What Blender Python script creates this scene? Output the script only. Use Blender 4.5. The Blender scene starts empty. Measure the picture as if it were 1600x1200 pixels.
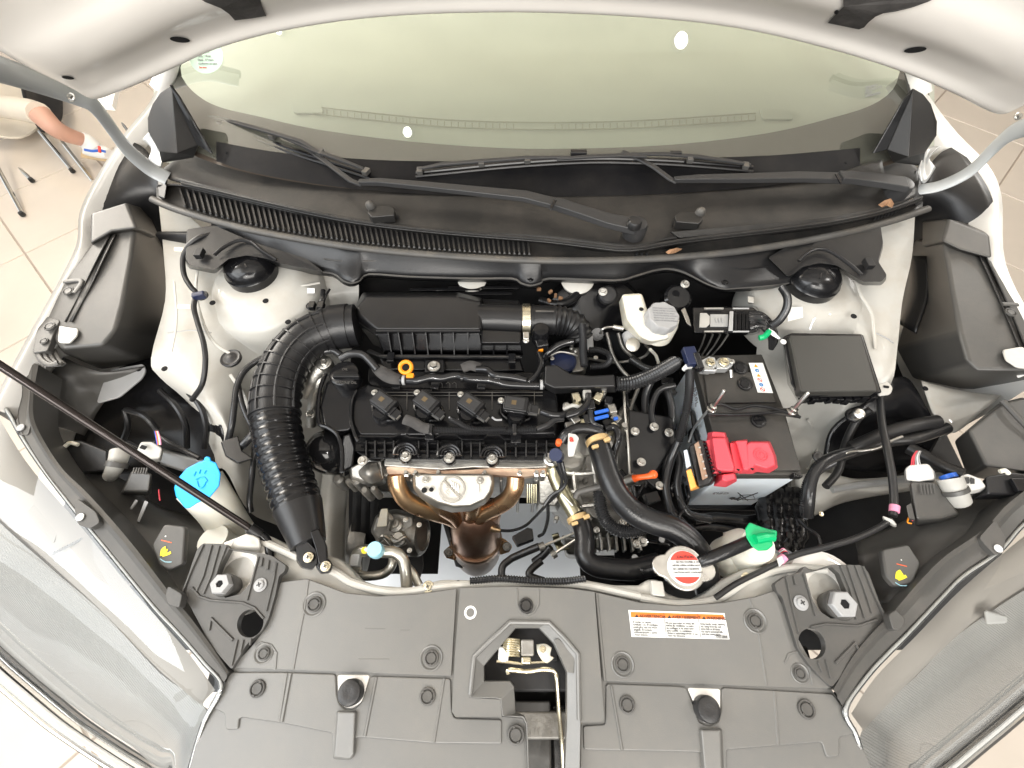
import bpy, bmesh, math, random
from mathutils import Vector, Matrix
from mathutils.geometry import tessellate_polygon
from mathutils.bvhtree import BVHTree
random.seed(7)
SC = bpy.context.scene
COL = SC.collection
R = math.radians

# ---------------------------------------------------------------- camera, world, lamps, exposure
CAM = Vector((0, 0, 1.5)); PITCH = R(60); F = 720.0
cd = bpy.data.cameras.new('camera'); cam = bpy.data.objects.new('camera', cd); COL.objects.link(cam)
cam.location = CAM; cam.rotation_euler = (R(90) - PITCH, 0, 0)
cd.sensor_width = 36; cd.lens = 36 * F / 1600; cd.clip_start = 0.01; cd.clip_end = 100
SC.camera = cam
w = bpy.data.worlds.new('World'); SC.world = w; w.use_nodes = True
# showroom surroundings: tall window bays to the left and front, plain walls elsewhere
wt_ = w.node_tree; _n = wt_.nodes; _l = wt_.links
def _m(op, a, b=None, c=None):
    q = _n.new('ShaderNodeMath'); q.operation = op
    for i, v in enumerate((a, b, c)):
        if v is None: continue
        if isinstance(v, (int, float)): q.inputs[i].default_value = v
        else: _l.new(v, q.inputs[i])
    return q.outputs[0]
_tc = _n.new('ShaderNodeTexCoord'); _sx = _n.new('ShaderNodeSeparateXYZ'); _l.new(_tc.outputs['Generated'], _sx.inputs[0])
_x, _y, _z = _sx.outputs
_az = _m('ARCTAN2', _x, _y)
_bar = _m('GREATER_THAN', _m('FRACT', _m('MULTIPLY', _az, 1.75)), .16)
_el = _m('MULTIPLY', _m('GREATER_THAN', _z, .06), _m('LESS_THAN', _z, .62))
_tr = _m('SUBTRACT', 1.0, _m('MULTIPLY', _m('GREATER_THAN', _z, .36), _m('LESS_THAN', _z, .39)))
_fa = _m('MAXIMUM', _m('ADD', _m('MULTIPLY', _x, -.78), _m('MULTIPLY', _y, -.55)), 0.0)
_win = _m('MULTIPLY', _m('MULTIPLY', _bar, _m('MULTIPLY', _el, _tr)), _m('ADD', _m('MULTIPLY', _fa, 1.5), .12))
_st = _m('ADD', _m('MULTIPLY', _win, 1.0), .21)
_mx = _n.new('ShaderNodeMix'); _mx.data_type = 'RGBA'; _mx.inputs[6].default_value = (1.0, .93, .85, 1); _mx.inputs[7].default_value = (.93, .97, 1.0, 1)
_l.new(_m('MINIMUM', _win, 1.0), _mx.inputs[0]); _l.new(_mx.outputs[2], _n['Background'].inputs[0]); _l.new(_st, _n['Background'].inputs[1])

def area(name, loc, target, sx, sy, power, col):
    l = bpy.data.lights.new(name, 'AREA'); l.shape = 'RECTANGLE'; l.size = sx; l.size_y = sy
    l.energy = power; l.color = col
    o = bpy.data.objects.new(name, l); COL.objects.link(o); o.location = loc
    o.rotation_euler = (Vector(target) - Vector(loc)).to_track_quat('-Z', 'Y').to_euler()
    return o
area('window_light', (-1.75, -.35, 2.7), (-.1, .15, .85), 1.7, 2.0, 62, (.95, .98, 1.0))
area('front_light', (.1, -2.1, 2.75), (.05, .3, .75), 2.6, 1.3, 104, (1.0, .96, .90))
area('ceiling_fill', (-3.0, 2.2, 2.3), (-1.0, 2.3, 3.1), 1.2, 2.4, 190, (1, .94, .85)); area('ceiling_fill', (3.2, 2.2, 2.3), (1.6, 2.3, 3.1), 1.0, 2.0, 50, (1, .96, .90))  # unseen uplights added to brighten the ceiling mirrored in the windscreen
for n_, q in enumerate(((.9, -.9, 2.9), (-.5, -1.5, 2.9), (1.9, .5, 2.9), (-2.2, 1.1, 2.9))):
    o_ = area('downlight', q, (.05 * n_, .35, .85), .10, .10, 9, (1, .97, .93)); o_.data.shape = 'DISK'
SC.view_settings.view_transform = 'Standard'; SC.view_settings.look = 'None'
SC.view_settings.exposure = 0.0; SC.view_settings.gamma = 1
SC.cycles.max_bounces = 8; SC.cycles.transparent_max_bounces = 16

# ---------------------------------------------------------------- photo ray helpers
FW = Vector((0, math.cos(PITCH), -math.sin(PITCH))); UP = Vector((0, math.sin(PITCH), math.cos(PITCH)))
def ray(px, py): return Vector(((px - 800) / F, 0, 0)) + UP * ((600 - py) / F) + FW
def W(px, py, z):
    d = ray(px, py); return CAM + d * ((z - CAM.z) / d.z)
def D(px, py, dep): return CAM + ray(px, py) * dep
def S(px, py, z): return (W(px, py, z) - CAM).dot(FW) / F      # metres per photo pixel there
def onsurf(px, py, h, t0=.3, t1=3.0):
    d = ray(px, py)
    f = lambda t: (CAM + d * t).z - h((CAM + d * t).x, (CAM + d * t).y)
    lo, hi = t0, t1
    for i in range(50):
        m = (lo + hi) / 2
        if f(m) > 0: lo = m
        else: hi = m
    return CAM + d * lo
def P(p):
    return p if isinstance(p, Vector) else W(*p)

# ---------------------------------------------------------------- materials
MATS = {}
def mat(name, col, rough=.5, metal=0, coat=0, bump=0, bscale=300, var=0, vscale=8, spec=.5, col2=None, dust=None, emit=0, coatr=.05, trans=0, sss=0, ior=None, rvar=0):
    m = bpy.data.materials.new(name); m.use_nodes = True; nt = m.node_tree; b = nt.nodes['Principled BSDF']
    b.inputs['Base Color'].default_value = (*col, 1); b.inputs['Roughness'].default_value = rough
    b.inputs['Metallic'].default_value = metal; b.inputs['Coat Weight'].default_value = coat
    b.inputs['Coat Roughness'].default_value = coatr; b.inputs['Specular IOR Level'].default_value = spec
    if trans: b.inputs['Transmission Weight'].default_value = trans
    if ior: b.inputs['IOR'].default_value = ior
    if sss:
        b.inputs['Subsurface Weight'].default_value = sss; b.inputs['Subsurface Radius'].default_value = (.01, .008, .006)
    if emit:
        b.inputs['Emission Color'].default_value = (*col, 1); b.inputs['Emission Strength'].default_value = emit
    tc = nt.nodes.new('ShaderNodeTexCoord')
    geo = nt.nodes.new('ShaderNodeNewGeometry')
    if var or col2:
        n = nt.nodes.new('ShaderNodeTexNoise'); n.inputs['Scale'].default_value = vscale; n.inputs['Detail'].default_value = 6
        nt.links.new(geo.outputs['Position'], n.inputs['Vector'])
        rp = nt.nodes.new('ShaderNodeValToRGB')
        c2 = col2 or tuple(min(1, c * (1 + var)) for c in col)
        rp.color_ramp.elements[0].position = .38; rp.color_ramp.elements[1].position = .66
        rp.color_ramp.elements[0].color = (*(tuple(c * (1 - var * .5) for c in col)), 1)
        rp.color_ramp.elements[1].color = (*c2, 1)
        nt.links.new(n.outputs['Fac'], rp.inputs[0]); nt.links.new(rp.outputs[0], b.inputs['Base Color'])
        src = rp.outputs[0]
        mr = nt.nodes.new('ShaderNodeMapRange'); mr.inputs[3].default_value = rough * (.85 if not rvar else 1 - rvar); mr.inputs[4].default_value = min(1, rough * (1.2 if not rvar else 1 + rvar))
        nt.links.new(n.outputs['Fac'], mr.inputs[0]); nt.links.new(mr.outputs[0], b.inputs['Roughness'])
    if dust:
        dn = nt.nodes.new('ShaderNodeTexNoise'); dn.inputs['Scale'].default_value = 14; dn.inputs['Detail'].default_value = 9; dn.inputs['Roughness'].default_value = .7
        nt.links.new(geo.outputs['Position'], dn.inputs['Vector'])
        dr = nt.nodes.new('ShaderNodeMapRange'); dr.inputs[1].default_value = .42; dr.inputs[2].default_value = .75; dr.inputs[4].default_value = dust[3]
        nt.links.new(dn.outputs['Fac'], dr.inputs[0])
        sx = nt.nodes.new('ShaderNodeSeparateXYZ'); nt.links.new(geo.outputs['Normal'], sx.inputs[0])
        mu = nt.nodes.new('ShaderNodeMath'); mu.operation = 'MULTIPLY'; mu.use_clamp = True
        nt.links.new(dr.outputs[0], mu.inputs[0]); nt.links.new(sx.outputs['Z'], mu.inputs[1])
        mx = nt.nodes.new('ShaderNodeMix'); mx.data_type = 'RGBA'
        mx.inputs[6].default_value = (*col, 1); mx.inputs[7].default_value = (*dust[:3], 1)
        if var or col2: nt.links.new(src, mx.inputs[6])
        nt.links.new(mu.outputs[0], mx.inputs[0]); nt.links.new(mx.outputs[2], b.inputs['Base Color'])
    if bump:
        n2 = nt.nodes.new('ShaderNodeTexNoise'); n2.inputs['Scale'].default_value = bscale; n2.inputs['Detail'].default_value = 3
        nt.links.new(geo.outputs['Position'], n2.inputs['Vector'])
        bp = nt.nodes.new('ShaderNodeBump'); bp.inputs['Strength'].default_value = bump; bp.inputs['Distance'].default_value = .001
        nt.links.new(n2.outputs['Fac'], bp.inputs['Height']); nt.links.new(bp.outputs[0], b.inputs['Normal'])
    MATS[name] = m; return m
M = MATS
mat('white_paint', (.80, .785, .75), .32, coat=.6, var=.03, vscale=5, bump=.05, bscale=40)
mat('bonnet_paint', (.83, .80, .75), .35, coat=.5, var=.02)
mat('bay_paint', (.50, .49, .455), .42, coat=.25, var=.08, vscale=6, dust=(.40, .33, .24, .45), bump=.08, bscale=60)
mat('hinge_grey', (.42, .44, .45), .38, coat=.3, var=.06)
mat('cover_grey', (.120, .118, .111), .40, bump=.12, bscale=900, var=.10, vscale=5, spec=1.0, dust=(.20, .18, .15, .25))
mat('side_cover', (.068, .066, .062), .40, bump=.12, bscale=900, var=.06, vscale=4, dust=(.17, .15, .13, .25))
mat('cowl_plastic', (.016, .0155, .015), .38, bump=.3, bscale=800, var=.15, vscale=7, dust=(.095, .082, .07, .35))
mat('wiper_paint', (.030, .030, .031), .34, bump=.1, bscale=500)
mat('seal_rubber', (.065, .063, .06), .5, var=.15, vscale=20, dust=(.2, .17, .13, .5))
mat('black_plastic', (.012, .012, .013), .30, spec=.42, bump=.2, bscale=700, var=.15, vscale=12, dust=(.08, .07, .06, .12))
mat('satin_black', (.007, .007, .008), .19, bump=.08, bscale=500, var=.15, vscale=12, spec=.42, dust=(.07, .065, .06, .07))
mat('gloss_black', (.012, .012, .013), .12, bump=.04, bscale=200)
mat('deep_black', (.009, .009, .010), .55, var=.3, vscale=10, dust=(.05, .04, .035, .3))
mat('rubber', (.015, .015, .016), .36, bump=.25, bscale=500, var=.2, vscale=15, dust=(.09, .08, .07, .25))
mat('hose_rubber', (.010, .010, .011), .28, bump=.35, bscale=260, var=.2, vscale=20)
mat('loom', (.022, .022, .023), .22, bump=.2, bscale=300)
mat('steel', (.62, .61, .58), .28, metal=1, var=.1, vscale=60, bump=.15, bscale=300)
mat('zinc', (.72, .66, .50), .27, metal=1, var=.15, vscale=80)
mat('zinc_olive', (.46, .43, .30), .32, metal=1, var=.2, vscale=40)
mat('amber_tan', (.60, .42, .20), .45, metal=.3, var=.1)
mat('cast_alu', (.50, .49, .46), .42, metal=1, bump=.6, bscale=250, var=.2, vscale=25, dust=(.2, .17, .12, .3))
mat('dark_cast', (.30, .29, .27), .48, metal=.9, bump=.6, bscale=200, var=.35, vscale=25, dust=(.1, .08, .06, .4))
mat('heat_shield', (.47, .445, .40), .45, metal=1, bump=.25, bscale=400, var=.08, vscale=20)
mat('copper_pipe', (.60, .34, .19), .27, metal=.9, col2=(.78, .57, .34), var=.2, vscale=16, bump=.1, bscale=120)
mat('heat_brown', (.46, .27, .19), .36, metal=.85, col2=(.68, .52, .40), var=.2, vscale=18, bump=.2, bscale=200)
mat('alu_pipe', (.62, .60, .54), .35, metal=1, var=.1, vscale=30)
mat('resin_white', (.74, .72, .63), .35, sss=.3, var=.04, vscale=12)
mat('resin_cream', (.72, .68, .56), .38, sss=.3, col2=(.76, .74, .67), var=.05, vscale=18)
mat('connector_grey', (.42, .41, .38), .42, var=.1, vscale=30)
mat('connector_white', (.60, .59, .56), .4)
mat('cap_grey', (.36, .36, .36), .5, bump=.6, bscale=800, var=.05)
mat('cyan_cap', (.0, .36, .92), .36, var=.04)
mat('light_blue', (.30, .57, .67), .4)
mat('green_cap', (.0, .40, .14), .33)
mat('red_plastic', (.70, .07, .095), .4, var=.06, bump=.15, bscale=500)
mat('orange_plastic', (.92, .30, .012), .33)
mat('vermilion', (.85, .12, .02), .35)
mat('amber_plastic', (.85, .38, .08), .42)
mat('blue_plastic', (.02, .12, .55), .35)
mat('navy_plastic', (.015, .022, .06), .3)
mat('battery_case', (.74, .81, .87), .33, var=.06, sss=.1, dust=(.3,.27,.22,.2))
mat('battery_top', (.036, .034, .031), .5, bump=.2, bscale=700, var=.1, dust=(.13, .11, .09, .25))
mat('fuse_lid', (.038, .037, .033), .42, bump=.15, bscale=800, var=.06)
mat('print_white', (.82, .82, .80), .35)
mat('print_orange', (.90, .20, .03), .4)
mat('print_black', (.03, .03, .03), .5)
mat('print_grey', (.30, .30, .31), .5)
mat('print_red', (.78, .06, .04), .4)
mat('print_blue', (.05, .22, .5), .4)
mat('print_amber', (.9, .42, .03), .4)
mat('yellow_mark', (.9, .75, .03), .5)
mat('pink_tape', (.75, .28, .42), .5)
mat('coil_gold', (.11, .075, .035), .5)
mat('leaf_brown', (.27, .15, .08), .8, var=.4, vscale=90)
mat('rod_metal', (.035, .028, .026), .20, metal=.5)
mat('bulkhead', (.42, .36, .29), .9)
mat('tile', (.68, .61, .53), .22, var=.05, vscale=3, coat=.3)
mat('grout', (.40, .34, .29), .8)
mat('ceiling', (.84, .80, .74), .8, var=.03)
mat('scorched_white', (.70, .60, .54), .45, var=.1, vscale=20)
mat('bright_floor_white', (.86, .90, .94), .35, var=.04)  # brightness of the floor under the car put into the colour
mat('lamp_glow', (1, .97, .95), .5, emit=14)
mat('dash', (.40, .42, .36), .7, bump=.3, bscale=500, var=.05)
mat('dash_dark', (.27, .28, .21), .6)
mat('frit', (.075, .060, .048), .10, spec=.9)
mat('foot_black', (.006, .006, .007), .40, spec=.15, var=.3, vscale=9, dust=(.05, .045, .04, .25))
mat('sticker_green', (.62, .83, .68), .4)
mat('beige_plastic', (.72, .66, .56), .5, var=.04)
mat('chrome', (.75, .75, .74), .12, metal=1)
mat('skin', (.55, .32, .24), .5, sss=.2)
mat('sock', (.80, .79, .77), .8)
mat('shoe_sole', (.62, .46, .27), .6)
mat('reflector', (.62, .61, .59), .35, metal=.15, var=.06, vscale=12)
mat('fluted', (.55, .54, .52), .36, metal=.15, var=.08, vscale=6)
mat('bezel', (.50, .465, .42), .42, var=.04)
mat('black_hole', (.004, .004, .005), .9)
mat('felt', (.055, .052, .05), .95, var=.5, vscale=30, bump=1, bscale=120)
mat('sheet_steel', (.55, .56, .56), .34, metal=.6, var=.06)

def glassmat(name, tint, refl_rough=.02, ior=1.5, haze=0.0, hazecol=(.8, .8, .8)):
    m = bpy.data.materials.new(name); m.use_nodes = True; nt = m.node_tree
    nt.nodes.remove(nt.nodes['Principled BSDF']); out = nt.nodes['Material Output']
    t = nt.nodes.new('ShaderNodeBsdfTransparent'); t.inputs[0].default_value = (*tint, 1)
    g = nt.nodes.new('ShaderNodeBsdfGlossy'); g.inputs['Roughness'].default_value = refl_rough
    fr = nt.nodes.new('ShaderNodeFresnel'); fr.inputs[0].default_value = ior
    mx = nt.nodes.new('ShaderNodeMixShader')
    nt.links.new(fr.outputs[0], mx.inputs[0]); nt.links.new(g.outputs[0], mx.inputs[2])
    if haze:
        d = nt.nodes.new('ShaderNodeBsdfDiffuse'); d.inputs[0].default_value = (*hazecol, 1)
        m2 = nt.nodes.new('ShaderNodeMixShader'); m2.inputs[0].default_value = haze
        nt.links.new(t.outputs[0], m2.inputs[1]); nt.links.new(d.outputs[0], m2.inputs[2]); nt.links.new(m2.outputs[0], mx.inputs[1])
    else: nt.links.new(t.outputs[0], mx.inputs[1])
    nt.links.new(mx.outputs[0], out.inputs[0]); MATS[name] = m
glassmat('windscreen_glass', (.92, .97, .90), .012, 2.0, .10, (.60, .62, .53))
glassmat('lens_clear', (.94, .95, .95), .02, 1.75, .03, (.8, .82, .84))

# ---------------------------------------------------------------- object builders
ORG = {}
def tag(o, label=None, cat=None, group=None, kind=None):
    if label: o['label'] = label
    if cat: o['category'] = cat
    if group: o['group'] = group
    if kind: o['kind'] = kind
    return o
def thing(name, label, cat, at, group=None):
    o = bpy.data.objects.new(name, None); COL.objects.link(o); at = P(at)
    o.empty_display_size = .02; o.location = at; ORG[o.name] = at.copy()
    return tag(o, label, cat, group)
def link(name, me, m, parent, c, bevel=0, seg=2, solid=0, soff=-1, ang=35, sub=0):
    if m is not None:
        me.materials.clear(); me.materials.append(M[m] if isinstance(m, str) else m)
    o = bpy.data.objects.new(name, me); COL.objects.link(o); ORG[o.name] = c.copy()
    if parent is not None: o.parent = parent; o.location = c - ORG[parent.name]
    else: o.location = c
    if solid:
        s = o.modifiers.new('s', 'SOLIDIFY'); s.thickness = solid; s.offset = soff
    if sub:
        s = o.modifiers.new('u', 'SUBSURF'); s.levels = sub; s.render_levels = sub
    if bevel:
        b = o.modifiers.new('b', 'BEVEL'); b.width = bevel; b.segments = seg; b.limit_method = 'ANGLE'; b.angle_limit = R(ang); b.harden_normals = True
    return o
def mesh(name, verts, faces, m, parent=None, bevel=0, seg=2, solid=0, soff=-1, ang=35, smooth=True, origin=None, sub=0):
    c = origin or sum(verts, Vector()) / len(verts)
    me = bpy.data.meshes.new(name); me.from_pydata([tuple(v - c) for v in verts], [], faces); me.update()
    bm = bmesh.new(); bm.from_mesh(me); bmesh.ops.recalc_face_normals(bm, faces=bm.faces); bm.to_mesh(me); bm.free()
    if smooth: me.shade_smooth(); me.set_sharp_from_angle(angle=R(ang))
    return link(name, me, m, parent, c, bevel, seg, solid, soff, ang, sub)
def fillet(pts, r, n=4):
    out = []
    N = len(pts); V2 = [Vector(p[:2]) for p in pts]
    for i in range(N):
        a, b, c = V2[i - 1], V2[i], V2[(i + 1) % N]
        ra = pts[i][3] if len(pts[i]) > 3 else r
        u = (a - b); v = (c - b); lu, lv = u.length, v.length
        d = min(ra, lu * .45, lv * .45)
        if d < .3: out.append(tuple(b) + tuple(pts[i][2:3])); continue
        u.normalize(); v.normalize()
        for k in range(n + 1):
            t = k / n; q = (b + u * d) * (1 - t) ** 2 + b * 2 * t * (1 - t) + (b + v * d) * t * t
            out.append((q.x, q.y) + tuple(pts[i][2:3]))
    return out
def cr(p0, p1, p2, p3, t):
    return .5 * ((2 * p1) + (p2 - p0) * t + (2 * p0 - 5 * p1 + 4 * p2 - p3) * t * t + (3 * p1 - p0 - 3 * p2 + p3) * t ** 3)
def spl(pts, n=6, closed=False):
    pts = [Vector(p) for p in pts]; N = len(pts); out = []
    g = (lambda i: pts[i % N]) if closed else (lambda i: pts[0] * 2 - pts[1] if i < 0 else (pts[-1] * 2 - pts[-2] if i >= N else pts[i]))
    for i in range(N if closed else N - 1):
        for k in range(n): out.append(cr(g(i - 1), g(i), g(i + 1), g(i + 2), k / n))
    if not closed: out.append(pts[-1])
    return out
def s2(pts, n=6, closed=False):
    return [tuple(v) for v in spl([Vector((*p, 0)) if len(p) == 2 else Vector(p) for p in pts], n, closed)]
def zf(p, z):
    """photo point on height z (a number or a height function)"""
    if len(p) > 2 and z is None: return W(p[0], p[1], p[2])
    if callable(z): return onsurf(p[0], p[1], z)
    return W(p[0], p[1], z)
def plate(name, pts, z, th, m, parent=None, holes=(), bevel=.0015, r=0, seg=2, hr=0, lift=0):
    """flat or sloping plate whose top outline is pts (photo px) on height z, th metres thick"""
    if r: pts = fillet(pts, r)
    loops = [[zf(p, z) for p in pts]] + [[zf(p, z) for p in (fillet(h, hr) if hr else h)] for h in holes]
    if lift:
        loops = [[v + Vector((0, 0, lift)) for v in l] for l in loops]
    tris = tessellate_polygon([[Vector((v.x, v.y, 0)) for v in l] for l in loops])
    top = [v for l in loops for v in l]; n = len(top)
    verts = top + [v - Vector((0, 0, th)) for v in top]
    faces = [list(t) for t in tris] + [[i + n for i in reversed(t)] for t in tris]
    o = 0
    for l in loops:
        k = len(l)
        for i in range(k): j = (i + 1) % k; faces.append([o + i, o + j, o + j + n, o + i + n])
        o += k
    me_v = verts
    ob = mesh(name, me_v, faces, m, parent, smooth=False, bevel=0)
    me = ob.data
    bm = bmesh.new(); bm.from_mesh(me)
    bmesh.ops.dissolve_limit(bm, angle_limit=R(1.0), verts=bm.verts, edges=bm.edges)
    bm.to_mesh(me); bm.free(); me.shade_smooth(); me.set_sharp_from_angle(angle=R(35))
    if bevel:
        b = ob.modifiers.new('b', 'BEVEL'); b.width = bevel; b.segments = seg; b.limit_method = 'ANGLE'; b.angle_limit = R(40); b.harden_normals = True
    return ob
def frus(name, top, bot, m, parent=None, bevel=.003, seg=3, r=0, cap=True):
    """solid between two photo outlines of equal count with heights (px,py,z)"""
    if r: top = fillet(top, r); bot = fillet(bot, r)
    a = [P(p) for p in top]; b = [P(p) for p in bot]; n = len(a)
    if len(b) != n: raise ValueError('%s %d %d' % (name, n, len(b)))
    faces = [[i, (i + 1) % n, (i + 1) % n + n, i + n] for i in range(n)] + [list(range(n)), list(range(n, 2 * n))[::-1]]
    return mesh(name, a + b, faces, m, parent, bevel=bevel, seg=seg, ang=25)
def loft(name, rows, m, parent=None, nu=5, nv=5, solid=0, bevel=0, world=False, soff=-1, ang=60, wave=None):
    """smooth sheet through rows of (px,py,z) or Vectors"""
    G = [[P(p) for p in r] for r in rows]
    G = [spl(r, nu) for r in G]
    cols = [spl([G[i][j] for i in range(len(G))], nv) for j in range(len(G[0]))]
    nr = len(cols[0]); nc = len(cols)
    verts = [cols[j][i] for i in range(nr) for j in range(nc)]
    if wave: verts = [wave(v, i % nc / (nc - 1), i // nc / (nr - 1)) for i, v in enumerate(verts)]
    faces = [[i * nc + j, i * nc + j + 1, (i + 1) * nc + j + 1, (i + 1) * nc + j] for i in range(nr - 1) for j in range(nc - 1)]
    return mesh(name, verts, faces, m, parent, solid=solid, bevel=bevel, soff=soff, ang=ang)
def upnormals(o):
    me = o.data
    if sum(p.normal.z * p.area for p in me.polygons) < 0: me.flip_normals()
    return o
class MB:
    def __init__(s): s.v = []; s.f = []
    def add(s, v, f):
        o = len(s.v); s.v += v; s.f += [[i + o for i in q] for q in f]; return s
    def box(s, c, sx, sy, sz, rot=0, tilt=0, mt=None):
        mt = mt or (Matrix.Rotation(rot, 4, 'Z') @ Matrix.Rotation(tilt, 4, 'X'))
        v = [Vector(c) + mt @ Vector((x * sx / 2, y * sy / 2, z * sz / 2)) for x in (-1, 1) for y in (-1, 1) for z in (-1, 1)]
        return s.add(v, [[0, 1, 3, 2], [4, 6, 7, 5], [0, 4, 5, 1], [2, 3, 7, 6], [0, 2, 6, 4], [1, 5, 7, 3]])
    def lathe(s, c, prof, n=24, axis=(0, 0, 1), a0=0):
        """prof: [(radius, height)]"""
        q = Vector((0, 0, 1)).rotation_difference(Vector(axis).normalized()).to_matrix(); c = Vector(c)
        v = []; f = []
        for (r, h) in prof:
            for k in range(n):
                a = a0 + k * 2 * math.pi / n; v.append(c + q @ Vector((r * math.cos(a), r * math.sin(a), h)))
        for i in range(len(prof) - 1):
            for k in range(n):
                j = (k + 1) % n; f.append([i * n + k, i * n + j, (i + 1) * n + j, (i + 1) * n + k])
        f.append(list(range(n))[::-1]); f.append([(len(prof) - 1) * n + k for k in range(n)])
        return s.add(v, f)
    def tube(s, pts, rad, n=12, sm=6, closed=False, flat=1.0, caps=True, upv=None):
        P3 = spl([P(p) for p in pts], sm, closed) if sm > 1 else [P(p) for p in pts]
        if upv is None: upv = Vector((0, 0, 1))
        L = [0]
        for i in range(1, len(P3)): L.append(L[-1] + (P3[i] - P3[i - 1]).length)
        v = []; f = []; N = len(P3)
        T = []
        for i in range(N):
            a = P3[i - 1] if (i > 0 or closed) else P3[0]; b = P3[(i + 1) % N] if (i < N - 1 or closed) else P3[-1]
            T.append((b - a).normalized())
        x = upv.cross(T[0])
        if x.length < .05: x = Vector((1, 0, 0)).cross(T[0])
        x.normalize()
        for i in range(N):
            x = (x - T[i] * x.dot(T[i])).normalized(); y = T[i].cross(x)
            r = rad(L[i] / L[-1], L[i]) if callable(rad) else rad
            for k in range(n):
                a = k * 2 * math.pi / n; v.append(P3[i] + x * (r * math.cos(a)) + y * (r * flat * math.sin(a)))
        for i in range(N if closed else N - 1):
            i2 = (i + 1) % N
            for k in range(n):
                j = (k + 1) % n; f.append([i * n + k, i * n + j, i2 * n + j, i2 * n + k])
        if caps and not closed: f.append(list(range(n))[::-1]); f.append([(N - 1) * n + k for k in range(n)])
        return s.add(v, f)
    def prism(s, pts, z, th):
        a = [zf(p, z) for p in pts]; n = len(a); b = [q - Vector((0, 0, th)) for q in a]
        return s.add(a + b, [[i, (i + 1) % n, (i + 1) % n + n, i + n] for i in range(n)] + [list(range(n)), list(range(n, 2 * n))[::-1]])
    def build(s, name, m, parent=None, bevel=0, seg=2, ang=35, origin=None):
        return mesh(name, s.v, s.f, m, parent, bevel=bevel, seg=seg, ang=ang, origin=origin)
def tube(name, pts, rad, m, parent=None, n=12, sm=6, **k):
    return MB().tube(pts, rad, n, sm, **k).build(name, m, parent)
def dense(pts, step):
    """resample a smooth 3-D path at even steps"""
    P3 = spl([P(p) for p in pts], 12); out = [P3[0]]; acc = 0
    for i in range(1, len(P3)):
        seg = P3[i] - P3[i - 1]; l = seg.length; d = step - acc
        while d <= l: out.append(P3[i - 1] + seg * (d / l)); d += step
        acc = (acc + l) % step
    return out
def corrug(name, pts, r, m, parent=None, pitch=.004, depth=.0008, n=14):
    p = dense(pts, pitch / 4)
    L = {}
    return MB().tube(p, lambda t, l: r + depth * math.cos(l / pitch * 2 * math.pi), n, 1).build(name, m, parent, ang=80)
SH = {}
def shared(key, fn, m, ang=35):
    if key not in SH:
        mb = fn(); me = bpy.data.meshes.new(key); me.from_pydata([tuple(v) for v in mb.v], [], mb.f); me.update()
        bm = bmesh.new(); bm.from_mesh(me); bmesh.ops.recalc_face_normals(bm, faces=bm.faces); bm.to_mesh(me); bm.free()
        me.shade_smooth(); me.set_sharp_from_angle(angle=R(ang)); me.materials.append(M[m]); SH[key] = me
    return SH[key]
def inst(name, key, fn, m, parent, loc, axis=(0, 0, 1), scale=1.0, spin=0):
    me = shared(key, fn, m); c = P(loc)
    o = bpy.data.objects.new(name, me); COL.objects.link(o); ORG[o.name] = c.copy()
    if parent is not None: o.parent = parent; o.location = c - ORG[parent.name]
    else: o.location = c
    q = Vector((0, 0, 1)).rotation_difference(Vector(axis).normalized()) @ Matrix.Rotation(spin, 3, 'Z').to_quaternion()
    o.rotation_euler = q.to_euler(); o.scale = (scale,) * 3
    return o
def f_bolt():      # radius 1 cm flange bolt
    mb = MB(); mb.lathe((0, 0, 0), [(.010, 0), (.0102, .0012), (.0094, .0022), (.0068, .0026)], 24)
    mb.lathe((0, 0, .002), [(.0066, 0), (.0066, .005), (.0058, .0062), (.004, .0062), (.0036, .0052), (.001, .0052)], 6); return mb
def f_screw():     # phillips screw
    mb = MB(); mb.lathe((0, 0, 0), [(.010, 0), (.0102, .001), (.0095, .0018), (.0072, .002)], 24)
    mb.lathe((0, 0, .0015), [(.0068, 0), (.0068, .0026), (.0058, .0038), (.0052, .0040)], 20)
    return mb
def f_cross():
    mb = MB(); mb.box((0, 0, .0056), .0072, .0018, .0005); mb.box((0, 0, .00575), .0018, .0072, .0005); return mb
def f_clip():      # push rivet radius 1 cm: ring, groove, centre button
    mb = MB(); mb.lathe((0, 0, 0), [(.0100, -.001), (.0103, .0006), (.0098, .0017), (.0084, .0020), (.0076, .0012), (.0072, .0000)], 28)
    mb.lathe((0, 0, 0), [(.0066, -.001), (.0066, .0012), (.0060, .0019), (.0052, .0019), (.001, .0016)], 24)
    mb.box((.0078, 0, .0022), .0022, .0026, .0008); mb.box((-.0078, 0, .0022), .0022, .0026, .0008); return mb
def bolt(parent, px, py, z, rp, m='steel', name='bolt', axis=(0, 0, 1), spin=None):
    return inst(name, 'bolt_' + m, f_bolt, m, parent, (px, py, z), axis, rp * S(px, py, z) / .010, random.random() * 3 if spin is None else spin)
def screw(parent, px, py, z, rp, m='zinc', name='screw', axis=(0, 0, 1)):
    o = inst(name, 'screw_' + m, f_screw, m, parent, (px, py, z), axis, rp * S(px, py, z) / .010, random.random())
    return inst('cross_slot', 'cross', f_cross, 'print_black', parent, (px, py, z), axis, rp * S(px, py, z) / .010, .4)
def clip(parent, px, py, z, rp, m='side_cover'):
    if callable(z): z = onsurf(px, py, z).z
    return inst('push_clip', 'clip_' + m, f_clip, m, parent, (px, py, z + .001), (0, 0, 1), rp * S(px, py, z) / .010, random.random() * 3)
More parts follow.
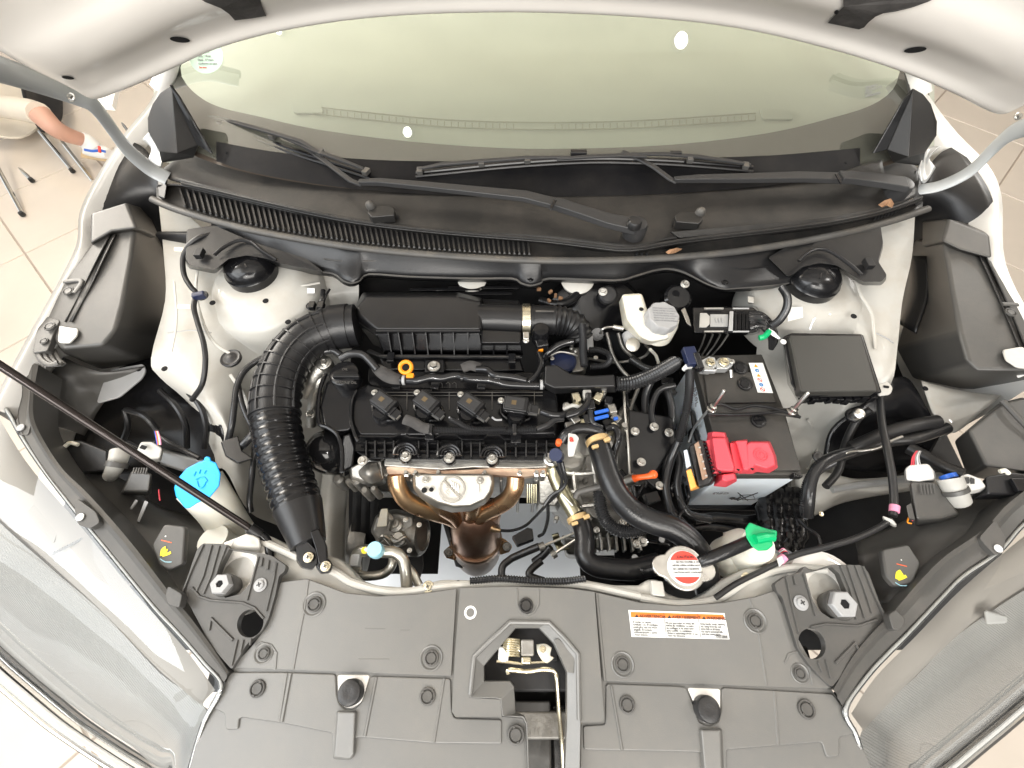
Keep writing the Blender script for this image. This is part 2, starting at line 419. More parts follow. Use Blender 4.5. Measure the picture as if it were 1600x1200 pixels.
def text(name, s, p0, p1, h, m, parent, up=None, lift=.0006, align='LEFT', thick=.0003, bold=0):
    """flat lettering from world point p0 towards p1, letter height h"""
    cu = bpy.data.curves.new(name, 'FONT'); cu.body = s; cu.size = h * 1.4; cu.extrude = thick; cu.align_x = align; cu.offset = bold
    cu.resolution_u = 2
    o = bpy.data.objects.new('tmp', cu); COL.objects.link(o)
    dg = bpy.context.evaluated_depsgraph_get(); me = bpy.data.meshes.new_from_object(o.evaluated_get(dg))
    bpy.data.objects.remove(o)
    x = (p1 - p0).normalized(); nz = (up or Vector((0, 0, 1))).normalized(); y = nz.cross(x).normalized(); nz = x.cross(y)
    R3 = Matrix((x, y, nz)).transposed().to_4x4()
    me.transform(R3)
    return link(name, me, m, parent, p0 + nz * lift)
def box3(name, c, sx, sy, sz, m, parent=None, rot=0, tilt=0, bevel=.001):
    return MB().box(c, sx, sy, sz, rot, tilt).build(name, m, parent, bevel=bevel)
def cvx(pts, n=8):
    q = s2(pts, n)
    def f(x):
        for a, b in zip(q, q[1:]):
            if a[0] <= x <= b[0]: return a[1] + (b[1] - a[1]) * (x - a[0]) / max(1e-6, b[0] - a[0])
        return q[0][1] if x < q[0][0] else q[-1][1]
    return f
# ================================================================ showroom
fl = MB().box((0, .8, -.006), 14, 14, .004).build('floor', 'grout'); tag(fl, kind='structure')
def f_tile():
    mb = MB(); h = .247
    mb.add([Vector(p) for p in [(-h, -h, 0), (h, -h, 0), (h, h, 0), (-h, h, 0), (-h + .0015, -h + .0015, .004), (h - .0015, -h + .0015, .004), (h - .0015, h - .0015, .004), (-h + .0015, h - .0015, .004)]],
           [[0, 1, 5, 4], [1, 2, 6, 5], [2, 3, 7, 6], [3, 0, 4, 7], [4, 5, 6, 7], [0, 3, 2, 1]]); return mb
rt = Matrix.Rotation(R(46), 3, 'Z')
for i in range(-9, 10):
    for j in range(-9, 10):
        c = Vector((0, 1.0, -.004)) + rt @ Vector((i * .5 + .12, j * .5 + .2, 0))
        if abs(c.x) < 3.6 and -1.9 < c.y < 3.9:
            o = inst('floor_tile', 'tile', f_tile, 'tile', fl, c); o.rotation_euler = (0, 0, R(46))
ce = MB().box((0, 2.3, 3.12), 9, 5.4, .04).build('ceiling', 'ceiling'); tag(ce, kind='structure')

# plastic shell chairs with steel legs, seen past the left wing
def leg(p, a, b, r=.010): return tube('leg', [a, (a + b) / 2, b], r, 'chrome', p, n=10, sm=1)
ch = thing('chair', 'cream shell chair with thin chromed legs on the tiled floor, where the customer sits', 'chair', Vector((-2.25, 2.35, 0)))
loft('seat', [[D(-40, 205, 2.35), D(15, 214, 2.38), D(45, 208, 2.42), D(72, 185, 2.5)],
              [D(-40, 150, 2.5), D(15, 190, 2.45), D(50, 186, 2.48), D(80, 160, 2.6)],
              [D(-40, 110, 2.7), D(10, 120, 2.7), D(50, 130, 2.7), D(90, 140, 2.7)]], 'beige_plastic', ch, solid=.012, bevel=.003)
loft('backrest', [[D(38, 160, 2.30), D(64, 206, 2.34), D(90, 196, 2.4)], [D(33, 140, 2.34), D(60, 168, 2.42), D(98, 180, 2.5)], [D(30, 110, 2.5), D(60, 120, 2.6), D(95, 130, 2.7)]], 'deep_black', ch, solid=.01)
leg(ch, D(-2, 232, 2.5), W(52, 284, .0)); leg(ch, D(62, 206, 2.45), W(115, 269, .0))
leg(ch, D(85, 206, 2.4), W(146, 284, .0)); leg(ch, D(-30, 214, 2.3), W(37, 337, 0))
for q in ((52, 284), (115, 269), (37, 337)):
    inst('foot_cap', 'foot', lambda: MB().lathe((0, 0, 0), [(.010, 0), (.012, .004), (.010, .02)], 14), 'rubber', ch, (q[0], q[1], .004))
tb = thing('side_table', 'white table with a slim chromed leg behind the cream chair', 'table', W(170, 210, 0))
leg(tb, D(150, 155, 2.7), W(184, 208, 0), .012); leg(tb, D(166, 158, 2.75), W(200, 205, 0), .009)
plate('tabletop', [(60, 120), (140, 110), (185, 120), (175, 165), (120, 160)], .52, .02, 'print_white', tb)
pe = thing('person', 'bare shin, white sock and white trainer of a seated customer beside the cream chair', 'person', W(150, 243, 0))
MB().tube([D(62, 178, 2.12), D(84, 199, 2.14), D(104, 210, 2.19), D(124, 217, 2.24), D(138, 222, 2.28)], lambda t, l: .046 - .018 * t, 16).build('lower_leg', 'skin', pe)
MB().tube([D(127, 218, 2.25), D(136, 222, 2.27), D(144, 230, 2.29)], lambda t, l: .036 + .006 * t, 16).build('sock', 'sock', pe)
sh = MB().tube([D(132, 228, 2.28), D(146, 233, 2.30), D(158, 237, 2.31), D(170, 241, 2.31)], lambda t, l: .045 - .018 * t * t, 16, flat=.8).build('shoe', 'sock', pe)
MB().tube([D(130, 240, 2.34), D(146, 243, 2.35), D(172, 247, 2.35)], .028, 12, flat=.45).build('sole', 'shoe_sole', pe)
MB().tube([D(132, 234, 2.235), D(145, 236, 2.245), D(156, 235, 2.26), D(165, 237, 2.27)], .006, 8).build('stripe', 'blue_plastic', sh)
MB().tube([D(155, 229, 2.255), D(156, 238, 2.255)], .006, 8).build('stripe', 'print_red', sh)
MB().tube([D(62, 178, 2.12), D(40, 172, 2.16), D(-40, 160, 2.3)], .050, 14).build('shorts', 'beige_plastic', pe)

# ================================================================ white car
car = thing('car', 'white car with its bonnet raised, engine bay open and windscreen behind', 'car', Vector((0, .35, 0)))
# bonnet underside
E = [(150, 155, .66), (200, 136, .655), (275, 101, .645), (345, 70, .63), (450, 42, .61), (600, 21, .58), (800, 14, .56), (1000, 22, .575), (1150, 39, .60), (1290, 71, .63), (1400, 105, .645), (1475, 138, .655), (1557, 178, .665)]
HD = Vector((0, -.64, .77)); HN = Vector((0, -.77, -.64))
prof = [(0, 0), (.006, .007), (.014, .009), (.03, .004), (.055, .006), (.085, .013), (.115, .009), (.15, -.008), (.22, -.012), (.45, -.012), (.75, -.008), (1.02, 0)]
rows = []
EP = [D(*e) for e in E]
for t, e in prof:
    r = []
    for k, p in enumerate(EP):
        u = abs(k - 6) / 6
        ee = e * (1 - .75 * max(0, u - .75) * 4)
        q = p + HD * t + HN * ee; q.x *= 1 - .10 * t
        q.y -= 0
        r.append(q)
    # rolled side flanges
    a, b = r[0] + Vector((-.012, .004, .012)), r[-1] + Vector((.012, .004, .012))
    rows.append([a] + r + [b])
hood = loft('bonnet', rows, 'bonnet_paint', car, nu=5, nv=4, solid=.004, bevel=0)
for vtx in (): pass
outer = loft('bonnet_skin', [[p + Vector((0, .004 + .012 * (t > 0), .012 + .022 * (t > 0))) + HD * t for p in [EP[0] + Vector((-.012, 0, 0))] + EP + [EP[-1] + Vector((.012, 0, 0))]] for t in (0, .02, .5, 1.03)], 'white_paint', hood, nu=4, nv=3)
bvh = BVHTree.FromPolygons([v.co + ORG['bonnet'] for v in hood.data.vertices], [tuple(p.vertices) for p in hood.data.polygons])
def cast(px, py, off=.0):
    d = ray(px, py); dn = d.normalized(); h = bvh.ray_cast(CAM, dn)
    return (h[0] - dn * off) if h[0] else D(px, py, .6)
def patch(name, pts, m, parent, off=.006, th=.003):
    L = [cast(x, y, off) for x, y in pts]; c = sum(L, Vector()) / len(L)
    n = len(L); b = [v + (v - CAM).normalized() * th for v in L]
    return mesh(name, L + b, [list(range(n)), list(range(n, 2 * n))[::-1]] + [[i, (i + 1) % n, (i + 1) % n + n, i + n] for i in range(n)], m, parent, smooth=False)
patch('insulation_pad', [(298, -12), (320, 3), (345, 13), (358, 22), (367, 32), (392, 29), (416, 25), (409, 8), (404, -12)], 'felt', hood)
patch('insulation_pad', [(1317, -12), (1318, 10), (1310, 19), (1293, 36), (1318, 41), (1342, 46), (1350, 43), (1357, 35), (1368, 26), (1380, 21), (1400, 18), (1425, 12), (1450, 3), (1480, -12)], 'felt', hood)
def oval(cx, cy, a, b, rot, n=20): return [(cx + a * math.cos(t) * math.cos(rot) - b * math.sin(t) * math.sin(rot), cy + a * math.cos(t) * math.sin(rot) + b * math.sin(t) * math.cos(rot)) for t in [k * 2 * math.pi / n for k in range(n)]]
for (cx, cy, a, b, rr) in ((281, 62, 16, 4.5, .12), (106, 121.5, 10, 2.6, .15), (1430, 78, 18, 4.5, -.12), (1307, 19, 4, 3, -.6)):
    patch('drain_hole', oval(cx, cy, a, b, rr), 'black_hole', hood, .003, .002)
# hinge arms
def strap(name, pts, ry, flat, m, parent, n=16):
    return MB().tube([D(*p) for p in pts], ry, n, 6, flat=flat).build(name, m, parent)
ha = strap('hinge_arm', [(262, 279, .85), (232, 262, .83), (198, 232, .79), (168, 192, .74), (142, 160, .69), (112, 146, .66), (60, 128, .61), (0, 108, .55), (-60, 88, .50)], lambda t, l: .0165 - .002 * math.sin(t * 3), .34, 'hinge_grey', car)
hb = strap('hinge_arm', [(1432, 297, .85), (1470, 290, .83), (1515, 268, .80), (1552, 232, .76), (1580, 208, .72), (1612, 196, .68), (1660, 186, .60)], .0145, .36, 'hinge_grey', car)
for h, q in ((ha, [(112, 152, .64)]), (hb, [(1590, 182, .69)])):
    for x, y, d in q: inst('hinge_bolt', 'bolt_steel', f_bolt, 'steel', h, D(x, y, d - .012), (0, -.5, .6), .55)
# hinge brackets bent from sheet
loft('hinge_bracket', [[(222, 218, .98), (236, 232, .98), (232, 248, .97)], [(236, 206, 1.0), (250, 226, .985), (244, 262, .965)], [(246, 236, .985), (257, 240, .975), (250, 258, .97)]], 'sheet_steel', car, solid=.003)
loft('hinge_bracket', [[(1470, 228, .99), (1452, 244, .98), (1462, 262, .97)], [(1448, 232, .985), (1444, 256, .97), (1448, 284, .96)], [(1437, 262, .975), (1438, 272, .97), (1441, 282, .965)]], 'sheet_steel', car, solid=.003)

# wings (fenders): flange lit along its inner edge, skin falling away outside
def drop(p, dx, dz):
    q = P(p); return Vector((q.x + dx, q.y, q.z + dz))
lf = [(262, 100, 1.02), (240, 160, .985), (196, 215, .965), (152, 285, .95), (129, 335, .94), (124, 385, .93), (98, 440, .92), (62, 505, .91), (24, 575, .90), (-10, 640, .89)]
loft('fender', [[drop(p, .012, -.03) for p in lf], [drop(p, .004, -.004) for p in lf], [P(p) for p in lf], [drop(p, -.006, -.01) for p in lf], [drop(p, -.035, -.16) for p in lf], [drop(p, -.05, -.42) for p in lf]], 'white_paint', car, nu=4, nv=4)
rf = [(1424, 112, 1.02), (1452, 160, .985), (1492, 212, .965), (1540, 262, .95), (1560, 310, .94), (1562, 390, .93), (1575, 440, .92), (1610, 505, .91), (1650, 575, .90)]
loft('fender', [[drop(p, -.03, -.03) for p in rf], [drop(p, -.012, -.002) for p in rf], [P(p) for p in rf], [drop(p, .006, -.01) for p in rf], [drop(p, .035, -.16) for p in rf], [drop(p, .05, -.42) for p in rf]], 'white_paint', car, nu=4, nv=4)
# A pillars beyond
for s, pts in ((1, [(250, 140, 1.03), (262, 105, 1.06), (272, 60, 1.10), (280, 20, 1.14)]), (-1, [(1440, 150, 1.03), (1432, 110, 1.06), (1424, 70, 1.10), (1416, 20, 1.14)])):
    MB().tube([W(*p) for p in pts], .016, 12, 5).build('windscreen_pillar', 'white_paint', car)
    MB().tube([W(p[0] + s * 12, p[1], p[2] - .002) for p in pts], .007, 10, 5).build('pillar_moulding', 'seal_rubber', car)

# windscreen
def hws(x, y): return .985 + .5 * (y - .76 - .10 * x * x)
wb = [(262, 205), (305, 236), (400, 268), (560, 294), (700, 302), (850, 305), (1000, 302), (1150, 294), (1300, 272), (1400, 246), (1452, 196)]
wt = [(285, -60), (330, -60), (420, -60), (560, -60), (700, -60), (850, -60), (1000, -60), (1150, -60), (1290, -60), (1370, -60), (1405, -60)]
rowsg = []
for k in range(6):
    t = k / 5; rowsg.append([onsurf(a[0] * (1 - t) + b[0] * t, a[1] * (1 - t) + b[1] * t, hws) for a, b in zip(wb, wt)])
ws = loft('windscreen', rowsg, 'windscreen_glass', car, nu=3, nv=3)
hin = lambda x, y: hws(x, y) - .005
fb_in = cvx([(262, 60), (284, 120), (310, 150), (345, 168), (400, 181), (500, 203), (640, 221), (780, 231), (900, 232), (1050, 226), (1200, 208), (1300, 184), (1360, 165), (1395, 140), (1408, 105), (1425, 60)])
fx = [262, 284, 310, 345, 400, 500, 640, 780, 900, 1050, 1200, 1300, 1360, 1395, 1408, 1425]
fo = cvx([(240, 190), (262, 205), (305, 236), (400, 268), (560, 294), (700, 302), (850, 305), (1000, 302), (1150, 294), (1300, 272), (1400, 246), (1452, 196)])
rws = [[onsurf(x, fb_in(x), hin) for x in fx], [onsurf(x + (x - 830) * .01, (fb_in(x) + fo(x)) / 2, hin) for x in fx], [onsurf(x + (x - 830) * .02, fo(x) + 3, hin) for x in fx]]
loft('black_border', rws, 'frit', car, nu=3, nv=3)
for s, pts in ((1, [(252, 150), (284, 120), (276, 60), (300, -60), (255, -60)]), (-1, [(1452, 150), (1408, 105), (1412, 60), (1395, -60), (1450, -60)])):
    p = [onsurf(x, y, hin) for x, y in pts]; mesh('black_border', p, [list(range(len(p)))], 'frit', car, smooth=False)
# green tint sticker, top left
st = [onsurf(x, y, lambda x, y: hws(x, y) + .0015) for x, y in oval(322, 88, 27, 27, 0, 28)]
stk = mesh('inspection_sticker', st, [list(range(len(st)))], 'sticker_green', ws, smooth=False)
nws = Vector((0, -.447, .894))
for i, (s, m_, y) in enumerate((('vu controle', 'print_grey', 82), ('Poids  : Essai', 'print_grey', 89), ('Date : 17 mars', 'print_grey', 95), ('conforme au type', 'print_grey', 101), ('Service', 'print_red', 107))):
    h2 = lambda x, y: hws(x, y) + .002
    if i: pass
    text('sticker_text', s, onsurf(307 + i, y, h2), onsurf(340, y, h2), .0036, m_, ws, up=nws, lift=.0005)
for i in range(4):
    h2 = lambda x, y: hws(x, y) + .002
    text('glass_mark', ('43R-00111', 'AS1 DOT 177', 'M2E4', 'LAMINATED')[i], onsurf(1352, 139 + i * 4.5, h2), onsurf(1372, 134 + i * 4.5, h2), .0042, 'print_grey', ws, up=nws, lift=.0005)
# dashboard below the glass
def hd(x, y): return .945 + .10 * (y - .75)
da = [(240, 250), (450, 285), (820, 305), (1200, 285), (1460, 240)]
dsh = loft('dashboard', [[onsurf(x, y, hd) for x, y in da], [onsurf(x, y - 90, hd) for x, y in da], [onsurf(x, 100, lambda x, y: .97) for x, y in da], [onsurf(x, 20, lambda x, y: .96) for x, y in da], [onsurf(x, -60, lambda x, y: .93) for x, y in da]], 'dash', car, nu=5, nv=5)
vt = cvx([(490, 168), (560, 176), (700, 189), (850, 193), (1000, 190), (1190, 178)])
vm = MB()
for k in range(64):
    x = 500 + k * 10.8
    if 805 < x < 860: continue
    a = onsurf(x, vt(x) + 1, hd); b = onsurf(x, vt(x) + 10, hd)
    vm.tube([a, b], .0009, 4, 1)
for y in (0, 11):
    vm.tube([onsurf(x, vt(x) + y, hd) + Vector((0, 0, .002)) for x in range(490, 1200, 30)], .0016, 4, 1)
tag(vm.build('defroster_grille', 'dash_dark', dsh), kind='stuff')
for x0, x1, y0, y1 in ((455, 500, 160, 176), (1188, 1235, 168, 186)):
    plate('defroster_vent', [(x0, y0), (x1, y0 + 2), (x1 + 6, y1), (x0 + 3, y1)], lambda x, y: hd(x, y) + .004, .004, 'dash', dsh, r=5)
ip = loft('sun_visor', [[D(400, 92, 1.35), D(700, 80, 1.4), D(760, 40, 1.4)], [D(400, 40, 1.3), D(700, 30, 1.35), D(800, 10, 1.4)], [D(400, -20, 1.3), D(700, -20, 1.3), D(800, -20, 1.35)]], 'dash_dark', car, solid=.02)

# bay aprons / inner wings
loft('inner_wing', [[(248, 318, .90), (290, 335, .885), (340, 372, .87), (430, 395, .86), (560, 420, .84)],
                    [(256, 400, .885), (300, 410, .875), (345, 430, .86), (430, 450, .85), (560, 470, .80)],
                    [(258, 470, .87), (310, 475, .865), (360, 500, .85), (440, 530, .80), (550, 540, .70)],
                    [(236, 560, .85), (300, 545, .85), (360, 560, .82), (420, 600, .72), (545, 620, .58)],
                    [(250, 590, .82), (318, 610, .82), (370, 640, .77), (425, 680, .66), (545, 720, .52)],
                    [(300, 640, .76), (350, 670, .78), (385, 720, .72), (440, 750, .60), (545, 800, .48)],
                    [(330, 740, .70), (352, 735, .73), (390, 800, .68), (450, 830, .58), (545, 900, .45)]], 'bay_paint', car, nu=5, nv=4)
loft('inner_wing', [[(1166, 400, .84), (1215, 400, .86), (1300, 385, .87), (1370, 350, .885), (1430, 330, .90)],
                    [(1168, 450, .82), (1215, 450, .85), (1300, 440, .86), (1365, 430, .875), (1425, 400, .885)],
                    [(1184, 510, .80), (1220, 515, .83), (1300, 500, .85), (1365, 490, .865), (1410, 470, .87)],
                    [(1180, 600, .72), (1250, 590, .76), (1330, 560, .83), (1380, 560, .85), (1402, 545, .85)],
                    [(1200, 690, .66), (1260, 680, .70), (1310, 650, .76), (1365, 620, .80), (1392, 600, .83)],
                    [(1215, 760, .60), (1260, 750, .64), (1290, 712, .70), (1325, 672, .74), (1350, 650, .78)],
                    [(1215, 830, .56), (1250, 810, .60), (1275, 780, .64), (1300, 740, .68), (1310, 715, .72)]], 'bay_paint', car, nu=5, nv=4)
# rails
rl = loft('frame_rail', [[(1240, 742, .70), (1290, 738, .72), (1340, 748, .72), (1420, 742, .73), (1500, 735, .74)], [(1250, 790, .69), (1285, 782, .71), (1330, 765, .72), (1380, 768, .72), (1470, 752, .73)], [(1262, 812, .66), (1285, 800, .66), (1320, 785, .66), (1390, 772, .66), (1480, 760, .68)]], 'bay_paint', car, solid=.01)
MB().tube([W(1300, 765, .725), W(1360, 756, .73), W(1430, 750, .735), W(1520, 738, .74)], .006, 8).build('frame_rail', 'sheet_steel', car)
loft('frame_rail', [[(505, 730, .60), (520, 735, .61), (545, 740, .58)], [(498, 800, .60), (515, 810, .61), (540, 815, .58)], [(500, 890, .60), (515, 890, .61), (538, 890, .58)]], 'bay_paint', car, solid=.01)
loft('frame_rail', [[(240, 700, .70), (285, 712, .71), (330, 722, .72)], [(240, 722, .68), (290, 738, .70), (330, 745, .71)]], 'sheet_steel', car, solid=.01)
# strut towers
def tower(px, py, z, pts):
    c = W(px, py, z); m = MB(); m.lathe(c, [(.112, -.09), (.110, -.045), (.106, -.026), (.100, -.018), (.086, -.012), (.078, -.002), (.064, .004), (.042, .006)], 48)
    t = m.build('strut_tower', 'bay_paint', car, ang=50)
    return t
t1 = tower(402, 436, .872, 0); t2 = tower(1276, 446, .872, 0)
for t, px, py in ((t1, 385, 412), (t2, 1279, 428)):
    c = W(px, py, .905)
    cp = MB().lathe(c, [(.043, -.040), (.044, -.012), (.041, -.008), (.0405, -.002), (.034, .006), (.022, .013), (.004, .015)], 36).build('strut_cap', 'satin_black', t)
    cr_ = MB()
    for k in range(3): cr_.box(c + Vector((0, 0, .012)), .050, .002, .004, rot=k * R(60))
    cr_.build('cap_rib', 'black_plastic', t)
def spot(par, px, py, z, rp, m, th=.004, name='plug'):
    return inst(name, 'plug_' + m, lambda: MB().lathe((0, 0, 0), [(.0100, -.002), (.0105, .0010), (.0094, .0020), (.0075, .0013), (.0060, .0016), (.003, .0028), (.0005, .003)], 26), m, par, (px, py, z), (0, 0, 1), rp * S(px, py, z) / .0105)
spot(car, 361, 560, .86, 16, 'rubber', name='rubber_grommet')
spot(t1, 316, 462, .885, 9, 'rubber', name='rubber_grommet')
for px, py, z in ((332, 473, .880), (257, 576, .862), (450, 503, .862), (1334, 494, .882), (415, 470, .876)):
    spot(car, px, py, z, 4.5, 'black_hole', name='bolt_hole')
# sealer tape marks on the wing
for q in ([(272, 386), (287, 387), (287, 393), (272, 392)], [(277, 476), (297, 476), (297, 482), (277, 482)]):
    plate('sealer_patch', q, lambda x, y: .902, .001, 'beige_plastic', car, bevel=0)
plate('sealer_patch', [(1230, 480), (1254, 479), (1255, 496), (1231, 502)], .88, .001, 'print_white', car, bevel=0)

# firewall and dark depths
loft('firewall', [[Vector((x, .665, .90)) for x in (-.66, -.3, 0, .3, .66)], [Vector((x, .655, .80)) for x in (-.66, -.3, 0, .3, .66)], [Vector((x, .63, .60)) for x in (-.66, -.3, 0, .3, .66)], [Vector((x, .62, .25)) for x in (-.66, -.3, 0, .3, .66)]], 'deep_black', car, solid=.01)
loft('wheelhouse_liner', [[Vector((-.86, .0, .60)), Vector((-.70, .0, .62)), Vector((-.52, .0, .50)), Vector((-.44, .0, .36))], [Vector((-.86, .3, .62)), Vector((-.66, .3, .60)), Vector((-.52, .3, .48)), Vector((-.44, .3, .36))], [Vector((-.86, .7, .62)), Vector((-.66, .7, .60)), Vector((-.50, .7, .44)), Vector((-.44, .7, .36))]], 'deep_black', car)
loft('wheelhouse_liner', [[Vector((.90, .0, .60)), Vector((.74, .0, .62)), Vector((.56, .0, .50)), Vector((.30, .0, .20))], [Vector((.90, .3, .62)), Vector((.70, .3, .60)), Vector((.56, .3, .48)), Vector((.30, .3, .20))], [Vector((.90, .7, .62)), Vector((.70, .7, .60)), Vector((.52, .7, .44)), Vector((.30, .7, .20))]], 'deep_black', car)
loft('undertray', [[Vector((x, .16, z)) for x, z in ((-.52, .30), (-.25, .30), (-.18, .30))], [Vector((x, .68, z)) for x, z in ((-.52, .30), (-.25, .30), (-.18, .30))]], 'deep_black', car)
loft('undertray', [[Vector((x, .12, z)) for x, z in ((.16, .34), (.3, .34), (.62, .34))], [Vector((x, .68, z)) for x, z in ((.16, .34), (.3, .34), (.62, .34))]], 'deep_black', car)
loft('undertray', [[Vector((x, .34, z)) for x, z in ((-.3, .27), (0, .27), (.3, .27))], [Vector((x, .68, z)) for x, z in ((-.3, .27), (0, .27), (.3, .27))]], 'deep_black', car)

# radiator support (tie bar)
tb_ = [(392, 828), (425, 838), (450, 852), (530, 872), (548, 890), (558, 903), (585, 914), (640, 918), (690, 905), (735, 906), (800, 904), (860, 905), (900, 903), (960, 914), (1002, 914), (1012, 905), (1032, 905), (1040, 925), (1062, 934), (1085, 936), (1105, 925), (1128, 905), (1165, 888), (1215, 882), (1232, 872), (1262, 872), (1280, 884), (1310, 886), (1322, 905), (1312, 935), (1270, 975), (1180, 960), (1060, 972), (900, 962), (700, 955), (520, 955), (420, 950), (345, 940), (330, 900), (345, 868), (372, 850)]
sup = plate('radiator_support', tb_, .838, .035, 'bay_paint', car, r=8, bevel=.005, seg=3)
MB().tube([(395, 838, .842), (450, 864, .846), (520, 892, .844), (555, 912, .842), (620, 926, .842), (700, 916, .842), (800, 911, .842), (900, 913, .842), (1000, 932, .842)], .0055, 10).build('support_flange', 'bay_paint', sup)
MB().tube([(1000, 934, .842), (1060, 944, .842), (1120, 936, .842), (1170, 905, .844), (1230, 888, .846), (1290, 890, .846)], .0055, 10).build('support_flange', 'bay_paint', sup)
screw(sup, 669, 917, .845, 9, 'zinc'); screw(sup, 1166, 902, .845, 7, 'zinc')
for x, y in ((535, 901), (880, 910), (716, 911)): spot(sup, x, y, .8385, 4, 'black_hole', name='bolt_hole')
plate('support_tab', [(1017, 906), (1036, 908), (1040, 932), (1020, 930)], .850, .012, 'bay_paint', sup, r=3)
# crash bar behind the latch opening
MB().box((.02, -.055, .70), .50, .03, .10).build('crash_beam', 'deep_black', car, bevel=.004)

MT = thing('bright_floor_sheet', 'pale sheet added over the tiles for the bright floor glimpsed beneath the exhaust', 'added sheet', Vector((.05, .2, 0)))  # added pale sheet, its white stands in for brightly lit floor
MB().box((.05, .25, .006), 1.5, 1.1, .006).build('pale_sheet', 'bright_floor_white', MT, bevel=.002)
# ceiling downlights mirrored in the windscreen
for k, (px, py, r_) in enumerate(((1062, 65, .040), (638, 207, .028), (440, 50, .020))):
    q = onsurf(px, py, hws); d = ray(px, py).normalized(); nn = Vector((.10 * q.x, -.5, 1)).normalized(); rf_ = d - nn * 2 * d.dot(nn)
    c = q + rf_ * ((3.09 - q.z) / rf_.z)
    dl = thing('downlight', ('round recessed ceiling lamp mirrored high on the right of the windscreen', 'round recessed ceiling lamp mirrored low on the windscreen, left of centre', 'small recessed ceiling lamp mirrored at the top left of the windscreen')[k], 'lamp', c)
    MB().lathe(c + Vector((0, 0, -.01)), [(r_ * 1.25, -.012), (r_ * 1.3, .015), (r_, .018)], 32).build('trim_ring', 'cap_grey', dl)
    MB().lathe(c + Vector((0, 0, -.026)), [(r_, -.002), (r_, .002)], 28).build('lamp_disc', 'lamp_glow', dl)
# pressings and seams on the inner wings
def bead(pts, r_=.0022, m='bay_paint'): return MB().tube([(x, y, z) for x, y, z in pts], r_, 8, 5, flat=.6).build('seam_bead', m, car)
bead([(1336, 430, .893), (1345, 460, .886), (1362, 490, .876), (1366, 520, .866), (1368, 545, .856)], .003); bead([(1368, 520, .866), (1385, 528, .868), (1396, 536, .87)], .0016, 'cap_grey')
bead([(1262, 655, .724), (1280, 690, .70), (1262, 735, .68)], .003); bead([(1345, 560, .842), (1362, 590, .832), (1375, 612, .826)], .0025)
bead([(272, 440, .888), (276, 500, .878), (268, 550, .862)], .0018); bead([(330, 392, .882), (310, 420, .886), (308, 470, .880), (330, 530, .872), (372, 560, .856)], .0026)
bead([(262, 520, .872), (300, 516, .872), (330, 520, .872)], .0012, 'cap_grey'); bead([(360, 585, .845), (382, 620, .82), (392, 660, .79), (402, 720, .74)], .003); bead([(440, 440, .872), (470, 446, .866), (500, 442, .862)], .0022)
# ================================================================ cowl panel
cw = thing('cowl_panel', 'dusty black plastic cowl trim with long vent grille below the windscreen', 'trim panel', (800, 340, .95))
r0 = [(246, 268, .955), (305, 238, .956), (400, 265, .956), (560, 291, .957), (700, 299, .957), (850, 302, .957), (1000, 299, .957), (1150, 291, .957), (1300, 268, .956), (1400, 242, .956), (1440, 268, .955)]
r05 = [(252, 272, .957), (292, 262, .955), (402, 290, .954), (560, 320, .953), (700, 336, .952), (850, 342, .952), (1000, 342, .952), (1150, 336, .953), (1310, 316, .954), (1395, 290, .956), (1436, 284, .957)]
r1 = [(256, 277, .952), (284, 284, .953), (402, 313, .951), (550, 344, .950), (700, 363, .948), (850, 372, .947), (985, 388, .945), (1060, 372, .946), (1290, 345, .950), (1390, 324, .952), (1433, 305, .952)]
loft('panel', [r0, r05, r1], 'cowl_plastic', cw, nu=6, nv=5, solid=.004)
rg = cvx([(246, 290), (284, 290), (402, 317), (550, 348), (700, 366), (850, 378), (985, 392), (1060, 380), (1290, 352), (1390, 330), (1440, 312)])
sy = cvx([(238, 311), (262, 322), (300, 335), (400, 361), (550, 386), (700, 400), (850, 407), (1000, 405), (1150, 393), (1300, 368), (1400, 343), (1450, 326)])
xs = [246, 284, 340, 402, 480, 550, 620, 700, 775, 850, 920, 985, 1060, 1150, 1220, 1290, 1350, 1390, 1440]
loft('panel_front', [[W(x, rg(x) - 2, .950) for x in xs], [W(x, rg(x) + 2, .932) for x in xs], [W(x, sy(x) - 10, .929) for x in xs], [W(x, sy(x), .931) for x in xs]], 'cowl_plastic', cw, nu=3, nv=4, solid=.003)
# raised ridge line right of the pivot, and lip over the grille
MB().tube([W(x, rg(x) - 4, .952) for x in xs[1:]], .0028, 8, 3).build('grille_lip', 'cowl_plastic', cw)
loft('step', [[(1048, 362, .956), (1180, 350, .956), (1300, 338, .956), (1385, 322, .956)], [(1062, 372, .949), (1180, 362, .949), (1300, 349, .950), (1388, 330, .950)]], 'cowl_plastic', cw, solid=.006, bevel=.001)
yb = cvx([(338, 221), (420, 236), (500, 244), (620, 251), (760, 252), (900, 250), (1050, 248), (1200, 243), (1344, 231)])
yk = cvx([(246, 262), (305, 240), (400, 267), (560, 292), (700, 300), (850, 303), (1000, 300), (1150, 292), (1300, 269), (1400, 243)])
tx = [338, 380, 440, 520, 620, 760, 900, 1050, 1200, 1290, 1344]
hup = lambda x, y: hws(x, y) + .003
loft('glass_foot_sheet', [[onsurf(x, yb(x), hup) for x in tx], [onsurf(x, (yb(x) + yk(x)) / 2, hup) for x in tx], [onsurf(x, yk(x) + 4, hup) for x in tx]], 'foot_black', cw, nu=3, nv=3)  # black sheet added just above the foot of the glass
for x, y in ((353, 238), (1322, 254)): MB().lathe(onsurf(x, y, lambda a, b: hws(a, b) + .004), [(.0025, 0), (.002, .001)], 12, axis=(0, -.45, .9)).build('foot_pip', 'black_hole', cw)
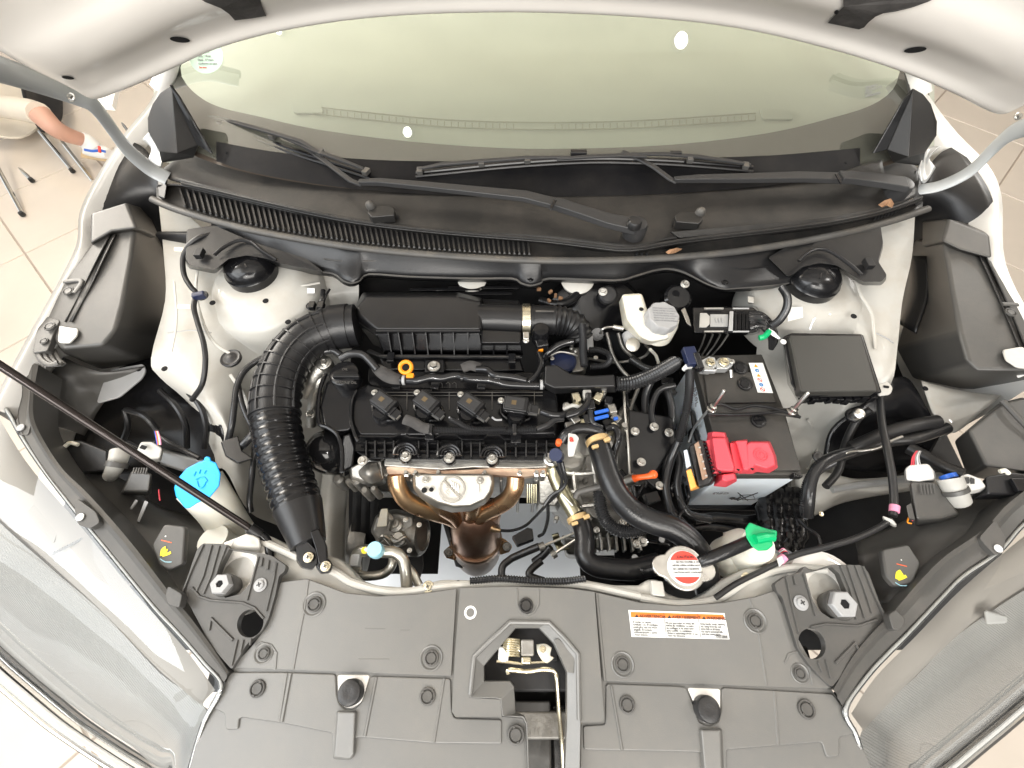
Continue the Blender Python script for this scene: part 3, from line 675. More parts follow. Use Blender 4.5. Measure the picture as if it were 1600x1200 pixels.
# grille: dark slot floor and slats
gx0, gx1 = 288, 826
def gt(x): return rg(x) + 3
def gb(x): return sy(x) - 11
gg = [gx0 + k * (gx1 - gx0) / 20 for k in range(21)]
gr = mesh('grille_backing', [W(x, gt(x), .9345) for x in gg] + [W(x, gb(x) + 1, .9335) for x in gg], [[i, i + 1, i + 22, i + 21] for i in range(20)], 'black_hole', cw, smooth=False)
NS = 66
for k in range(NS):
    t = k / (NS - 1); x = gx0 + t ** .93 * (gx1 - gx0)
    a = W(x - 7 * (1 - t) - 1, gt(x) - 1, .941); b = W(x + 1, gb(x) + 1, .938); s = (b - a); wd = Vector((.0017, 0, 0)); dn = Vector((0, 0, -.005))
    MB().add([a - wd, a + wd, b + wd, b - wd, a - wd + dn, a + wd + dn, b + wd + dn, b - wd + dn], [[0, 1, 2, 3], [4, 7, 6, 5], [0, 4, 5, 1], [1, 5, 6, 2], [2, 6, 7, 3], [3, 7, 4, 0]]).add(*(lambda c: ([c + Vector(v) * .0022 for v in ((-1, -1, 0), (1, -1, 0), (1, 1, 0), (-1, 1, 0), (0, 0, 1.3))], [[0, 1, 4], [1, 2, 4], [2, 3, 4], [3, 0, 4], [3, 2, 1, 0]]))(b)).build('slat', 'cowl_plastic', gr)
for x in (995, 1003, 1011):
    plate('slot', [(x - 2, 395), (x + 2, 394), (x + 2, 398), (x - 2, 399)], .9365, .002, 'black_hole', cw, bevel=0)
for k in range(7):
    x = 1366 + k * 5.2; plate('slot', [(x, 344 - k * 1.6), (x + 2.5, 343 - k * 1.6), (x + 6, 336 - k * 1.6), (x + 3.5, 336 - k * 1.6)], .9375, .002, 'black_hole', cw, bevel=0)
MB().tube([W(x, sy(x), .930) for x in (238, 262, 300, 350, 400, 475, 550, 625, 700, 775, 850, 925, 1000, 1075, 1150, 1225, 1300, 1350, 1400, 1450)], .0068, 14, 4, flat=.8).build('seal_strip', 'seal_rubber', cw)
# end walls of the cowl
frus('end_wall', [(246, 266, .958), (254, 262, .958), (262, 282, .955), (258, 312, .94), (247, 308, .94)], [(246, 266, .90), (254, 262, .90), (262, 282, .90), (258, 312, .90), (247, 308, .90)], 'black_plastic', cw)
frus('end_wall', [(1440, 262, .958), (1430, 266, .958), (1424, 300, .952), (1430, 322, .94), (1441, 318, .94)], [(1440, 262, .90), (1430, 266, .90), (1424, 300, .90), (1430, 322, .90), (1441, 318, .90)], 'black_plastic', cw)
# washer jets
def jet(px, py, s):
    b = MB().prism([(px - s * 28 - 1, py + 1), (px - s * 26, py + 10), (px + s * 10, py + 13), (px + s * 16, py + 6), (px + s * 12, py - 4), (px - s * 20, py - 6)], .968, .016).build('washer_jet', 'cowl_plastic', cw, bevel=.002)
    inst('jet_nozzle', 'jetn', lambda: MB().lathe((0, 0, 0), [(.0075, -.004), (.0080, .004), (.0062, .009), (.0030, .012), (.0005, .012)], 16), 'seal_rubber', b, (px + s * 10, py - 3, .968), (s * .2, -.3, 1))
jet(590, 326, -1); jet(1083, 336, 1)
inst('screw_hole', 'plug_black_hole', None, 'black_hole', cw, (621, 339, .9545), (0, 0, 1), .35) if 'plug_black_hole' in SH else None
# corner trims at the pillars
def trim(A, o, Rr, sk, dk):
    V = [P(p) for p in [A] + o + [Rr] + sk + dk]; n = len(o)
    f = [[0] + list(range(1, n + 1)) + [n + 1], [0, n + 1, n + 4], [n, n + 2, n + 3, n + 4, n + 1]]
    mesh('corner_trim', V[:n + 5], f, 'cowl_plastic', cw, solid=.004, bevel=.0015, ang=15)
    mesh('corner_seal', [V[0], V[n + 4], V[n + 5], V[n + 6]], [[0, 1, 2, 3]], 'gloss_black', cw, solid=.005, bevel=.001, smooth=False)
trim((268, 132, 1.080), [(250, 145, 1.062), (238, 162, 1.045), (230, 184, 1.025), (231, 206, 1.005), (248, 236, .985)], (276, 240, 1.004), [(252, 255, .968), (302, 247, .985), (311, 226, 1.0)], [(334, 240, .992), (282, 150, 1.066)])
trim((1428, 138, 1.080), [(1442, 146, 1.062), (1455, 162, 1.045), (1465, 190, 1.022), (1464, 212, 1.003), (1446, 238, .985)], (1420, 246, 1.004), [(1442, 260, .968), (1396, 254, .985), (1386, 234, 1.0)], [(1364, 240, .992), (1412, 156, 1.066)])
# leaves
for pts, lab in (([(1040, 394, .940), (1046, 390, .944), (1058, 387, .947), (1066, 389, .942), (1060, 393, .940), (1052, 396, .945), (1044, 397, .938)], 'curled dry brown leaf lying by the seal near the middle of the cowl'),
                 ([(1372, 320, .962), (1382, 313, .970), (1392, 310, .975), (1397, 318, .966), (1394, 325, .960), (1385, 321, .968), (1378, 324, .960)], 'crumpled dry brown leaf caught under the right wiper pivot')):
    q = [P(p) for p in pts]; c = sum(q, Vector()) / len(q) + Vector((0, 0, .004)); n = len(q)
    tag(mesh('leaf', q + [c], [[i, (i + 1) % n, n] for i in range(n)], 'leaf_brown', None, smooth=False), lab, 'leaf')

# wipers
def strip(pts, hw, th, mb=None, z=None):
    """flat bar along photo points (px,py,z) with half widths hw in metres"""
    mb = mb or MB(); Q = [P(p) for p in pts]; n = len(Q); v = []
    for i in range(n):
        t = (Q[min(i + 1, n - 1)] - Q[max(i - 1, 0)]).normalized(); s = t.cross(Vector((0, 0, 1))).normalized(); u = s.cross(t)
        h = hw[i] if isinstance(hw, (list, tuple)) else hw
        v += [Q[i] + s * h, Q[i] + s * h * .8 + u * th, Q[i] - s * h * .8 + u * th, Q[i] - s * h]
    f = []
    for i in range(n - 1):
        for k in range(4): f.append([i * 4 + k, i * 4 + (k + 1) % 4, i * 4 + 4 + (k + 1) % 4, i * 4 + 4 + k])
    f += [[0, 1, 2, 3], [4 * n - 1, 4 * n - 2, 4 * n - 3, 4 * n - 4]]
    return mb.add(v, f)
w1 = thing('wiper', 'black windscreen wiper lying left, its pivot near the cowl centre', 'wiper', (990, 358, .965), 'windscreen wipers')
strip([(992, 357, .972), (950, 348, .977), (900, 332, .980), (866, 321, .981)], [.017, .015, .013, .013], .010).build('arm_head', 'wiper_paint', w1, bevel=.0015)
strip([(868, 321, .979), (820, 309, .982), (740, 301, .984), (660, 293, .985), (592, 287, .986), (562, 288, .985)], [.0125, .012, .010, .0085, .007, .005], .008).build('arm', 'wiper_paint', w1, bevel=.0015)
strip([(566, 290, .985), (548, 283, .987), (520, 262, .992), (480, 232, .998), (455, 217, 1.002)], [.0045, .0052, .005, .005, .005], .003).build('arm_rod', 'wiper_paint', w1, bevel=.0008)
MB().lathe(W(992, 358, .966), [(.019, -.012), (.0195, .006), (.017, .013), (.013, .0145)], 30).build('pivot_boss', 'wiper_paint', w1)
inst('pivot_cap', 'pcap', lambda: MB().lathe((0, 0, 0), [(.0115, 0), (.0115, .008), (.009, .012), (.003, .0135), (.0005, .0135)], 24), 'rubber', w1, (990, 354, .981))
strip([(866, 321, .991), (862, 320, .991)], .0135, .002).build('hinge_pin', 'satin_black', w1)
def blade(parent, pts, frame, clips):
    MB().tube([P(p) for p in pts], .0042, 8, 5, flat=.7).build('blade_spine', 'satin_black', parent)
    MB().tube([Vector(P(p)) + Vector((0, -.008, -.003)) for p in pts], .0022, 6, 5).build('blade_rubber', 'rubber', parent)
    MB().tube([Vector(P(p)) + Vector((0, .004, -.001)) for p in pts], .0013, 6, 5).build('blade_rail', 'steel', parent)
    for fr in frame: strip(fr, [.003] + [.0045] * (len(fr) - 2) + [.003], .0035).build('blade_bridge', 'wiper_paint', parent, bevel=.0008)
    for x, y, z, a in clips: box3('blade_claw', W(x, y, z), .010, .014, .008, 'seal_rubber', parent, a)
blade(w1, [(300, 181, 1.0), (340, 194, .998), (400, 212, .995), (460, 234, .990), (520, 253, .984), (578, 272, .978)],
      [[(335, 184, 1.006), (380, 196, 1.010), (430, 210, 1.010), (470, 222, 1.008), (500, 240, 1.0)], [(440, 214, 1.008), (490, 236, 1.002), (530, 250, .996), (568, 265, .986)], [(302, 179, 1.004), (330, 183, 1.008), (372, 193, 1.008)]],
      [(572, 268, .984, -.4), (500, 238, 1.0, -.35), (426, 212, 1.004, -.3), (345, 190, 1.006, -.3)])
w2 = thing('wiper', 'black windscreen wiper whose pivot is at the right end of the cowl', 'wiper', (1398, 292, .965), 'windscreen wipers')
strip([(1412, 292, .975), (1370, 285, .978), (1330, 281, .980), (1310, 280, .981)], [.018, .0165, .014, .0135], .010).build('arm_head', 'wiper_paint', w2, bevel=.0015)
strip([(1312, 281, .979), (1250, 279, .982), (1160, 281, .984), (1090, 282, .985), (1052, 284, .985)], [.0125, .012, .010, .008, .005], .008).build('arm', 'wiper_paint', w2, bevel=.0015)
strip([(1056, 286, .985), (1046, 280, .988), (1022, 262, .993), (1000, 250, .998), (972, 238, 1.002)], [.004, .0055, .0055, .005, .005], .003).build('arm_rod', 'wiper_paint', w2, bevel=.0008)
loft('arm_shroud', [[(1312, 270, .984), (1350, 256, .982), (1378, 250, .978)], [(1316, 276, .986), (1350, 272, .986), (1383, 275, .982)]], 'cowl_plastic', w2, solid=.004)
MB().lathe(W(1402, 296, .962), [(.020, -.012), (.0205, .008), (.018, .015), (.013, .0165)], 30).build('pivot_boss', 'wiper_paint', w2)
strip([(1311, 280, .991), (1308, 280, .991)], .0135, .002).build('hinge_pin', 'satin_black', w2)
blade(w2, [(650, 269, .978), (700, 264, .984), (780, 256, .990), (860, 250, .994), (940, 247, .995), (1040, 250, .992), (1110, 255, .988), (1176, 261, .982)],
      [[(652, 266, .984), (690, 258, .992), (750, 253, .998), (820, 248, 1.002), (890, 247, 1.004)], [(870, 250, 1.002), (920, 246, 1.006), (970, 244, 1.006), (1010, 246, 1.004)], [(985, 242, 1.004), (1040, 242, 1.003), (1090, 246, .998), (1140, 253, .992), (1172, 259, .987)]],
      [(656, 267, .984, .1), (752, 255, .996, .1), (824, 250, 1.0, .05), (1078, 249, .998, -.1), (1165, 259, .988, -.2)])
box3('blade_adapter', W(904, 240, 1.004), .028, .010, .010, 'gloss_black', w2); box3('blade_adapter', W(1056, 239, 1.004), .020, .006, .006, 'cowl_plastic', w2)

# lower cowl / firewall cover
lc = thing('firewall_cover', 'black moulded plastic panel hanging below the cowl seal, scalloped lower edge', 'trim panel', (800, 420, .90))
low = [(330, 384), (360, 396), (405, 410), (440, 411), (485, 424), (520, 429), (536, 440), (549, 444), (562, 440), (576, 430), (640, 434), (740, 437), (800, 437), (814, 444), (829, 448), (845, 444), (858, 437), (960, 440), (990, 434), (1020, 425), (1045, 422), (1070, 428), (1100, 443), (1118, 450), (1133, 453), (1150, 452), (1190, 449), (1240, 442), (1262, 425), (1300, 405), (1360, 400)]
lp = s2(low, 3); ly = cvx(low, 4)
xx = [p[0] for p in lp]
loft('panel', [[W(x, sy(x) - 2, .922) for x in xx], [W(x, sy(x) + (ly(x) - sy(x)) * .45, .905) for x in xx], [W(x, ly(x) - 6, .893) for x in xx], [W(x, ly(x) - 1, .884) for x in xx], [W(x, ly(x) + 4, .868) for x in xx]], 'black_plastic', lc, nu=1, nv=3, solid=.003, ang=50)
MB().tube([W(x, ly(x) - 2, .887) for x in xx], .0022, 8, 1).build('lip', 'seal_rubber', lc)
for x, y in ((549, 424), (829, 436), (1133, 441)): spot(lc, x, y, .897, 5, 'satin_black', name='push_clip')
MB().tube([W(x, y, .905) for x, y in ((505, 404), (540, 408), (620, 407), (660, 408))], .0012, 6, 3).build('mould_line', 'seal_rubber', lc)
MB().tube([W(x, y, .905) for x, y in ((1088, 404), (1120, 416), (1160, 420), (1200, 416))], .0012, 6, 3).build('mould_line', 'black_plastic', lc)
def sidebr(s, pts, zt=.93):
    return frus('side_bracket', [(x, y, z) for x, y, z in pts], [(x, y + 6, z - .03) for x, y, z in pts], 'black_plastic', lc, bevel=.003, r=4)
sidebr(0, [(292, 358, .93), (335, 352, .93), (395, 378, .93), (440, 392, .925), (478, 404, .915), (505, 424, .905), (470, 418, .905), (436, 411, .915), (416, 404, .92), (386, 399, .925), (358, 404, .93), (336, 422, .925), (296, 414, .925), (290, 405, .925)])
sidebr(0, [(1376, 352, .93), (1340, 356, .93), (1280, 372, .93), (1230, 385, .93), (1200, 402, .92), (1230, 432, .905), (1238, 430, .91), (1254, 417, .92), (1280, 411, .925), (1306, 414, .925), (1338, 434, .925), (1348, 440, .925), (1377, 440, .925), (1386, 430, .925), (1372, 408, .93), (1380, 380, .93)])
MB().tube([(335, 398, .935), (350, 386, .935), (372, 376, .935), (392, 378, .933), (410, 392, .93), (432, 406, .92)], .003, 8).build('bracket_rib', 'black_plastic', lc)
MB().tube([(1248, 408, .925), (1262, 395, .933), (1280, 389, .935), (1300, 394, .935), (1330, 415, .935), (1346, 430, .934)], .003, 8).build('bracket_rib', 'black_plastic', lc)
box3('bracket_clip', W(312, 396, .935), .012, .018, .010, 'deep_black', lc); box3('bracket_clip', W(1357, 412, .935), .012, .018, .010, 'deep_black', lc)

# ================================================================ wing covers
sc1 = thing('wing_cover', 'large grey plastic box cover clipped along the left wing', 'cover', (150, 450, .9), 'box covers beside the engine bay')
lidL = [(141, 382, .925), (172, 363, .93), (211, 358, .93), (206, 400, .925), (192, 475, .915), (180, 515, .91), (160, 541, .905), (96, 546, .905), (60, 506, .905), (84, 462, .91), (112, 425, .92)]
botL = [(200, 400, .78), (230, 370, .78), (262, 360, .78), (264, 410, .77), (273, 478, .76), (266, 525, .75), (232, 566, .74), (160, 578, .74), (100, 560, .76), (120, 500, .78), (160, 440, .78)]
frus('lid', lidL, botL, 'side_cover', sc1, bevel=.007, seg=4)
frus('rear_step', [(142, 333, .945), (198, 316, .945), (214, 356, .94), (174, 362, .94), (141, 381, .935)], [(152, 350, .86), (230, 325, .86), (250, 370, .86), (200, 380, .86), (150, 395, .86)], 'side_cover', sc1, bevel=.005, seg=3)
loft('rear_panel', [[(198, 218, .955), (226, 232, .95), (250, 268, .94)], [(165, 262, .945), (206, 280, .935), (254, 310, .90)], [(144, 330, .93), (200, 330, .90), (264, 350, .84)], [(150, 380, .90), (215, 370, .86), (266, 400, .78)]], 'black_plastic', sc1, solid=.004)
sp = lambda pts, z, m='side_cover', p=None, n='rib': MB().tube([(x, y, z) for x, y in pts], .004, 8, 4, flat=.5).build(n, m, p)
loft('groove', [[(170, 366, .934), (150, 405, .929), (128, 450, .920), (100, 503, .910)], [(176, 366, .929), (157, 405, .923), (135, 450, .915), (107, 503, .906)], [(182, 366, .934), (163, 405, .929), (142, 450, .920), (113, 503, .911)]], 'cowl_plastic', sc1, solid=.0015)  # shallow groove, its shadow line put into the darker plastic colour
sp([(100, 440), (124, 438), (126, 444), (116, 458)], .922, p=sc1)
clip(sc1, 107, 455, .919, 8); clip(sc1, 78, 510, .912, 8); clip(sc1, 69, 533, .91, 6)
plate('paint_window', [(92, 508), (104, 511), (122, 513), (120, 524), (108, 536), (90, 535)], .912, .003, 'bay_paint', sc1, r=4)
for k in range(4):
    sp([(56 + k * 9, 545 + k * .5), (64 + k * 9, 562), (78 + k * 7, 570), (90 + k * 2, 566)], .905 - .003 * k, p=sc1)
plate('clip_frame', [(66, 492), (94, 500), (84, 520), (74, 548), (50, 552), (56, 520)], .909, .01, 'side_cover', sc1, r=4)
sc2 = thing('wing_cover', 'large dark plastic box cover clipped along the right wing', 'cover', (1520, 450, .9), 'box covers beside the engine bay')
lidR = [(1474, 378, .93), (1500, 392, .93), (1549, 406, .925), (1585, 462, .915), (1612, 520, .91), (1640, 580, .905), (1529, 578, .905), (1512, 566, .905), (1500, 520, .912), (1486, 450, .92)]
botR = [(1416, 372, .78), (1470, 372, .78), (1520, 400, .78), (1560, 470, .77), (1590, 530, .75), (1600, 612, .74), (1500, 608, .74), (1425, 592, .74), (1399, 545, .75), (1424, 460, .77)]
frus('lid', lidR, botR, 'side_cover', sc2, bevel=.007, seg=4)
frus('rear_step', [(1482, 341, .945), (1546, 367, .945), (1550, 404, .94), (1500, 390, .94), (1472, 376, .94)], [(1440, 345, .86), (1530, 352, .86), (1540, 400, .86), (1490, 400, .86), (1440, 385, .86)], 'side_cover', sc2, bevel=.005, seg=3)
loft('rear_panel', [[(1440, 282, .94), (1466, 242, .95), (1496, 226, .955)], [(1434, 315, .90), (1480, 290, .935), (1542, 290, .945)], [(1418, 350, .84), (1480, 335, .90), (1556, 340, .93)], [(1416, 400, .78), (1470, 378, .86), (1552, 390, .90)]], 'black_plastic', sc2, solid=.004)
loft('knee', [[(1416, 400, .80), (1412, 450, .78), (1405, 505, .78)], [(1424, 400, .84), (1426, 458, .82), (1408, 508, .80)], [(1450, 400, .86), (1450, 460, .84), (1430, 520, .82)]], 'black_plastic', sc2, solid=.004)
loft('groove', [[(1528, 396, .934), (1548, 440, .926), (1572, 495, .917), (1594, 548, .91)], [(1534, 396, .929), (1554, 440, .920), (1578, 495, .912), (1600, 548, .906)], [(1540, 397, .934), (1561, 440, .926), (1585, 495, .917), (1607, 548, .911)]], 'cowl_plastic', sc2, solid=.0015)  # matching groove, shade again painted by the darker plastic
clip(sc2, 1579, 488, .922, 8); sp([(1566, 475), (1590, 476)], .922, p=sc2)
plate('paint_window', [(1567, 546), (1596, 541), (1612, 548), (1612, 577), (1590, 574), (1572, 562)], .915, .003, 'bay_paint', sc2, r=4)

# ================================================================ radiator cover
rc = thing('radiator_cover', 'grey plastic radiator top cover with push clips and a warning sticker', 'cover', (820, 1050, .85))
inner = [(805, 979), (843, 979), (867, 1004), (888, 1050), (888, 1130), (882, 1250), (826, 1250), (822, 1132), (817, 1122), (804, 1117), (801, 1074), (796, 1067), (755, 1066), (754, 1040), (779, 1009)]
outerf = [(795, 968), (860, 970), (884, 994), (906, 1020), (908, 1130), (906, 1250), (826, 1250), (822, 1132), (817, 1122), (784, 1119), (782, 1093), (776, 1092), (733, 1090), (738, 1024), (766, 996)]
bd = [(437, 909), (480, 904), (508, 914), (540, 926), (590, 931), (650, 928), (718, 918), (800, 916), (890, 919), (930, 925), (1000, 941), (1060, 946), (1130, 941), (1180, 932), (1212, 922), (1222, 945), (1240, 985), (1268, 1035), (1300, 1078), (1322, 1110), (1342, 1155), (1362, 1200), (1385, 1260), (282, 1260), (296, 1200), (312, 1140), (326, 1104), (358, 1046), (396, 1006), (418, 975), (428, 940)]
plate('base_panel', bd, .849, .003, 'cover_grey', rc, holes=[outerf], bevel=.001)
upL = [(438, 910), (480, 905), (508, 915), (540, 927), (590, 932), (650, 929), (713, 920), (705, 1056), (620, 1053), (522, 1049), (362, 1043), (396, 1007), (419, 976), (430, 942)]
upR = [(934, 926), (1000, 942), (1060, 947), (1130, 942), (1180, 933), (1211, 923), (1222, 945), (1240, 985), (1268, 1036), (1300, 1076), (1200, 1072), (1060, 1067), (946, 1064)]
plate('upper_panel', upL, .8535, .004, 'cover_grey', rc, r=3, bevel=.002)
plate('upper_panel', upR, .8535, .004, 'cover_grey', rc, r=3, bevel=.002)
cp_ = [(719, 919), (800, 917), (890, 920), (929, 925), (944, 1126), (906, 1128), (906, 1250), (826, 1250), (824, 1134), (817, 1124), (784, 1121), (712, 1120), (706, 1110), (711, 1020)]
cpo = [(719, 919), (800, 917), (890, 920), (929, 925), (936, 1020), (944, 1122), (940, 1128), (907, 1129)]
cpi = [(907, 1129), (906, 1020), (884, 994), (860, 970), (795, 968), (766, 996), (738, 1024), (733, 1090), (782, 1093), (784, 1120)]
plate('centre_panel', cpo + cpi + [(712, 1120), (706, 1112), (711, 1020)], .858, .008, 'cover_grey', rc, bevel=.0025, seg=3)
# sloping frame of the latch opening
no = len(outerf); fo_ = [W(x, y, .858) for x, y in outerf]; fi_ = [W(x, y, .850) for x, y in inner]; fl_ = [v - Vector((0, 0, .014)) for v in fi_]
mesh('latch_frame', fo_ + fi_ + fl_, [[i, (i + 1) % no, (i + 1) % no + no, i + no] for i in range(no)] + [[i + no, (i + 1) % no + no, (i + 1) % no + 2 * no, i + 2 * no] for i in range(no)], 'cover_grey', rc, solid=.002, bevel=.001, ang=20)
MB().tube([(x, y, .859) for x, y in [(735, 1085), (741, 1026), (768, 999), (797, 972), (858, 973), (882, 997), (903, 1022), (905, 1125)]], .0028, 8, 1).build('frame_rim', 'cover_grey', rc)
loft('frame_lip', [[(886, 1050, .857), (868, 1006, .857), (866, 1000, .857)], [(896, 1052, .857), (895, 1022, .857), (872, 998, .857)]], 'cover_grey', rc, solid=.006, bevel=.001)
# mid panels with U-shaped notches around the bump stops
midL = [(360, 1050), (440, 1050), (524, 1053), (526, 1085), (530, 1100), (540, 1109), (553, 1108), (564, 1098), (572, 1075), (580, 1056), (620, 1057), (704, 1060), (706, 1112), (710, 1122), (784, 1124), (784, 1163), (680, 1162), (556, 1152), (550, 1182), (520, 1184), (519, 1146), (440, 1130), (374, 1121), (372, 1140), (352, 1141), (350, 1115), (328, 1105)]
plate('mid_panel', midL, .8515, .004, 'cover_grey', rc, r=5, bevel=.002)
midR = [(947, 1068), (1060, 1072), (1072, 1074), (1084, 1102), (1092, 1128), (1108, 1135), (1123, 1128), (1127, 1110), (1128, 1074), (1200, 1078), (1302, 1084), (1322, 1112), (1338, 1147), (1312, 1152), (1312, 1182), (1292, 1184), (1284, 1160), (1200, 1166), (1136, 1172), (1136, 1260), (1104, 1260), (1098, 1176), (1030, 1174), (912, 1172), (911, 1134), (946, 1132)]
plate('mid_panel', midR, .8515, .004, 'cover_grey', rc, r=5, bevel=.0015)
frus('rib_channel', [(528, 1112, .858), (555, 1112, .858), (552, 1178, .856), (546, 1186, .852), (522, 1184, .852)], [(525, 1110, .848), (560, 1110, .848), (556, 1182, .846), (550, 1190, .846), (518, 1188, .846)], 'cover_grey', rc, bevel=.002)
frus('rib_channel', [(1096, 1140, .858), (1126, 1140, .858), (1130, 1260, .856), (1106, 1260, .856)], [(1090, 1138, .848), (1130, 1138, .848), (1136, 1260, .846), (1098, 1260, .846)], 'cover_grey', rc, bevel=.002)
def crease(pts, z, r=.0016): return MB().tube([(x, y, z) for x, y in pts], r, 6, 1, flat=.7).build('crease', 'cover_grey', rc)
crease([(482, 906), (476, 950), (470, 980), (458, 1046)], .8535); crease([(454, 1052), (440, 1128)], .8520, .0022); crease([(448, 1052), (436, 1128)], .8515)
crease([(588, 1058), (570, 1150)], .8517, .002); crease([(694, 1060), (678, 1160)], .8517); crease([(955, 1072), (972, 1172)], .8520); crease([(1210, 1080), (1216, 1164)], .8515)
crease([(932, 927), (945, 1064)], .8535, .002); crease([(1171, 935), (1182, 966), (1198, 1070)], .8535, .0014)
crease([(808, 920), (808, 945), (814, 957), (824, 961), (834, 957), (841, 945), (842, 921)], .858, .0016)
crease([(570, 982), (602, 983)], .8535, .0006); crease([(625, 985), (640, 985)], .8535, .0006); crease([(560, 1030), (608, 1030)], .8535, .0006)
crease([(1226, 1036), (1232, 1022), (1246, 1018), (1262, 1028), (1270, 1070)], .8537, .0014)
crease([(430, 1046), (432, 1020), (424, 1008), (408, 1004), (398, 1010)], .8537, .0014)
def dish(px, py, z, rp, sx):
    inst('clip_dish', 'dish', lambda: MB().lathe((0, 0, 0), [(.0108, -.002), (.0108, .0006), (.0100, .0012), (.0092, .0008), (.0080, -.0004), (.006, -.0006)], 36), 'cover_grey', rc, (px, py, z), (0, 0, 1), rp * S(px, py, z) / .0108)
for x, y, r_, z in ((491, 944, 18, .8535), (674, 1028, 18, .8535), (973, 1038, 18, .8535), (1180, 970, 18, .8535), (412, 1021, 15, .8535), (1250, 1052, 14, .8535)):
    dish(x, y, z, r_, 1); clip(rc, x, y, z + .0004, r_ * .62)
for x, y, r_, z in ((402, 1076, 12, .8515), (668, 1088, 12, .8515), (980, 1101, 12, .8515), (1260, 1108, 13, .8515), (806, 1148, 13, .8515), (822, 946, 11, .858)):
    clip(rc, x, y, z, r_, 'side_cover' if x != 822 else 'cowl_plastic')
ring = MB(); rcn = W(735, 957, .8583); rr_ = 8 * S(735, 957, .858)
ring.tube([rcn + Vector((rr_ * math.cos(a), rr_ * math.sin(a), 0)) for a in [k * math.pi / 12 for k in range(24)]], .0013, 6, 1, closed=True, flat=.3).build('paint_ring', 'print_white', rc)
# bonnet bump stops
for x, y, tx in ((547, 1084, 0), (1106, 1110, 0)):
    s = 1 if x < 800 else -1
    plate('paint_window', [(527, 1054), (578, 1054), (566, 1096), (550, 1108), (534, 1104), (528, 1090)] if s > 0 else [(1074, 1074), (1126, 1076), (1126, 1115), (1118, 1130), (1100, 1130), (1090, 1112)], .8505, .004, 'bonnet_paint', rc, r=5)
    inst('bump_stop', 'bump', lambda: MB().lathe((0, 0, 0), [(.0165, -.02), (.0170, .002), (.0155, .0065), (.0120, .0078), (.006, .0074), (.0005, .0072)], 32), 'rubber', rc, (x, y - 2, .862), (0, 0, 1), 18 * S(x, y, .862) / .0165)
# warning sticker
st_ = plate('warning_sticker', [(982, 953), (1132, 958), (1140, 999), (987, 995)], .8545, .0009, 'print_white', rc, bevel=0)
plate('sticker_band', [(985, 956), (1130, 960.5), (1132.5, 968), (986, 964.5)], .8547, .0002, 'print_orange', st_, bevel=0)
def stext(s, x0, y0, x1, hpx, m='print_black', nm='sticker_text', z=.8548, par=None, b=0):
    y1 = y0 + (x1 - x0) * .030
    return text(nm, s, W(x0, y0, z), W(x1, y1, z), hpx * S(x0, y0, z), m, par or st_, bold=b)
for x, s in ((998, 'ADVERTENCIA'), (1049, 'AVERTISSEMENT'), (1103, 'WARNING')):
    stext(s, x + 1, 964.5 + (x - 985) * .03, x + 20, 4.4)
    t0 = (x - 3, 964 + (x - 985) * .03); plate('warning_triangle', [(t0[0] - 3.4, t0[1] + .2), (t0[0] + 3.4, t0[1] + .4), (t0[0], t0[1] - 5)], .8549, .0002, 'print_black', st_, bevel=0)
T = [("Al revisar los niveles,\nventilador, etc. El ventilador\npuede girar aun con motor\napagado. El contacto\nautomaticamente y puede\ncausar lesiones.", 988, 970.5), ("Ne pas approcher les mains des\nhelices du ventilateur ou autre\nles outillages et de toute autre\npiece mobile. Le ventilateur\ndemarre automatiquement ce qui\ncause des blessures.", 1040, 972), ("Keep hands, tools, clothing\netc. away from fan and\ndrive belt at all times.\nFan starts automatically\nand may cause injury.", 1094, 973.5)]
for s, x, y in T:
    for k, ln in enumerate(s.split('\n')): stext(ln, x + k * .6, y + 2.6 + k * 4.0, x + 30, 2.5)
for x0, y0, x1, y1 in ((1037, 957, 1041, 996), (1090, 959, 1095, 997)):
    MB().tube([(x0, y0, .8548), (x1, y1, .8548)], .0003, 4, 1).build('sticker_rule', 'print_black', st_)
MB().tube([(1116, 992.5, .8548), (1137, 993.5, .8548), (1138, 997.5, .8548), (1117, 997, .8548)], .00022, 4, 1, closed=True).build('sticker_rule', 'print_black', st_)
stext('71741-52R00', 1118, 996.2, 1130, 2.4)

# bonnet latch seen through the opening
la = thing('bonnet_latch', 'zinc plated bonnet latch with coil spring and bent rod in the cover opening', 'latch', (820, 1020, .82))
plate('bracket', [(800, 978), (848, 978), (872, 1004), (872, 1034), (850, 1034), (850, 1026), (776, 1026), (774, 1006)], .825, .003, 'deep_black', la)
mb = MB()
for k in range(8):
    mb.tube([(786, 999 + k * 3.6, .838), (798, 998.5 + k * 3.6, .843), (812, 1000 + k * 3.6, .838)], .0014, 6, 4)
mb.build('spring', 'zinc', la)
MB().tube([(786, 1012, .832), (812, 1013, .832)], .0085, 14, 1).build('spring_core', 'zinc', la)
loft('catch_plate', [[(779, 1010, .842), (786, 1013, .844), (794, 1026, .842)], [(778, 1032, .838), (786, 1034, .84), (794, 1033, .838)]], 'print_white', la, solid=.003)
loft('catch_plate', [[(838, 1007, .842), (852, 1006, .844), (862, 1012, .842)], [(840, 1020, .845), (850, 1022, .846), (860, 1024, .842)], [(848, 1034, .838), (856, 1036, .84), (866, 1028, .838)]], 'resin_cream', la, solid=.003)
MB().box(W(824, 1012, .845), .016, .018, .010).build('pawl', 'dark_cast', la, bevel=.002)
MB().box(W(822, 1032, .842), .012, .008, .008).build('release_tab', 'zinc', la, bevel=.002)
bolt(la, 848, 1014, .847, 5, 'zinc')
MB().tube([(776, 1033, .838), (796, 1035, .838), (815, 1037, .838), (832, 1035, .838), (856, 1034, .838)], .0016, 6, 2).build('lever', 'zinc', la)
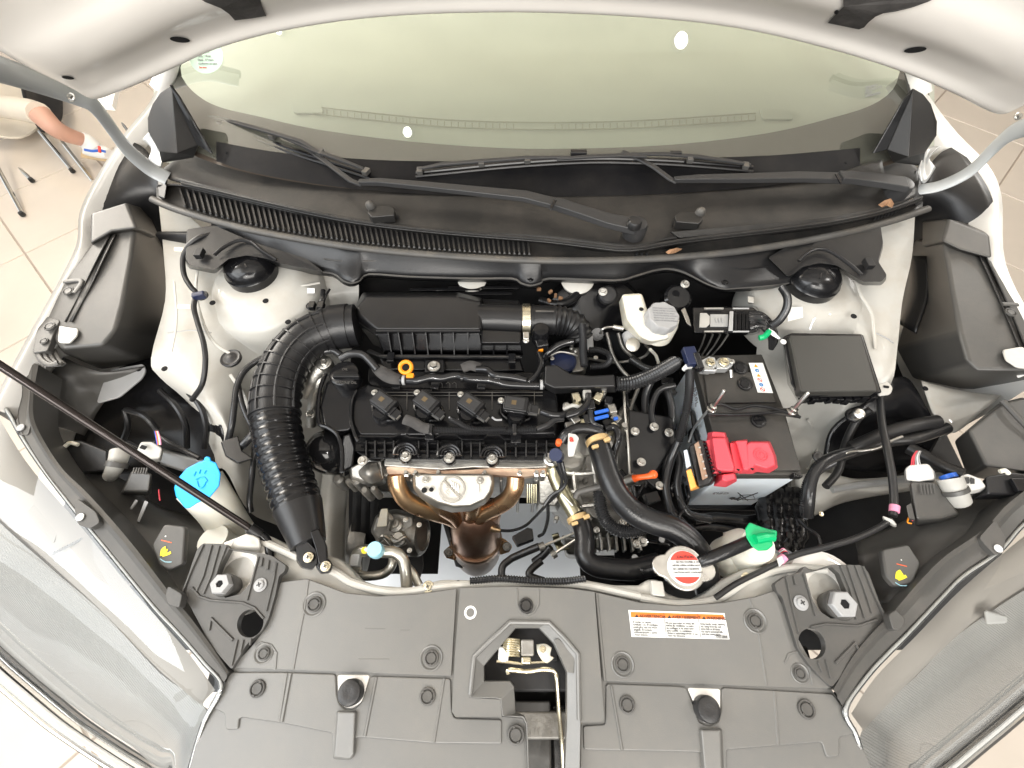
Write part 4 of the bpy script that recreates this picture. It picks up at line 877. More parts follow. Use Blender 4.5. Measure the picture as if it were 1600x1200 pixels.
MB().tube([(794, 1054, .838), (795, 1047, .838), (824, 1049, .842), (845, 1046, .842), (862, 1047, .842), (868, 1052, .840), (870, 1065, .838), (874, 1120, .82), (878, 1165, .80), (882, 1250, .78)], .0026, 10, 5).build('release_rod', 'zinc', la)
frus('guard', [(800, 1095, .80), (860, 1095, .80), (862, 1250, .79), (800, 1250, .79)], [(800, 1095, .74), (860, 1095, .74), (862, 1250, .74), (800, 1250, .74)], 'side_cover', la)
frus('guard', [(862, 1102, .79), (884, 1102, .79), (888, 1250, .78), (866, 1250, .78)], [(862, 1102, .74), (884, 1102, .74), (888, 1250, .74), (866, 1250, .74)], 'cowl_plastic', la)
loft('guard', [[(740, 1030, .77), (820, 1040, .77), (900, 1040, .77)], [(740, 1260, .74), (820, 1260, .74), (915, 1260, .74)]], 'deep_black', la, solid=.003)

# ================================================================ end brackets
def endbr(name, label, out, hole_w, hole_c, lines, sc_, bolt_, holt, hex_r):
    t = thing(name, label, 'bracket', (out[0][0], out[0][1], .86), 'ribbed brackets at the ends of the radiator cover')
    plate('bracket_plate', out, .860, .010, 'side_cover', t, holes=[hole_w, hole_c], bevel=.0015, r=4)
    for pts, r_ in lines: MB().tube([(x, y, .8605) for x, y in pts], r_, 6, 1, flat=1.2).build('rib', 'side_cover', t)
    screw(t, sc_[0], sc_[1], .8605, sc_[2], 'cap_grey')
    cx, cy = bolt_
    c = W(cx, cy, .842)
    return t
bl = endbr('headlight_bracket', 'light grey ribbed bracket with hex adjuster at the left end of the radiator cover',
    [(317, 849), (354, 850), (357, 857), (402, 863), (424, 868), (447, 884), (444, 894), (436, 899), (430, 930), (420, 965), (410, 985), (386, 1006), (362, 1046), (330, 1010), (296, 945), (284, 930), (300, 880), (308, 858)],
    [(358, 858), (401, 866), (400, 885), (390, 912), (376, 928), (352, 934), (340, 926), (336, 908), (344, 885)],
    [(x, y) for x, y in oval(391, 974, 20, 23, .5, 24)],
    [([(331, 852), (318, 900), (307, 924)], .0016), ([(343, 853), (330, 900), (318, 928)], .0016), ([(354, 853), (342, 885), (334, 912)], .0016), ([(318, 851), (300, 890), (285, 928)], .0018), ([(300, 918), (312, 932), (330, 938), (380, 942), (398, 950), (412, 966)], .0016), ([(404, 870), (396, 900), (386, 938)], .0016), ([(432, 880), (428, 905), (416, 955)], .0016), ([(410, 872), (408, 885)], .002), ([(420, 876), (418, 890)], .002), ([(430, 880), (429, 895)], .002), ([(330, 966), (364, 1000)], .0018), ([(330, 966), (327, 985)], .0016), ([(371, 1000), (362, 1040)], .0016), ([(380, 1000), (376, 1020)], .0016), ([(392, 998), (391, 1008)], .0016)],
    (407, 914, 10), (350, 914), 1, 1)
br = endbr('headlight_bracket', 'dark grey ribbed bracket with hex adjuster at the right end of the radiator cover',
    [(1210, 912), (1228, 900), (1250, 894), (1257, 884), (1270, 893), (1300, 882), (1313, 882), (1346, 883), (1357, 894), (1372, 934), (1387, 972), (1374, 975), (1352, 1005), (1318, 1052), (1300, 1074), (1280, 1056), (1262, 1036), (1246, 1012), (1232, 965), (1222, 932), (1214, 925)],
    [(1259, 896), (1300, 886), (1311, 896), (1320, 918), (1330, 940), (1328, 956), (1316, 966), (1298, 966), (1280, 954), (1268, 935)],
    [(x, y) for x, y in oval(1269, 1006, 20, 25, -.5, 24)],
    [([(1324, 884), (1336, 920), (1351, 966)], .0016), ([(1336, 884), (1350, 920), (1362, 958)], .0016), ([(1313, 884), (1328, 920), (1338, 968)], .0016), ([(1348, 885), (1366, 930), (1385, 970)], .0018), ([(1266, 980), (1290, 975), (1340, 978), (1370, 968)], .0016), ([(1255, 896), (1264, 925), (1274, 962)], .0016), ([(1228, 902), (1236, 940), (1248, 990)], .0016), ([(1240, 900), (1243, 914)], .002), ([(1229, 906), (1232, 920)], .002), ([(1305, 1036), (1336, 1004)], .0018), ([(1336, 1004), (1342, 1018)], .0016), ([(1290, 1032), (1298, 1060)], .0016), ([(1278, 1034), (1284, 1050)], .0016)],
    (1251, 942, 11), (1311, 945), 1, 1)
for t, cx, cy, hx, hy, hr in ((bl, 368, 895, 351, 914, 17), (br, 1294, 920, 1311, 945, 22)):
    c = W(cx, cy, .846); MB().lathe(c, [(.050, -.03), (.048, -.004), (.034, -.002), (.022, -.006), (.018, -.012)], 36).build('cup', 'bonnet_paint', t)
    s = S(hx, hy, .865) * hr; c = W(hx, hy, .860)
    MB().lathe(c, [(s * .9, -.02), (s, -.006), (s * 1.02, .001), (s * .96, .003)], 28).build('adjuster', 'side_cover', t)
    MB().lathe(c, [(s * .92, .000), (s * .92, .011), (s * .84, .0125), (s * .34, .0125), (s * .32, .006), (s * .01, .006)], 6).build('hex_head', 'cap_grey', t)
    inst('pin_hole', 'plug_black_hole', None, 'black_hole', t, c + Vector((0, 0, .0105)), (0, 0, 1), s * .32 / .0105)

# ================================================================ headlights
def headlight(label, inner, mid, outer_, rim, band_o, band_i, bz, fl1, s):
    t = thing('headlight', label, 'headlight', (inner[3][0], inner[3][1], .8), 'headlights of the white car')
    loft('lens', [inner, mid, outer_], 'lens_clear', t, nu=5, nv=6)
    MB().tube([P(p) for p in inner], .0032, 8, 5).build('lens_edge', 'lens_clear', t)
    MB().tube([P(p) for p in inner], .0018, 8, 5).build('lens_edge_core', 'print_white', t)
    q = [P(p) for p in band_o] + [P(p) for p in band_i][::-1]
    n = len(band_o); A = [P(p) for p in band_o]; B = [P(p) for p in band_i]
    loft('housing_rim', [[a - Vector((0, 0, .03)) for a in A], [a - Vector((0, 0, .002)) for a in A], [a for a in A], [(a + b) / 2 - Vector((0, 0, .001)) for a, b in zip(A, B)], B, [b - Vector((0, 0, .045)) for b in B]], 'side_cover', t, nu=5, nv=2, ang=30)
    loft('bezel', bz, 'bezel', t, nu=5, nv=4, ang=30)
    loft('fluted_reflector', fl1, 'fluted', t, nu=5, nv=5, ang=30)
    MB().tube([P(p) - Vector((0, 0, .001)) for p in bz[2]], .0016, 6, 5).build('bezel_seam', 'cap_grey', t)
    for k, (dz, r_, m, off) in enumerate(rim): MB().tube([P(p) + Vector((s * off * .02, -abs(off) * .004, dz)) for p in outer_], r_, 10, 5).build('rim_trim', m, t)
    return t
m_ = M['fluted']; nt = m_.node_tree; wv = nt.nodes.new('ShaderNodeTexWave'); wv.inputs['Scale'].default_value = 130; wv.bands_direction = 'DIAGONAL'; wv.inputs['Distortion'].default_value = 1.2; wv.inputs['Detail Scale'].default_value = .2
g_ = nt.nodes.new('ShaderNodeNewGeometry'); nt.links.new(g_.outputs['Position'], wv.inputs['Vector']); bp_ = nt.nodes.new('ShaderNodeBump'); bp_.inputs['Strength'].default_value = .55; bp_.inputs['Distance'].default_value = .001
nt.links.new(wv.outputs['Fac'], bp_.inputs['Height']); nt.links.new(bp_.outputs[0], nt.nodes['Principled BSDF'].inputs['Normal'])
hl = headlight('left headlight under a hazy clear lens, bright fluted reflector inside', 
    [(-30, 590, .885), (10, 640, .88), (34, 682, .875), (66, 730, .87), (110, 788, .868), (170, 862, .865), (238, 945, .862), (280, 990, .86), (320, 1036, .858), (346, 1072, .856), (318, 1130, .85), (295, 1210, .84), (285, 1270, .83)],
    [(-110, 760, .86), (-60, 800, .855), (-20, 840, .85), (30, 880, .845), (76, 925, .84), (128, 978, .835), (180, 1030, .83), (215, 1070, .825), (246, 1105, .82), (264, 1135, .815), (272, 1170, .81), (270, 1220, .80), (265, 1290, .79)],
    [(-220, 850, .74), (-160, 900, .735), (-100, 945, .73), (-45, 990, .725), (5, 1038, .72), (60, 1085, .715), (110, 1126, .71), (150, 1154, .705), (190, 1180, .70), (225, 1202, .695), (250, 1222, .69), (265, 1260, .68), (270, 1310, .67)],
    [(0, .006, 'lens_clear', 0), (.012, .0035, 'print_white', .3), (.024, .003, 'chrome', .6), (-.012, .005, 'chrome', -.4)],
    [(26, 560, .89), (36, 610, .885), (30, 660, .88), (66, 728, .872), (110, 785, .87), (170, 858, .867), (238, 940, .864), (280, 986, .862), (320, 1032, .86), (350, 1066, .858)],
    [(60, 570, .885), (52, 620, .88), (56, 664, .876), (94, 728, .874), (138, 772, .872), (200, 842, .869), (262, 922, .866), (300, 968, .864), (332, 1012, .862), (358, 1050, .86)],
    [[(-20, 620, .85), (40, 720, .845), (120, 815, .84), (210, 925, .838), (290, 1015, .835), (336, 1078, .83)], [(-40, 700, .83), (20, 780, .826), (100, 870, .822), (180, 960, .82), (262, 1040, .818), (318, 1098, .815)], [(-60, 740, .79), (0, 815, .79), (80, 890, .79), (165, 965, .79), (250, 1055, .79), (322, 1110, .79)]],
    [[(-80, 730, .80), (-5, 812, .80), (80, 888, .80), (165, 962, .80), (250, 1052, .80), (322, 1108, .80), (318, 1200, .79)], [(-130, 800, .79), (-60, 870, .785), (20, 935, .78), (110, 1020, .775), (200, 1100, .77), (270, 1160, .765), (290, 1260, .76)], [(-190, 850, .73), (-100, 925, .725), (-10, 1000, .72), (70, 1070, .715), (150, 1130, .71), (230, 1188, .70), (262, 1270, .69)]], -1)
hr_ = headlight('right headlight behind the dark housing rim, fluted reflector under a clear lens',
    [(1700, 740, .88), (1640, 790, .875), (1598, 820, .87), (1560, 862, .868), (1505, 900, .865), (1470, 935, .863), (1418, 990, .862), (1388, 1020, .86), (1355, 1056, .858), (1321, 1108, .856), (1338, 1150, .85), (1352, 1200, .84), (1372, 1280, .83)],
    [(1780, 840, .86), (1720, 880, .855), (1670, 910, .85), (1628, 942, .845), (1580, 985, .84), (1545, 1015, .835), (1500, 1056, .83), (1466, 1085, .825), (1434, 1115, .82), (1402, 1150, .815), (1400, 1180, .81), (1402, 1230, .80), (1410, 1300, .79)],
    [(1850, 900, .74), (1790, 950, .735), (1740, 985, .73), (1690, 1022, .725), (1645, 1060, .72), (1605, 1095, .715), (1562, 1132, .71), (1528, 1160, .705), (1492, 1190, .70), (1462, 1215, .695), (1446, 1240, .69), (1440, 1270, .68), (1440, 1320, .67)],
    [(0, .006, 'lens_clear', 0), (.012, .0035, 'print_white', -.3), (.024, .003, 'chrome', -.6), (-.012, .005, 'chrome', .4)],
    [(1680, 745, .885), (1630, 785, .88), (1596, 814, .872), (1558, 856, .87), (1503, 894, .867), (1468, 929, .865), (1416, 984, .864), (1384, 1015, .862), (1350, 1052, .86), (1316, 1102, .858)],
    [(1650, 715, .88), (1608, 760, .878), (1572, 790, .874), (1536, 828, .872), (1478, 868, .869), (1440, 905, .867), (1394, 958, .866), (1362, 990, .864), (1330, 1030, .862), (1302, 1078, .86)],
    [[(1690, 770, .85), (1600, 838, .845), (1505, 918, .84), (1430, 995, .838), (1368, 1058, .835), (1330, 1115, .83)], [(1710, 810, .83), (1625, 868, .826), (1535, 935, .822), (1470, 1010, .82), (1390, 1085, .818), (1348, 1140, .815)], [(1730, 840, .79), (1640, 900, .79), (1560, 950, .79), (1490, 1000, .79), (1430, 1060, .79), (1350, 1140, .79)]],
    [[(1740, 840, .80), (1640, 898, .80), (1560, 948, .80), (1490, 998, .80), (1430, 1058, .80), (1348, 1138, .80), (1348, 1220, .79)], [(1790, 880, .79), (1700, 940, .785), (1620, 995, .78), (1545, 1055, .775), (1480, 1110, .77), (1410, 1170, .765), (1396, 1270, .76)], [(1830, 910, .73), (1740, 985, .725), (1660, 1050, .72), (1600, 1098, .715), (1530, 1150, .71), (1465, 1205, .70), (1446, 1280, .69)]], 1)
# small pieces inside the lamps and rim brackets
frus('lamp_recess', [(42, 800, .832), (68, 765, .835), (100, 812, .832), (84, 850, .828)], [(46, 808, .80), (70, 778, .80), (98, 820, .80), (84, 852, .80)], 'bezel', hl)
frus('lamp_recess', [(80, 870, .826), (110, 846, .83), (170, 866, .832), (230, 905, .835), (150, 925, .826)], [(84, 878, .80), (112, 856, .80), (168, 876, .80), (222, 910, .80), (150, 930, .80)], 'reflector', hl)
mb = MB()
for k in range(12): mb.tube([(80 + k * 4, 868 - k * 2, .834), (86 + k * 4, 862 - k * 2, .836)], .0012, 5, 1)
mb.build('louvre', 'cap_grey', hl)
frus('lamp_recess', [(1536, 952, .832), (1574, 962, .835), (1574, 974, .832), (1540, 976, .828)], [(1540, 956, .80), (1572, 964, .80), (1572, 974, .80), (1544, 974, .80)], 'print_white', hr_)
for t, pts in ((hl, [(22, 662), (34, 640), (46, 622), (50, 655), (44, 680), (28, 680)]), (hl, [(116, 798), (120, 778), (150, 800), (156, 816), (140, 826), (122, 820)]), (hr_, [(1555, 812), (1572, 842), (1568, 862), (1556, 868), (1540, 852), (1530, 840)]), (hl, [(258, 930), (262, 915), (285, 928), (280, 950), (262, 945)]), (hr_, [(1388, 960), (1400, 952), (1416, 968), (1410, 985), (1396, 985)])):
    o = plate('mounting_tab', pts, .878, .012, 'side_cover', t, r=5)
spot(hl, 125, 808, .880, 6, 'print_white', name='tab_pin'); spot(hr_, 1560, 857, .880, 6, 'print_white', name='tab_pin'); spot(hl, 32, 668, .880, 6, 'cap_grey', name='tab_pin')
# housings behind the lamps
loft('housing', [[(84, 730, .80), (130, 733, .80), (185, 745, .78), (250, 790, .74), (330, 815, .72)], [(130, 775, .835), (170, 785, .82), (215, 800, .80), (270, 815, .79), (330, 835, .78)], [(190, 845, .845), (225, 850, .83), (262, 850, .82), (295, 855, .81), (330, 862, .78)], [(252, 918, .85), (270, 915, .84), (285, 905, .83), (300, 890, .81), (316, 885, .78)], [(300, 975, .85), (305, 960, .84), (310, 950, .83), (316, 940, .81), (330, 930, .78)]], 'side_cover', hl, solid=.003, ang=35)
loft('housing', [[(1560, 776, .80), (1500, 775, .80), (1455, 790, .78), (1400, 820, .76), (1336, 846, .74)], [(1568, 798, .835), (1510, 810, .83), (1450, 820, .82), (1400, 845, .80), (1340, 865, .78)], [(1530, 832, .85), (1490, 840, .84), (1440, 850, .83), (1390, 870, .81), (1342, 885, .78)], [(1478, 870, .855), (1450, 875, .845), (1415, 885, .835), (1380, 905, .82), (1348, 920, .79)], [(1400, 955, .855), (1390, 945, .845), (1380, 940, .835), (1372, 945, .82), (1362, 950, .79)]], 'side_cover', hr_, solid=.003, ang=35)
plate('cover_plate', [(236, 852), (256, 818), (290, 822), (286, 880), (262, 892), (248, 884)], .850, .01, 'side_cover', hl, r=6, bevel=.003)
plate('cover_plate', [(1378, 858), (1420, 850), (1440, 880), (1428, 912), (1400, 918), (1384, 900)], .855, .01, 'side_cover', hr_, r=6, bevel=.003)
for t, px, py, z in ((hl, 258, 862, .8505), (hr_, 1407, 899, .8555)):
    mb = MB(); s = 1
    mb.tube([(px - 5, py + 6, z), (px - 4, py - 3, z), (px + 1, py - 6, z)], .0024, 6, 2, flat=.2); mb.tube([(px - 2, py + 5, z), (px + 1, py - 4, z)], .003, 6, 1, flat=.2); mb.tube([(px - 4, py + 6, z), (px + 3, py + 4, z), (px + 9, py + 1, z)], .0018, 6, 2, flat=.2)
    mb.build('paint_mark', 'yellow_mark', t)
    spot(t, px + 1, py - 24, z - .001, 2.6, 'print_white', name='highlight_pin')
    MB().tube([(px - 6, py - 18, z), (px + 10, py - 14, z)], .0006, 5, 1, flat=.3).build('pen_mark', 'vermilion', t)
    MB().tube([(px - 8, py + 11, z), (px, py + 16, z), (px + 10, py + 16, z)], .0006, 5, 2, flat=.3).build('pen_mark', 'light_blue', t)
# ================================================================ engine
en = thing('engine', 'four cylinder engine with black valve cover, ignition coils and copper coloured exhaust manifold', 'engine', (700, 650, .8))
vc = frus('valve_cover', [(552, 612, .842), (575, 600, .842), (600, 605, .842), (868, 609, .842), (873, 640, .842), (868, 678, .842), (640, 680, .842), (562, 680, .842), (551, 664, .842), (547, 640, .842)],
     [(552, 612, .80), (575, 600, .80), (600, 605, .80), (872, 609, .80), (877, 640, .80), (872, 688, .81), (640, 690, .81), (556, 690, .81), (548, 668, .80), (544, 640, .80)], 'satin_black', en, bevel=.004, seg=3)
plate('cover_rear', [(575, 574), (620, 578), (760, 582), (850, 580), (880, 590), (884, 612), (600, 612), (575, 600)], .835, .03, 'satin_black', vc, bevel=.003, r=4)
plate('cover_flange', [(548, 678), (700, 684), (872, 686), (880, 720), (800, 720), (640, 718), (575, 716), (556, 706)], .818, .012, 'satin_black', vc, bevel=.002, r=4)
tc = frus('timing_cover', [(509, 600, .846), (518, 592, .846), (552, 596, .846), (556, 612, .846), (548, 640, .846), (551, 668, .846), (544, 673, .846), (524, 675, .846), (505, 665, .846), (500, 636, .846)],
     [(505, 590, .78), (518, 582, .78), (556, 590, .78), (560, 612, .78), (552, 640, .78), (556, 676, .78), (544, 684, .78), (520, 684, .78), (500, 670, .78), (495, 636, .78)], 'satin_black', en, bevel=.004, seg=3)
MB().tube([(x, y, .847) for x, y in [(557, 610), (550, 625), (548, 642), (549, 660), (555, 680), (560, 690)]], .0028, 8, 4).build('seam_ridge', 'gloss_black', vc)
MB().tube([(x, y, .846) for x, y in [(512, 575), (506, 590), (500, 610), (497, 640), (499, 662), (512, 668), (526, 678), (533, 695), (535, 715), (534, 738)]], .0034, 8, 5).build('seam_ridge', 'satin_black', tc)
# bulging lower timing case
c = W(516, 706, .775)
bm_ = MB(); bm_.lathe(c, [(.040, -.05), (.038, .0), (.034, .022), (.027, .036), (.018, .044), (.008, .048), (.0005, .049)], 36, axis=(0, -.35, 1)); bm_.build('timing_bulge', 'gloss_black', tc)
frus('case_side', [(536, 680, .84), (548, 676, .835), (556, 700, .82), (552, 730, .80), (536, 738, .80), (532, 710, .82)], [(536, 680, .70), (548, 676, .70), (556, 704, .70), (552, 738, .70), (536, 746, .70), (530, 712, .70)], 'satin_black', tc, bevel=.004)
# raised edge line and ledges
def ln(pts, z, r=.0014, m='satin_black', p=vc, name='ridge', sm=1): return MB().tube([(x, y, z) for x, y in pts], r, 6, sm).build(name, m, p)
ln([(560, 682), (616, 682), (625, 678)], .843, .0016); ln([(633, 680), (640, 684), (664, 684)], .843, .0016)
ln([(680, 683), (690, 679), (712, 679), (722, 686), (755, 686), (762, 680), (780, 680), (788, 686), (800, 686)], .843, .0016)
ln([(560, 692), (618, 692), (624, 688)], .826, .0022); ln([(650, 692), (692, 692)], .826, .0022); ln([(720, 693), (757, 693)], .826, .0022); ln([(788, 694), (868, 694)], .826, .0022)
ln([(556, 704), (616, 704)], .822, .002); ln([(652, 705), (686, 705)], .822, .002); ln([(720, 706), (752, 706)], .822, .002); ln([(786, 707), (870, 707)], .822, .002)
for x in (572, 586, 601, 615, 654, 668, 684, 722, 736, 750, 790, 806, 822, 838, 854):
    frus('rib', [(x - 1.3, 688, .832), (x + 1.3, 688, .832), (x + 1.6, 714, .826), (x - 1.6, 714, .826)], [(x - 1.3, 688, .81), (x + 1.3, 688, .81), (x + 1.6, 716, .81), (x - 1.6, 716, .81)], 'satin_black', vc, bevel=.0004, seg=1)
for x, y in ((634, 712), (702, 714), (769, 716)):
    for k, (rr, zz) in enumerate(((9, .829), (13.5, .834), (18, .838))):
        MB().tube([(x + rr * math.cos(a), y - 4 - rr * .95 * math.sin(a) + 2, zz) for a in [math.pi * q / 10 for q in range(11)]], .0026, 8, 1).build('bolt_hump', 'satin_black', vc)
    MB().lathe(W(x, y, .816), [(.012, -.01), (.012, .006), (.010, .009)], 20).build('boss', 'satin_black', vc)
for x, y, r_ in ((567, 720, 8), (634, 713, 9), (702, 715, 9), (769, 717, 9), (501, 721, 8)): bolt(en, x, y, .826 if x != 501 else .80, r_)
bolt(en, 885, 634, .85, 6); bolt(en, 861, 719, .82, 7); bolt(en, 678, 573, .862, 10)
frus('mount_pad', [(664, 562, .86), (694, 562, .86), (694, 582, .86), (664, 582, .86)], [(662, 560, .83), (696, 560, .83), (696, 586, .83), (662, 586, .83)], 'satin_black', vc, bevel=.002)
# rear wall of the coil gallery with cell lines
for y in (613, 618): ln([(600, y), (848, y)], .8435, .0008, 'seal_rubber')
for x in (636, 702, 769, 835): ln([(x, 612), (x, 640)], .8435, .0008, 'seal_rubber')
for x in (620, 680, 752, 870): box3('cable_clip', W(x, 604 if x != 870 else 590, .848), .013, .012, .010, 'gloss_black', vc)
box3('cable_clip', W(672, 682, .845), .014, .014, .010, 'gloss_black', vc); box3('cable_clip', W(806, 686, .845), .016, .016, .010, 'gloss_black', vc)
for x in (688, 700, 710): ln([(x - 3, 600), (x, 597), (x + 3, 600), (x + 3, 606)], .836, .0007, 'seal_rubber')
# coil-on-plug units
for k, (x, y, a) in enumerate(((600, 629, 36), (667, 629, 36), (736, 632, 36), (806, 633, 9))):
    c0 = W(x, y, .864); mt = Matrix.Rotation(-R(a), 4, 'Z'); q = lambda u, v, w_: c0 + mt @ Vector((u, v, w_))
    mb = MB()
    def bx(u, v, w_, sx, sy, sz, bb=mb): bb.box(q(u, v, w_), sx, sy, sz, mt=mt)
    bx(0, 0, 0, .038, .025, .014); cb = mb.build('ignition_coil', 'black_plastic', en, bevel=.0025)
    wl = MB(); p_ = [q(.024 * math.cos(t) * 1.05 + .002, .017 * math.sin(t) - .002, -.018) for t in [i * math.pi / 9 for i in range(18)]]
    wl.tube(p_, .003, 8, 1, closed=True); wl.build('coil_seat', 'satin_black', cb)
    m2 = MB(); bx(-.001, 0, .0075, .029, .019, .0012, m2); m2.build('coil_top', 'wiper_paint', cb, bevel=.0005)
    m3 = MB(); bx(-.003, 0, .0083, .0075, .0075, .0004, m3); m3.build('coil_print', 'coil_gold', cb)
    m4 = MB(); bx(.0, .0125, .002, .036, .003, .006, m4); bx(.0, -.0125, .000, .032, .003, .006, m4); m4.build('coil_rail', 'gloss_black', cb, bevel=.001)
    m5 = MB(); bx(.027, -.004, -.002, .018, .015, .011, m5); bx(.023, -.004, .004, .004, .016, .003, m5); m5.build('coil_plug', 'gloss_black', cb, bevel=.0012)
    m6 = MB(); bx(.028, -.0115, .000, .014, .003, .004, m6); bx(.036, -.006, .001, .004, .009, .004, m6); m6.build('plug_latch', 'seal_rubber', cb, bevel=.0005)
    m7 = MB(); bx(-.023, .004, -.002, .013, .011, .006, m7); m7.build('coil_ear', 'satin_black', cb, bevel=.0015)
    inst('coil_bolt', 'bolt_steel', f_bolt, 'steel', cb, q(-.024, .004, .001), (0, 0, 1), .5)
    MB().lathe(q(.003, -.013, -.016), [(.015, -.01), (.0145, .004), (.011, .009)], 24).build('coil_boot', 'satin_black', cb)
# oil filler cap
oc = MB().lathe(W(539, 586, .862), [(.0225, -.02), (.0235, .0), (.0225, .006), (.020, .0075), (.0005, .0078)], 36).build('oil_cap', 'satin_black', en)
MB().prism([(519, 583), (560, 583), (561, 589), (519, 589)], .878, .010).build('cap_grip', 'satin_black', oc, bevel=.0015)
text('cap_text', 'ENGINE OIL', W(524, 600, .8705), W(556, 600, .8705), .0045, 'seal_rubber', oc)
text('cap_text', 'OIL', W(534, 579, .8705), W(546, 579, .8705), .0045, 'seal_rubber', oc)
# dipstick ring
ds = MB(); ds.tube([W(636, 579, .868) + Vector((.0092 * math.cos(t), .0088 * math.sin(t), .010 + .003 * math.sin(t))) for t in [k * math.pi / 10 for k in range(20)]], .0034, 10, 1, closed=True)
ds.box(W(641, 588, .872), .012, .008, .008); ds.build('dipstick_handle', 'orange_plastic', en, bevel=.001)
# cylinder head edge, block
frus('cylinder_head', [(600, 716, .806), (700, 718, .806), (862, 719, .806), (866, 730, .806), (800, 732, .806), (740, 730, .806), (690, 734, .806), (600, 728, .806)], [(600, 716, .76), (700, 718, .76), (862, 719, .76), (866, 732, .76), (800, 734, .76), (740, 734, .76), (690, 736, .76), (600, 731, .76)], 'cast_alu', en, bevel=.002)
frus('engine_block', [(560, 722, .77), (870, 724, .77), (880, 745, .77), (560, 745, .77)], [(560, 722, .46), (870, 724, .46), (876, 778, .46), (568, 778, .46)], 'dark_cast', en, bevel=.006)
rb = MB()
for k in range(9):
    x = 612 + k * 28; rb.prism([(x, 742), (x + 5, 742), (x + 5, 752), (x, 752)], .775, .20)
tag(rb.build('block_rib', 'dark_cast', en, bevel=.002), kind='stuff')
mb = MB()
for x in (636, 651, 686, 758, 812, 838, 848): mb.lathe(W(x, 741, .79), [(.006, -.02), (.006, .004), (.003, .006), (.003, .012)], 6)
tag(mb.build('manifold_stud', 'steel', en), kind='stuff')
plate('exhaust_flange', [(603, 730), (640, 727), (690, 735), (735, 734), (790, 729), (830, 733), (856, 731), (856, 740), (820, 745), (760, 741), (700, 744), (660, 739), (606, 741)], .795, .010, 'heat_brown', en, bevel=.002, r=3)
# exhaust runners and collector
def pipe(pts, r_, m='copper_pipe', n='exhaust_pipe', p=None): return MB().tube([(x, y, z) for x, y, z in pts], r_, 20, 8).build(n, m, p or en)
pipe([(619, 741, .785), (621, 758, .775), (632, 778, .755), (650, 790, .735), (675, 799, .71), (705, 808, .68), (728, 822, .64)], lambda t, l: .0142 + .002 * t)
pipe([(806, 744, .785), (804, 762, .775), (795, 779, .755), (779, 790, .735), (760, 799, .71), (745, 810, .68), (735, 825, .64)], lambda t, l: .0142 + .002 * t)
pipe([(668, 745, .785), (672, 768, .765), (690, 790, .735), (712, 806, .69), (726, 826, .64)], .015); pipe([(748, 745, .785), (746, 768, .765), (740, 788, .735), (736, 806, .69), (734, 826, .64)], .015)
loft('collector', [[(690, 797, .70), (715, 790, .715), (740, 787, .72), (765, 790, .715), (785, 798, .70)], [(693, 806, .685), (716, 806, .70), (738, 806, .708), (762, 805, .70), (782, 808, .69)], [(700, 818, .65), (718, 824, .67), (740, 826, .68), (764, 822, .67), (780, 820, .65)]], 'heat_brown', en, solid=.004)
cc = W(743, 826, .62)
cat = MB().lathe(cc, [(.036, -.115), (.042, -.09), (.046, -.04), (.046, .00), (.044, .035), (.036, .060), (.022, .075)], 40, axis=(.02, .30, 1)).build('catalytic_converter', 'heat_brown', en, ang=50)
MB().lathe(cc, [(.0380, -.118), (.0450, -.095), (.0485, -.050), (.0470, -.038)], 40, axis=(.02, .30, 1)).build('converter_shield', 'scorched_white', cat)
MB().lathe(cc, [(.0490, -.045), (.0500, -.040), (.0490, -.034)], 40, axis=(.02, .30, 1)).build('converter_band', 'heat_brown', cat)
for x, y, s in ((701, 860, -1), (792, 851, 1)):
    b_ = loft('converter_bracket', [[(x - s * 2, y - 8, .585), (x - s * 14, y - 14, .59)], [(x + s * 8, y + 2, .58), (x - s * 12, y + 2, .585)], [(x + s * 4, y + 12, .575), (x - s * 10, y + 16, .58)]], 'copper_pipe', en, solid=.005, bevel=.001)
    inst('nut', 'bolt_dark', f_bolt, 'dark_cast', b_, (x, y + 3, .592), (0, -.2, 1), .8)
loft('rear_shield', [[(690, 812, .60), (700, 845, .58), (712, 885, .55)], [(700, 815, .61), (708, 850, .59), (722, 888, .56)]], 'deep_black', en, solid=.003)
# oxygen sensor
inst('sensor_boss', 'boss1', lambda: MB().lathe((0, 0, 0), [(.012, -.02), (.012, .006), (.008, .008)], 20), 'heat_brown', en, (762, 822, .655), (.3, -.5, 1))
MB().tube([(762, 822, .668), (772, 827, .668), (782, 829, .668)], lambda t, l: .0075 - .0035 * t, 12, 1).build('oxygen_sensor', 'copper_pipe', en)
MB().tube([(782, 829, .668), (800, 829, .68), (820, 822, .70), (836, 808, .74), (856, 786, .78), (872, 770, .80), (878, 750, .82), (870, 730, .84)], .0026, 8).build('sensor_wire', 'loom', en)
# manifold heat shield
hs = frus('heat_shield', [(647, 742, .812), (656, 741, .814), (768, 741, .814), (770, 752, .812), (766, 768, .806), (757, 781, .800), (736, 791, .794), (708, 793, .793), (684, 786, .796), (662, 774, .802), (649, 760, .808)],
          [(644, 741, .795), (652, 740, .795), (771, 740, .795), (774, 754, .790), (771, 772, .782), (760, 788, .770), (736, 800, .762), (706, 802, .760), (680, 794, .766), (658, 781, .776), (645, 765, .786)], 'heat_shield', en, bevel=.005, seg=4)
e0 = onsurf(706, 764, lambda x, y: .805); zs = lambda p, k=0: None
def hsz(x, y): return .8135 - max(0, (.265 - y)) * 0 
cz = W(706, 764, .811)
for r_, th in ((.0195, .0009), (.0178, .0005)):
    MB().tube([cz + Vector((r_ * math.cos(t), r_ * .98 * math.sin(t), -.001 + .22 * r_ * math.sin(t))) for t in [k * math.pi / 16 for k in range(32)]], th, 6, 1, closed=True).build('emblem_ring', 'steel', hs)
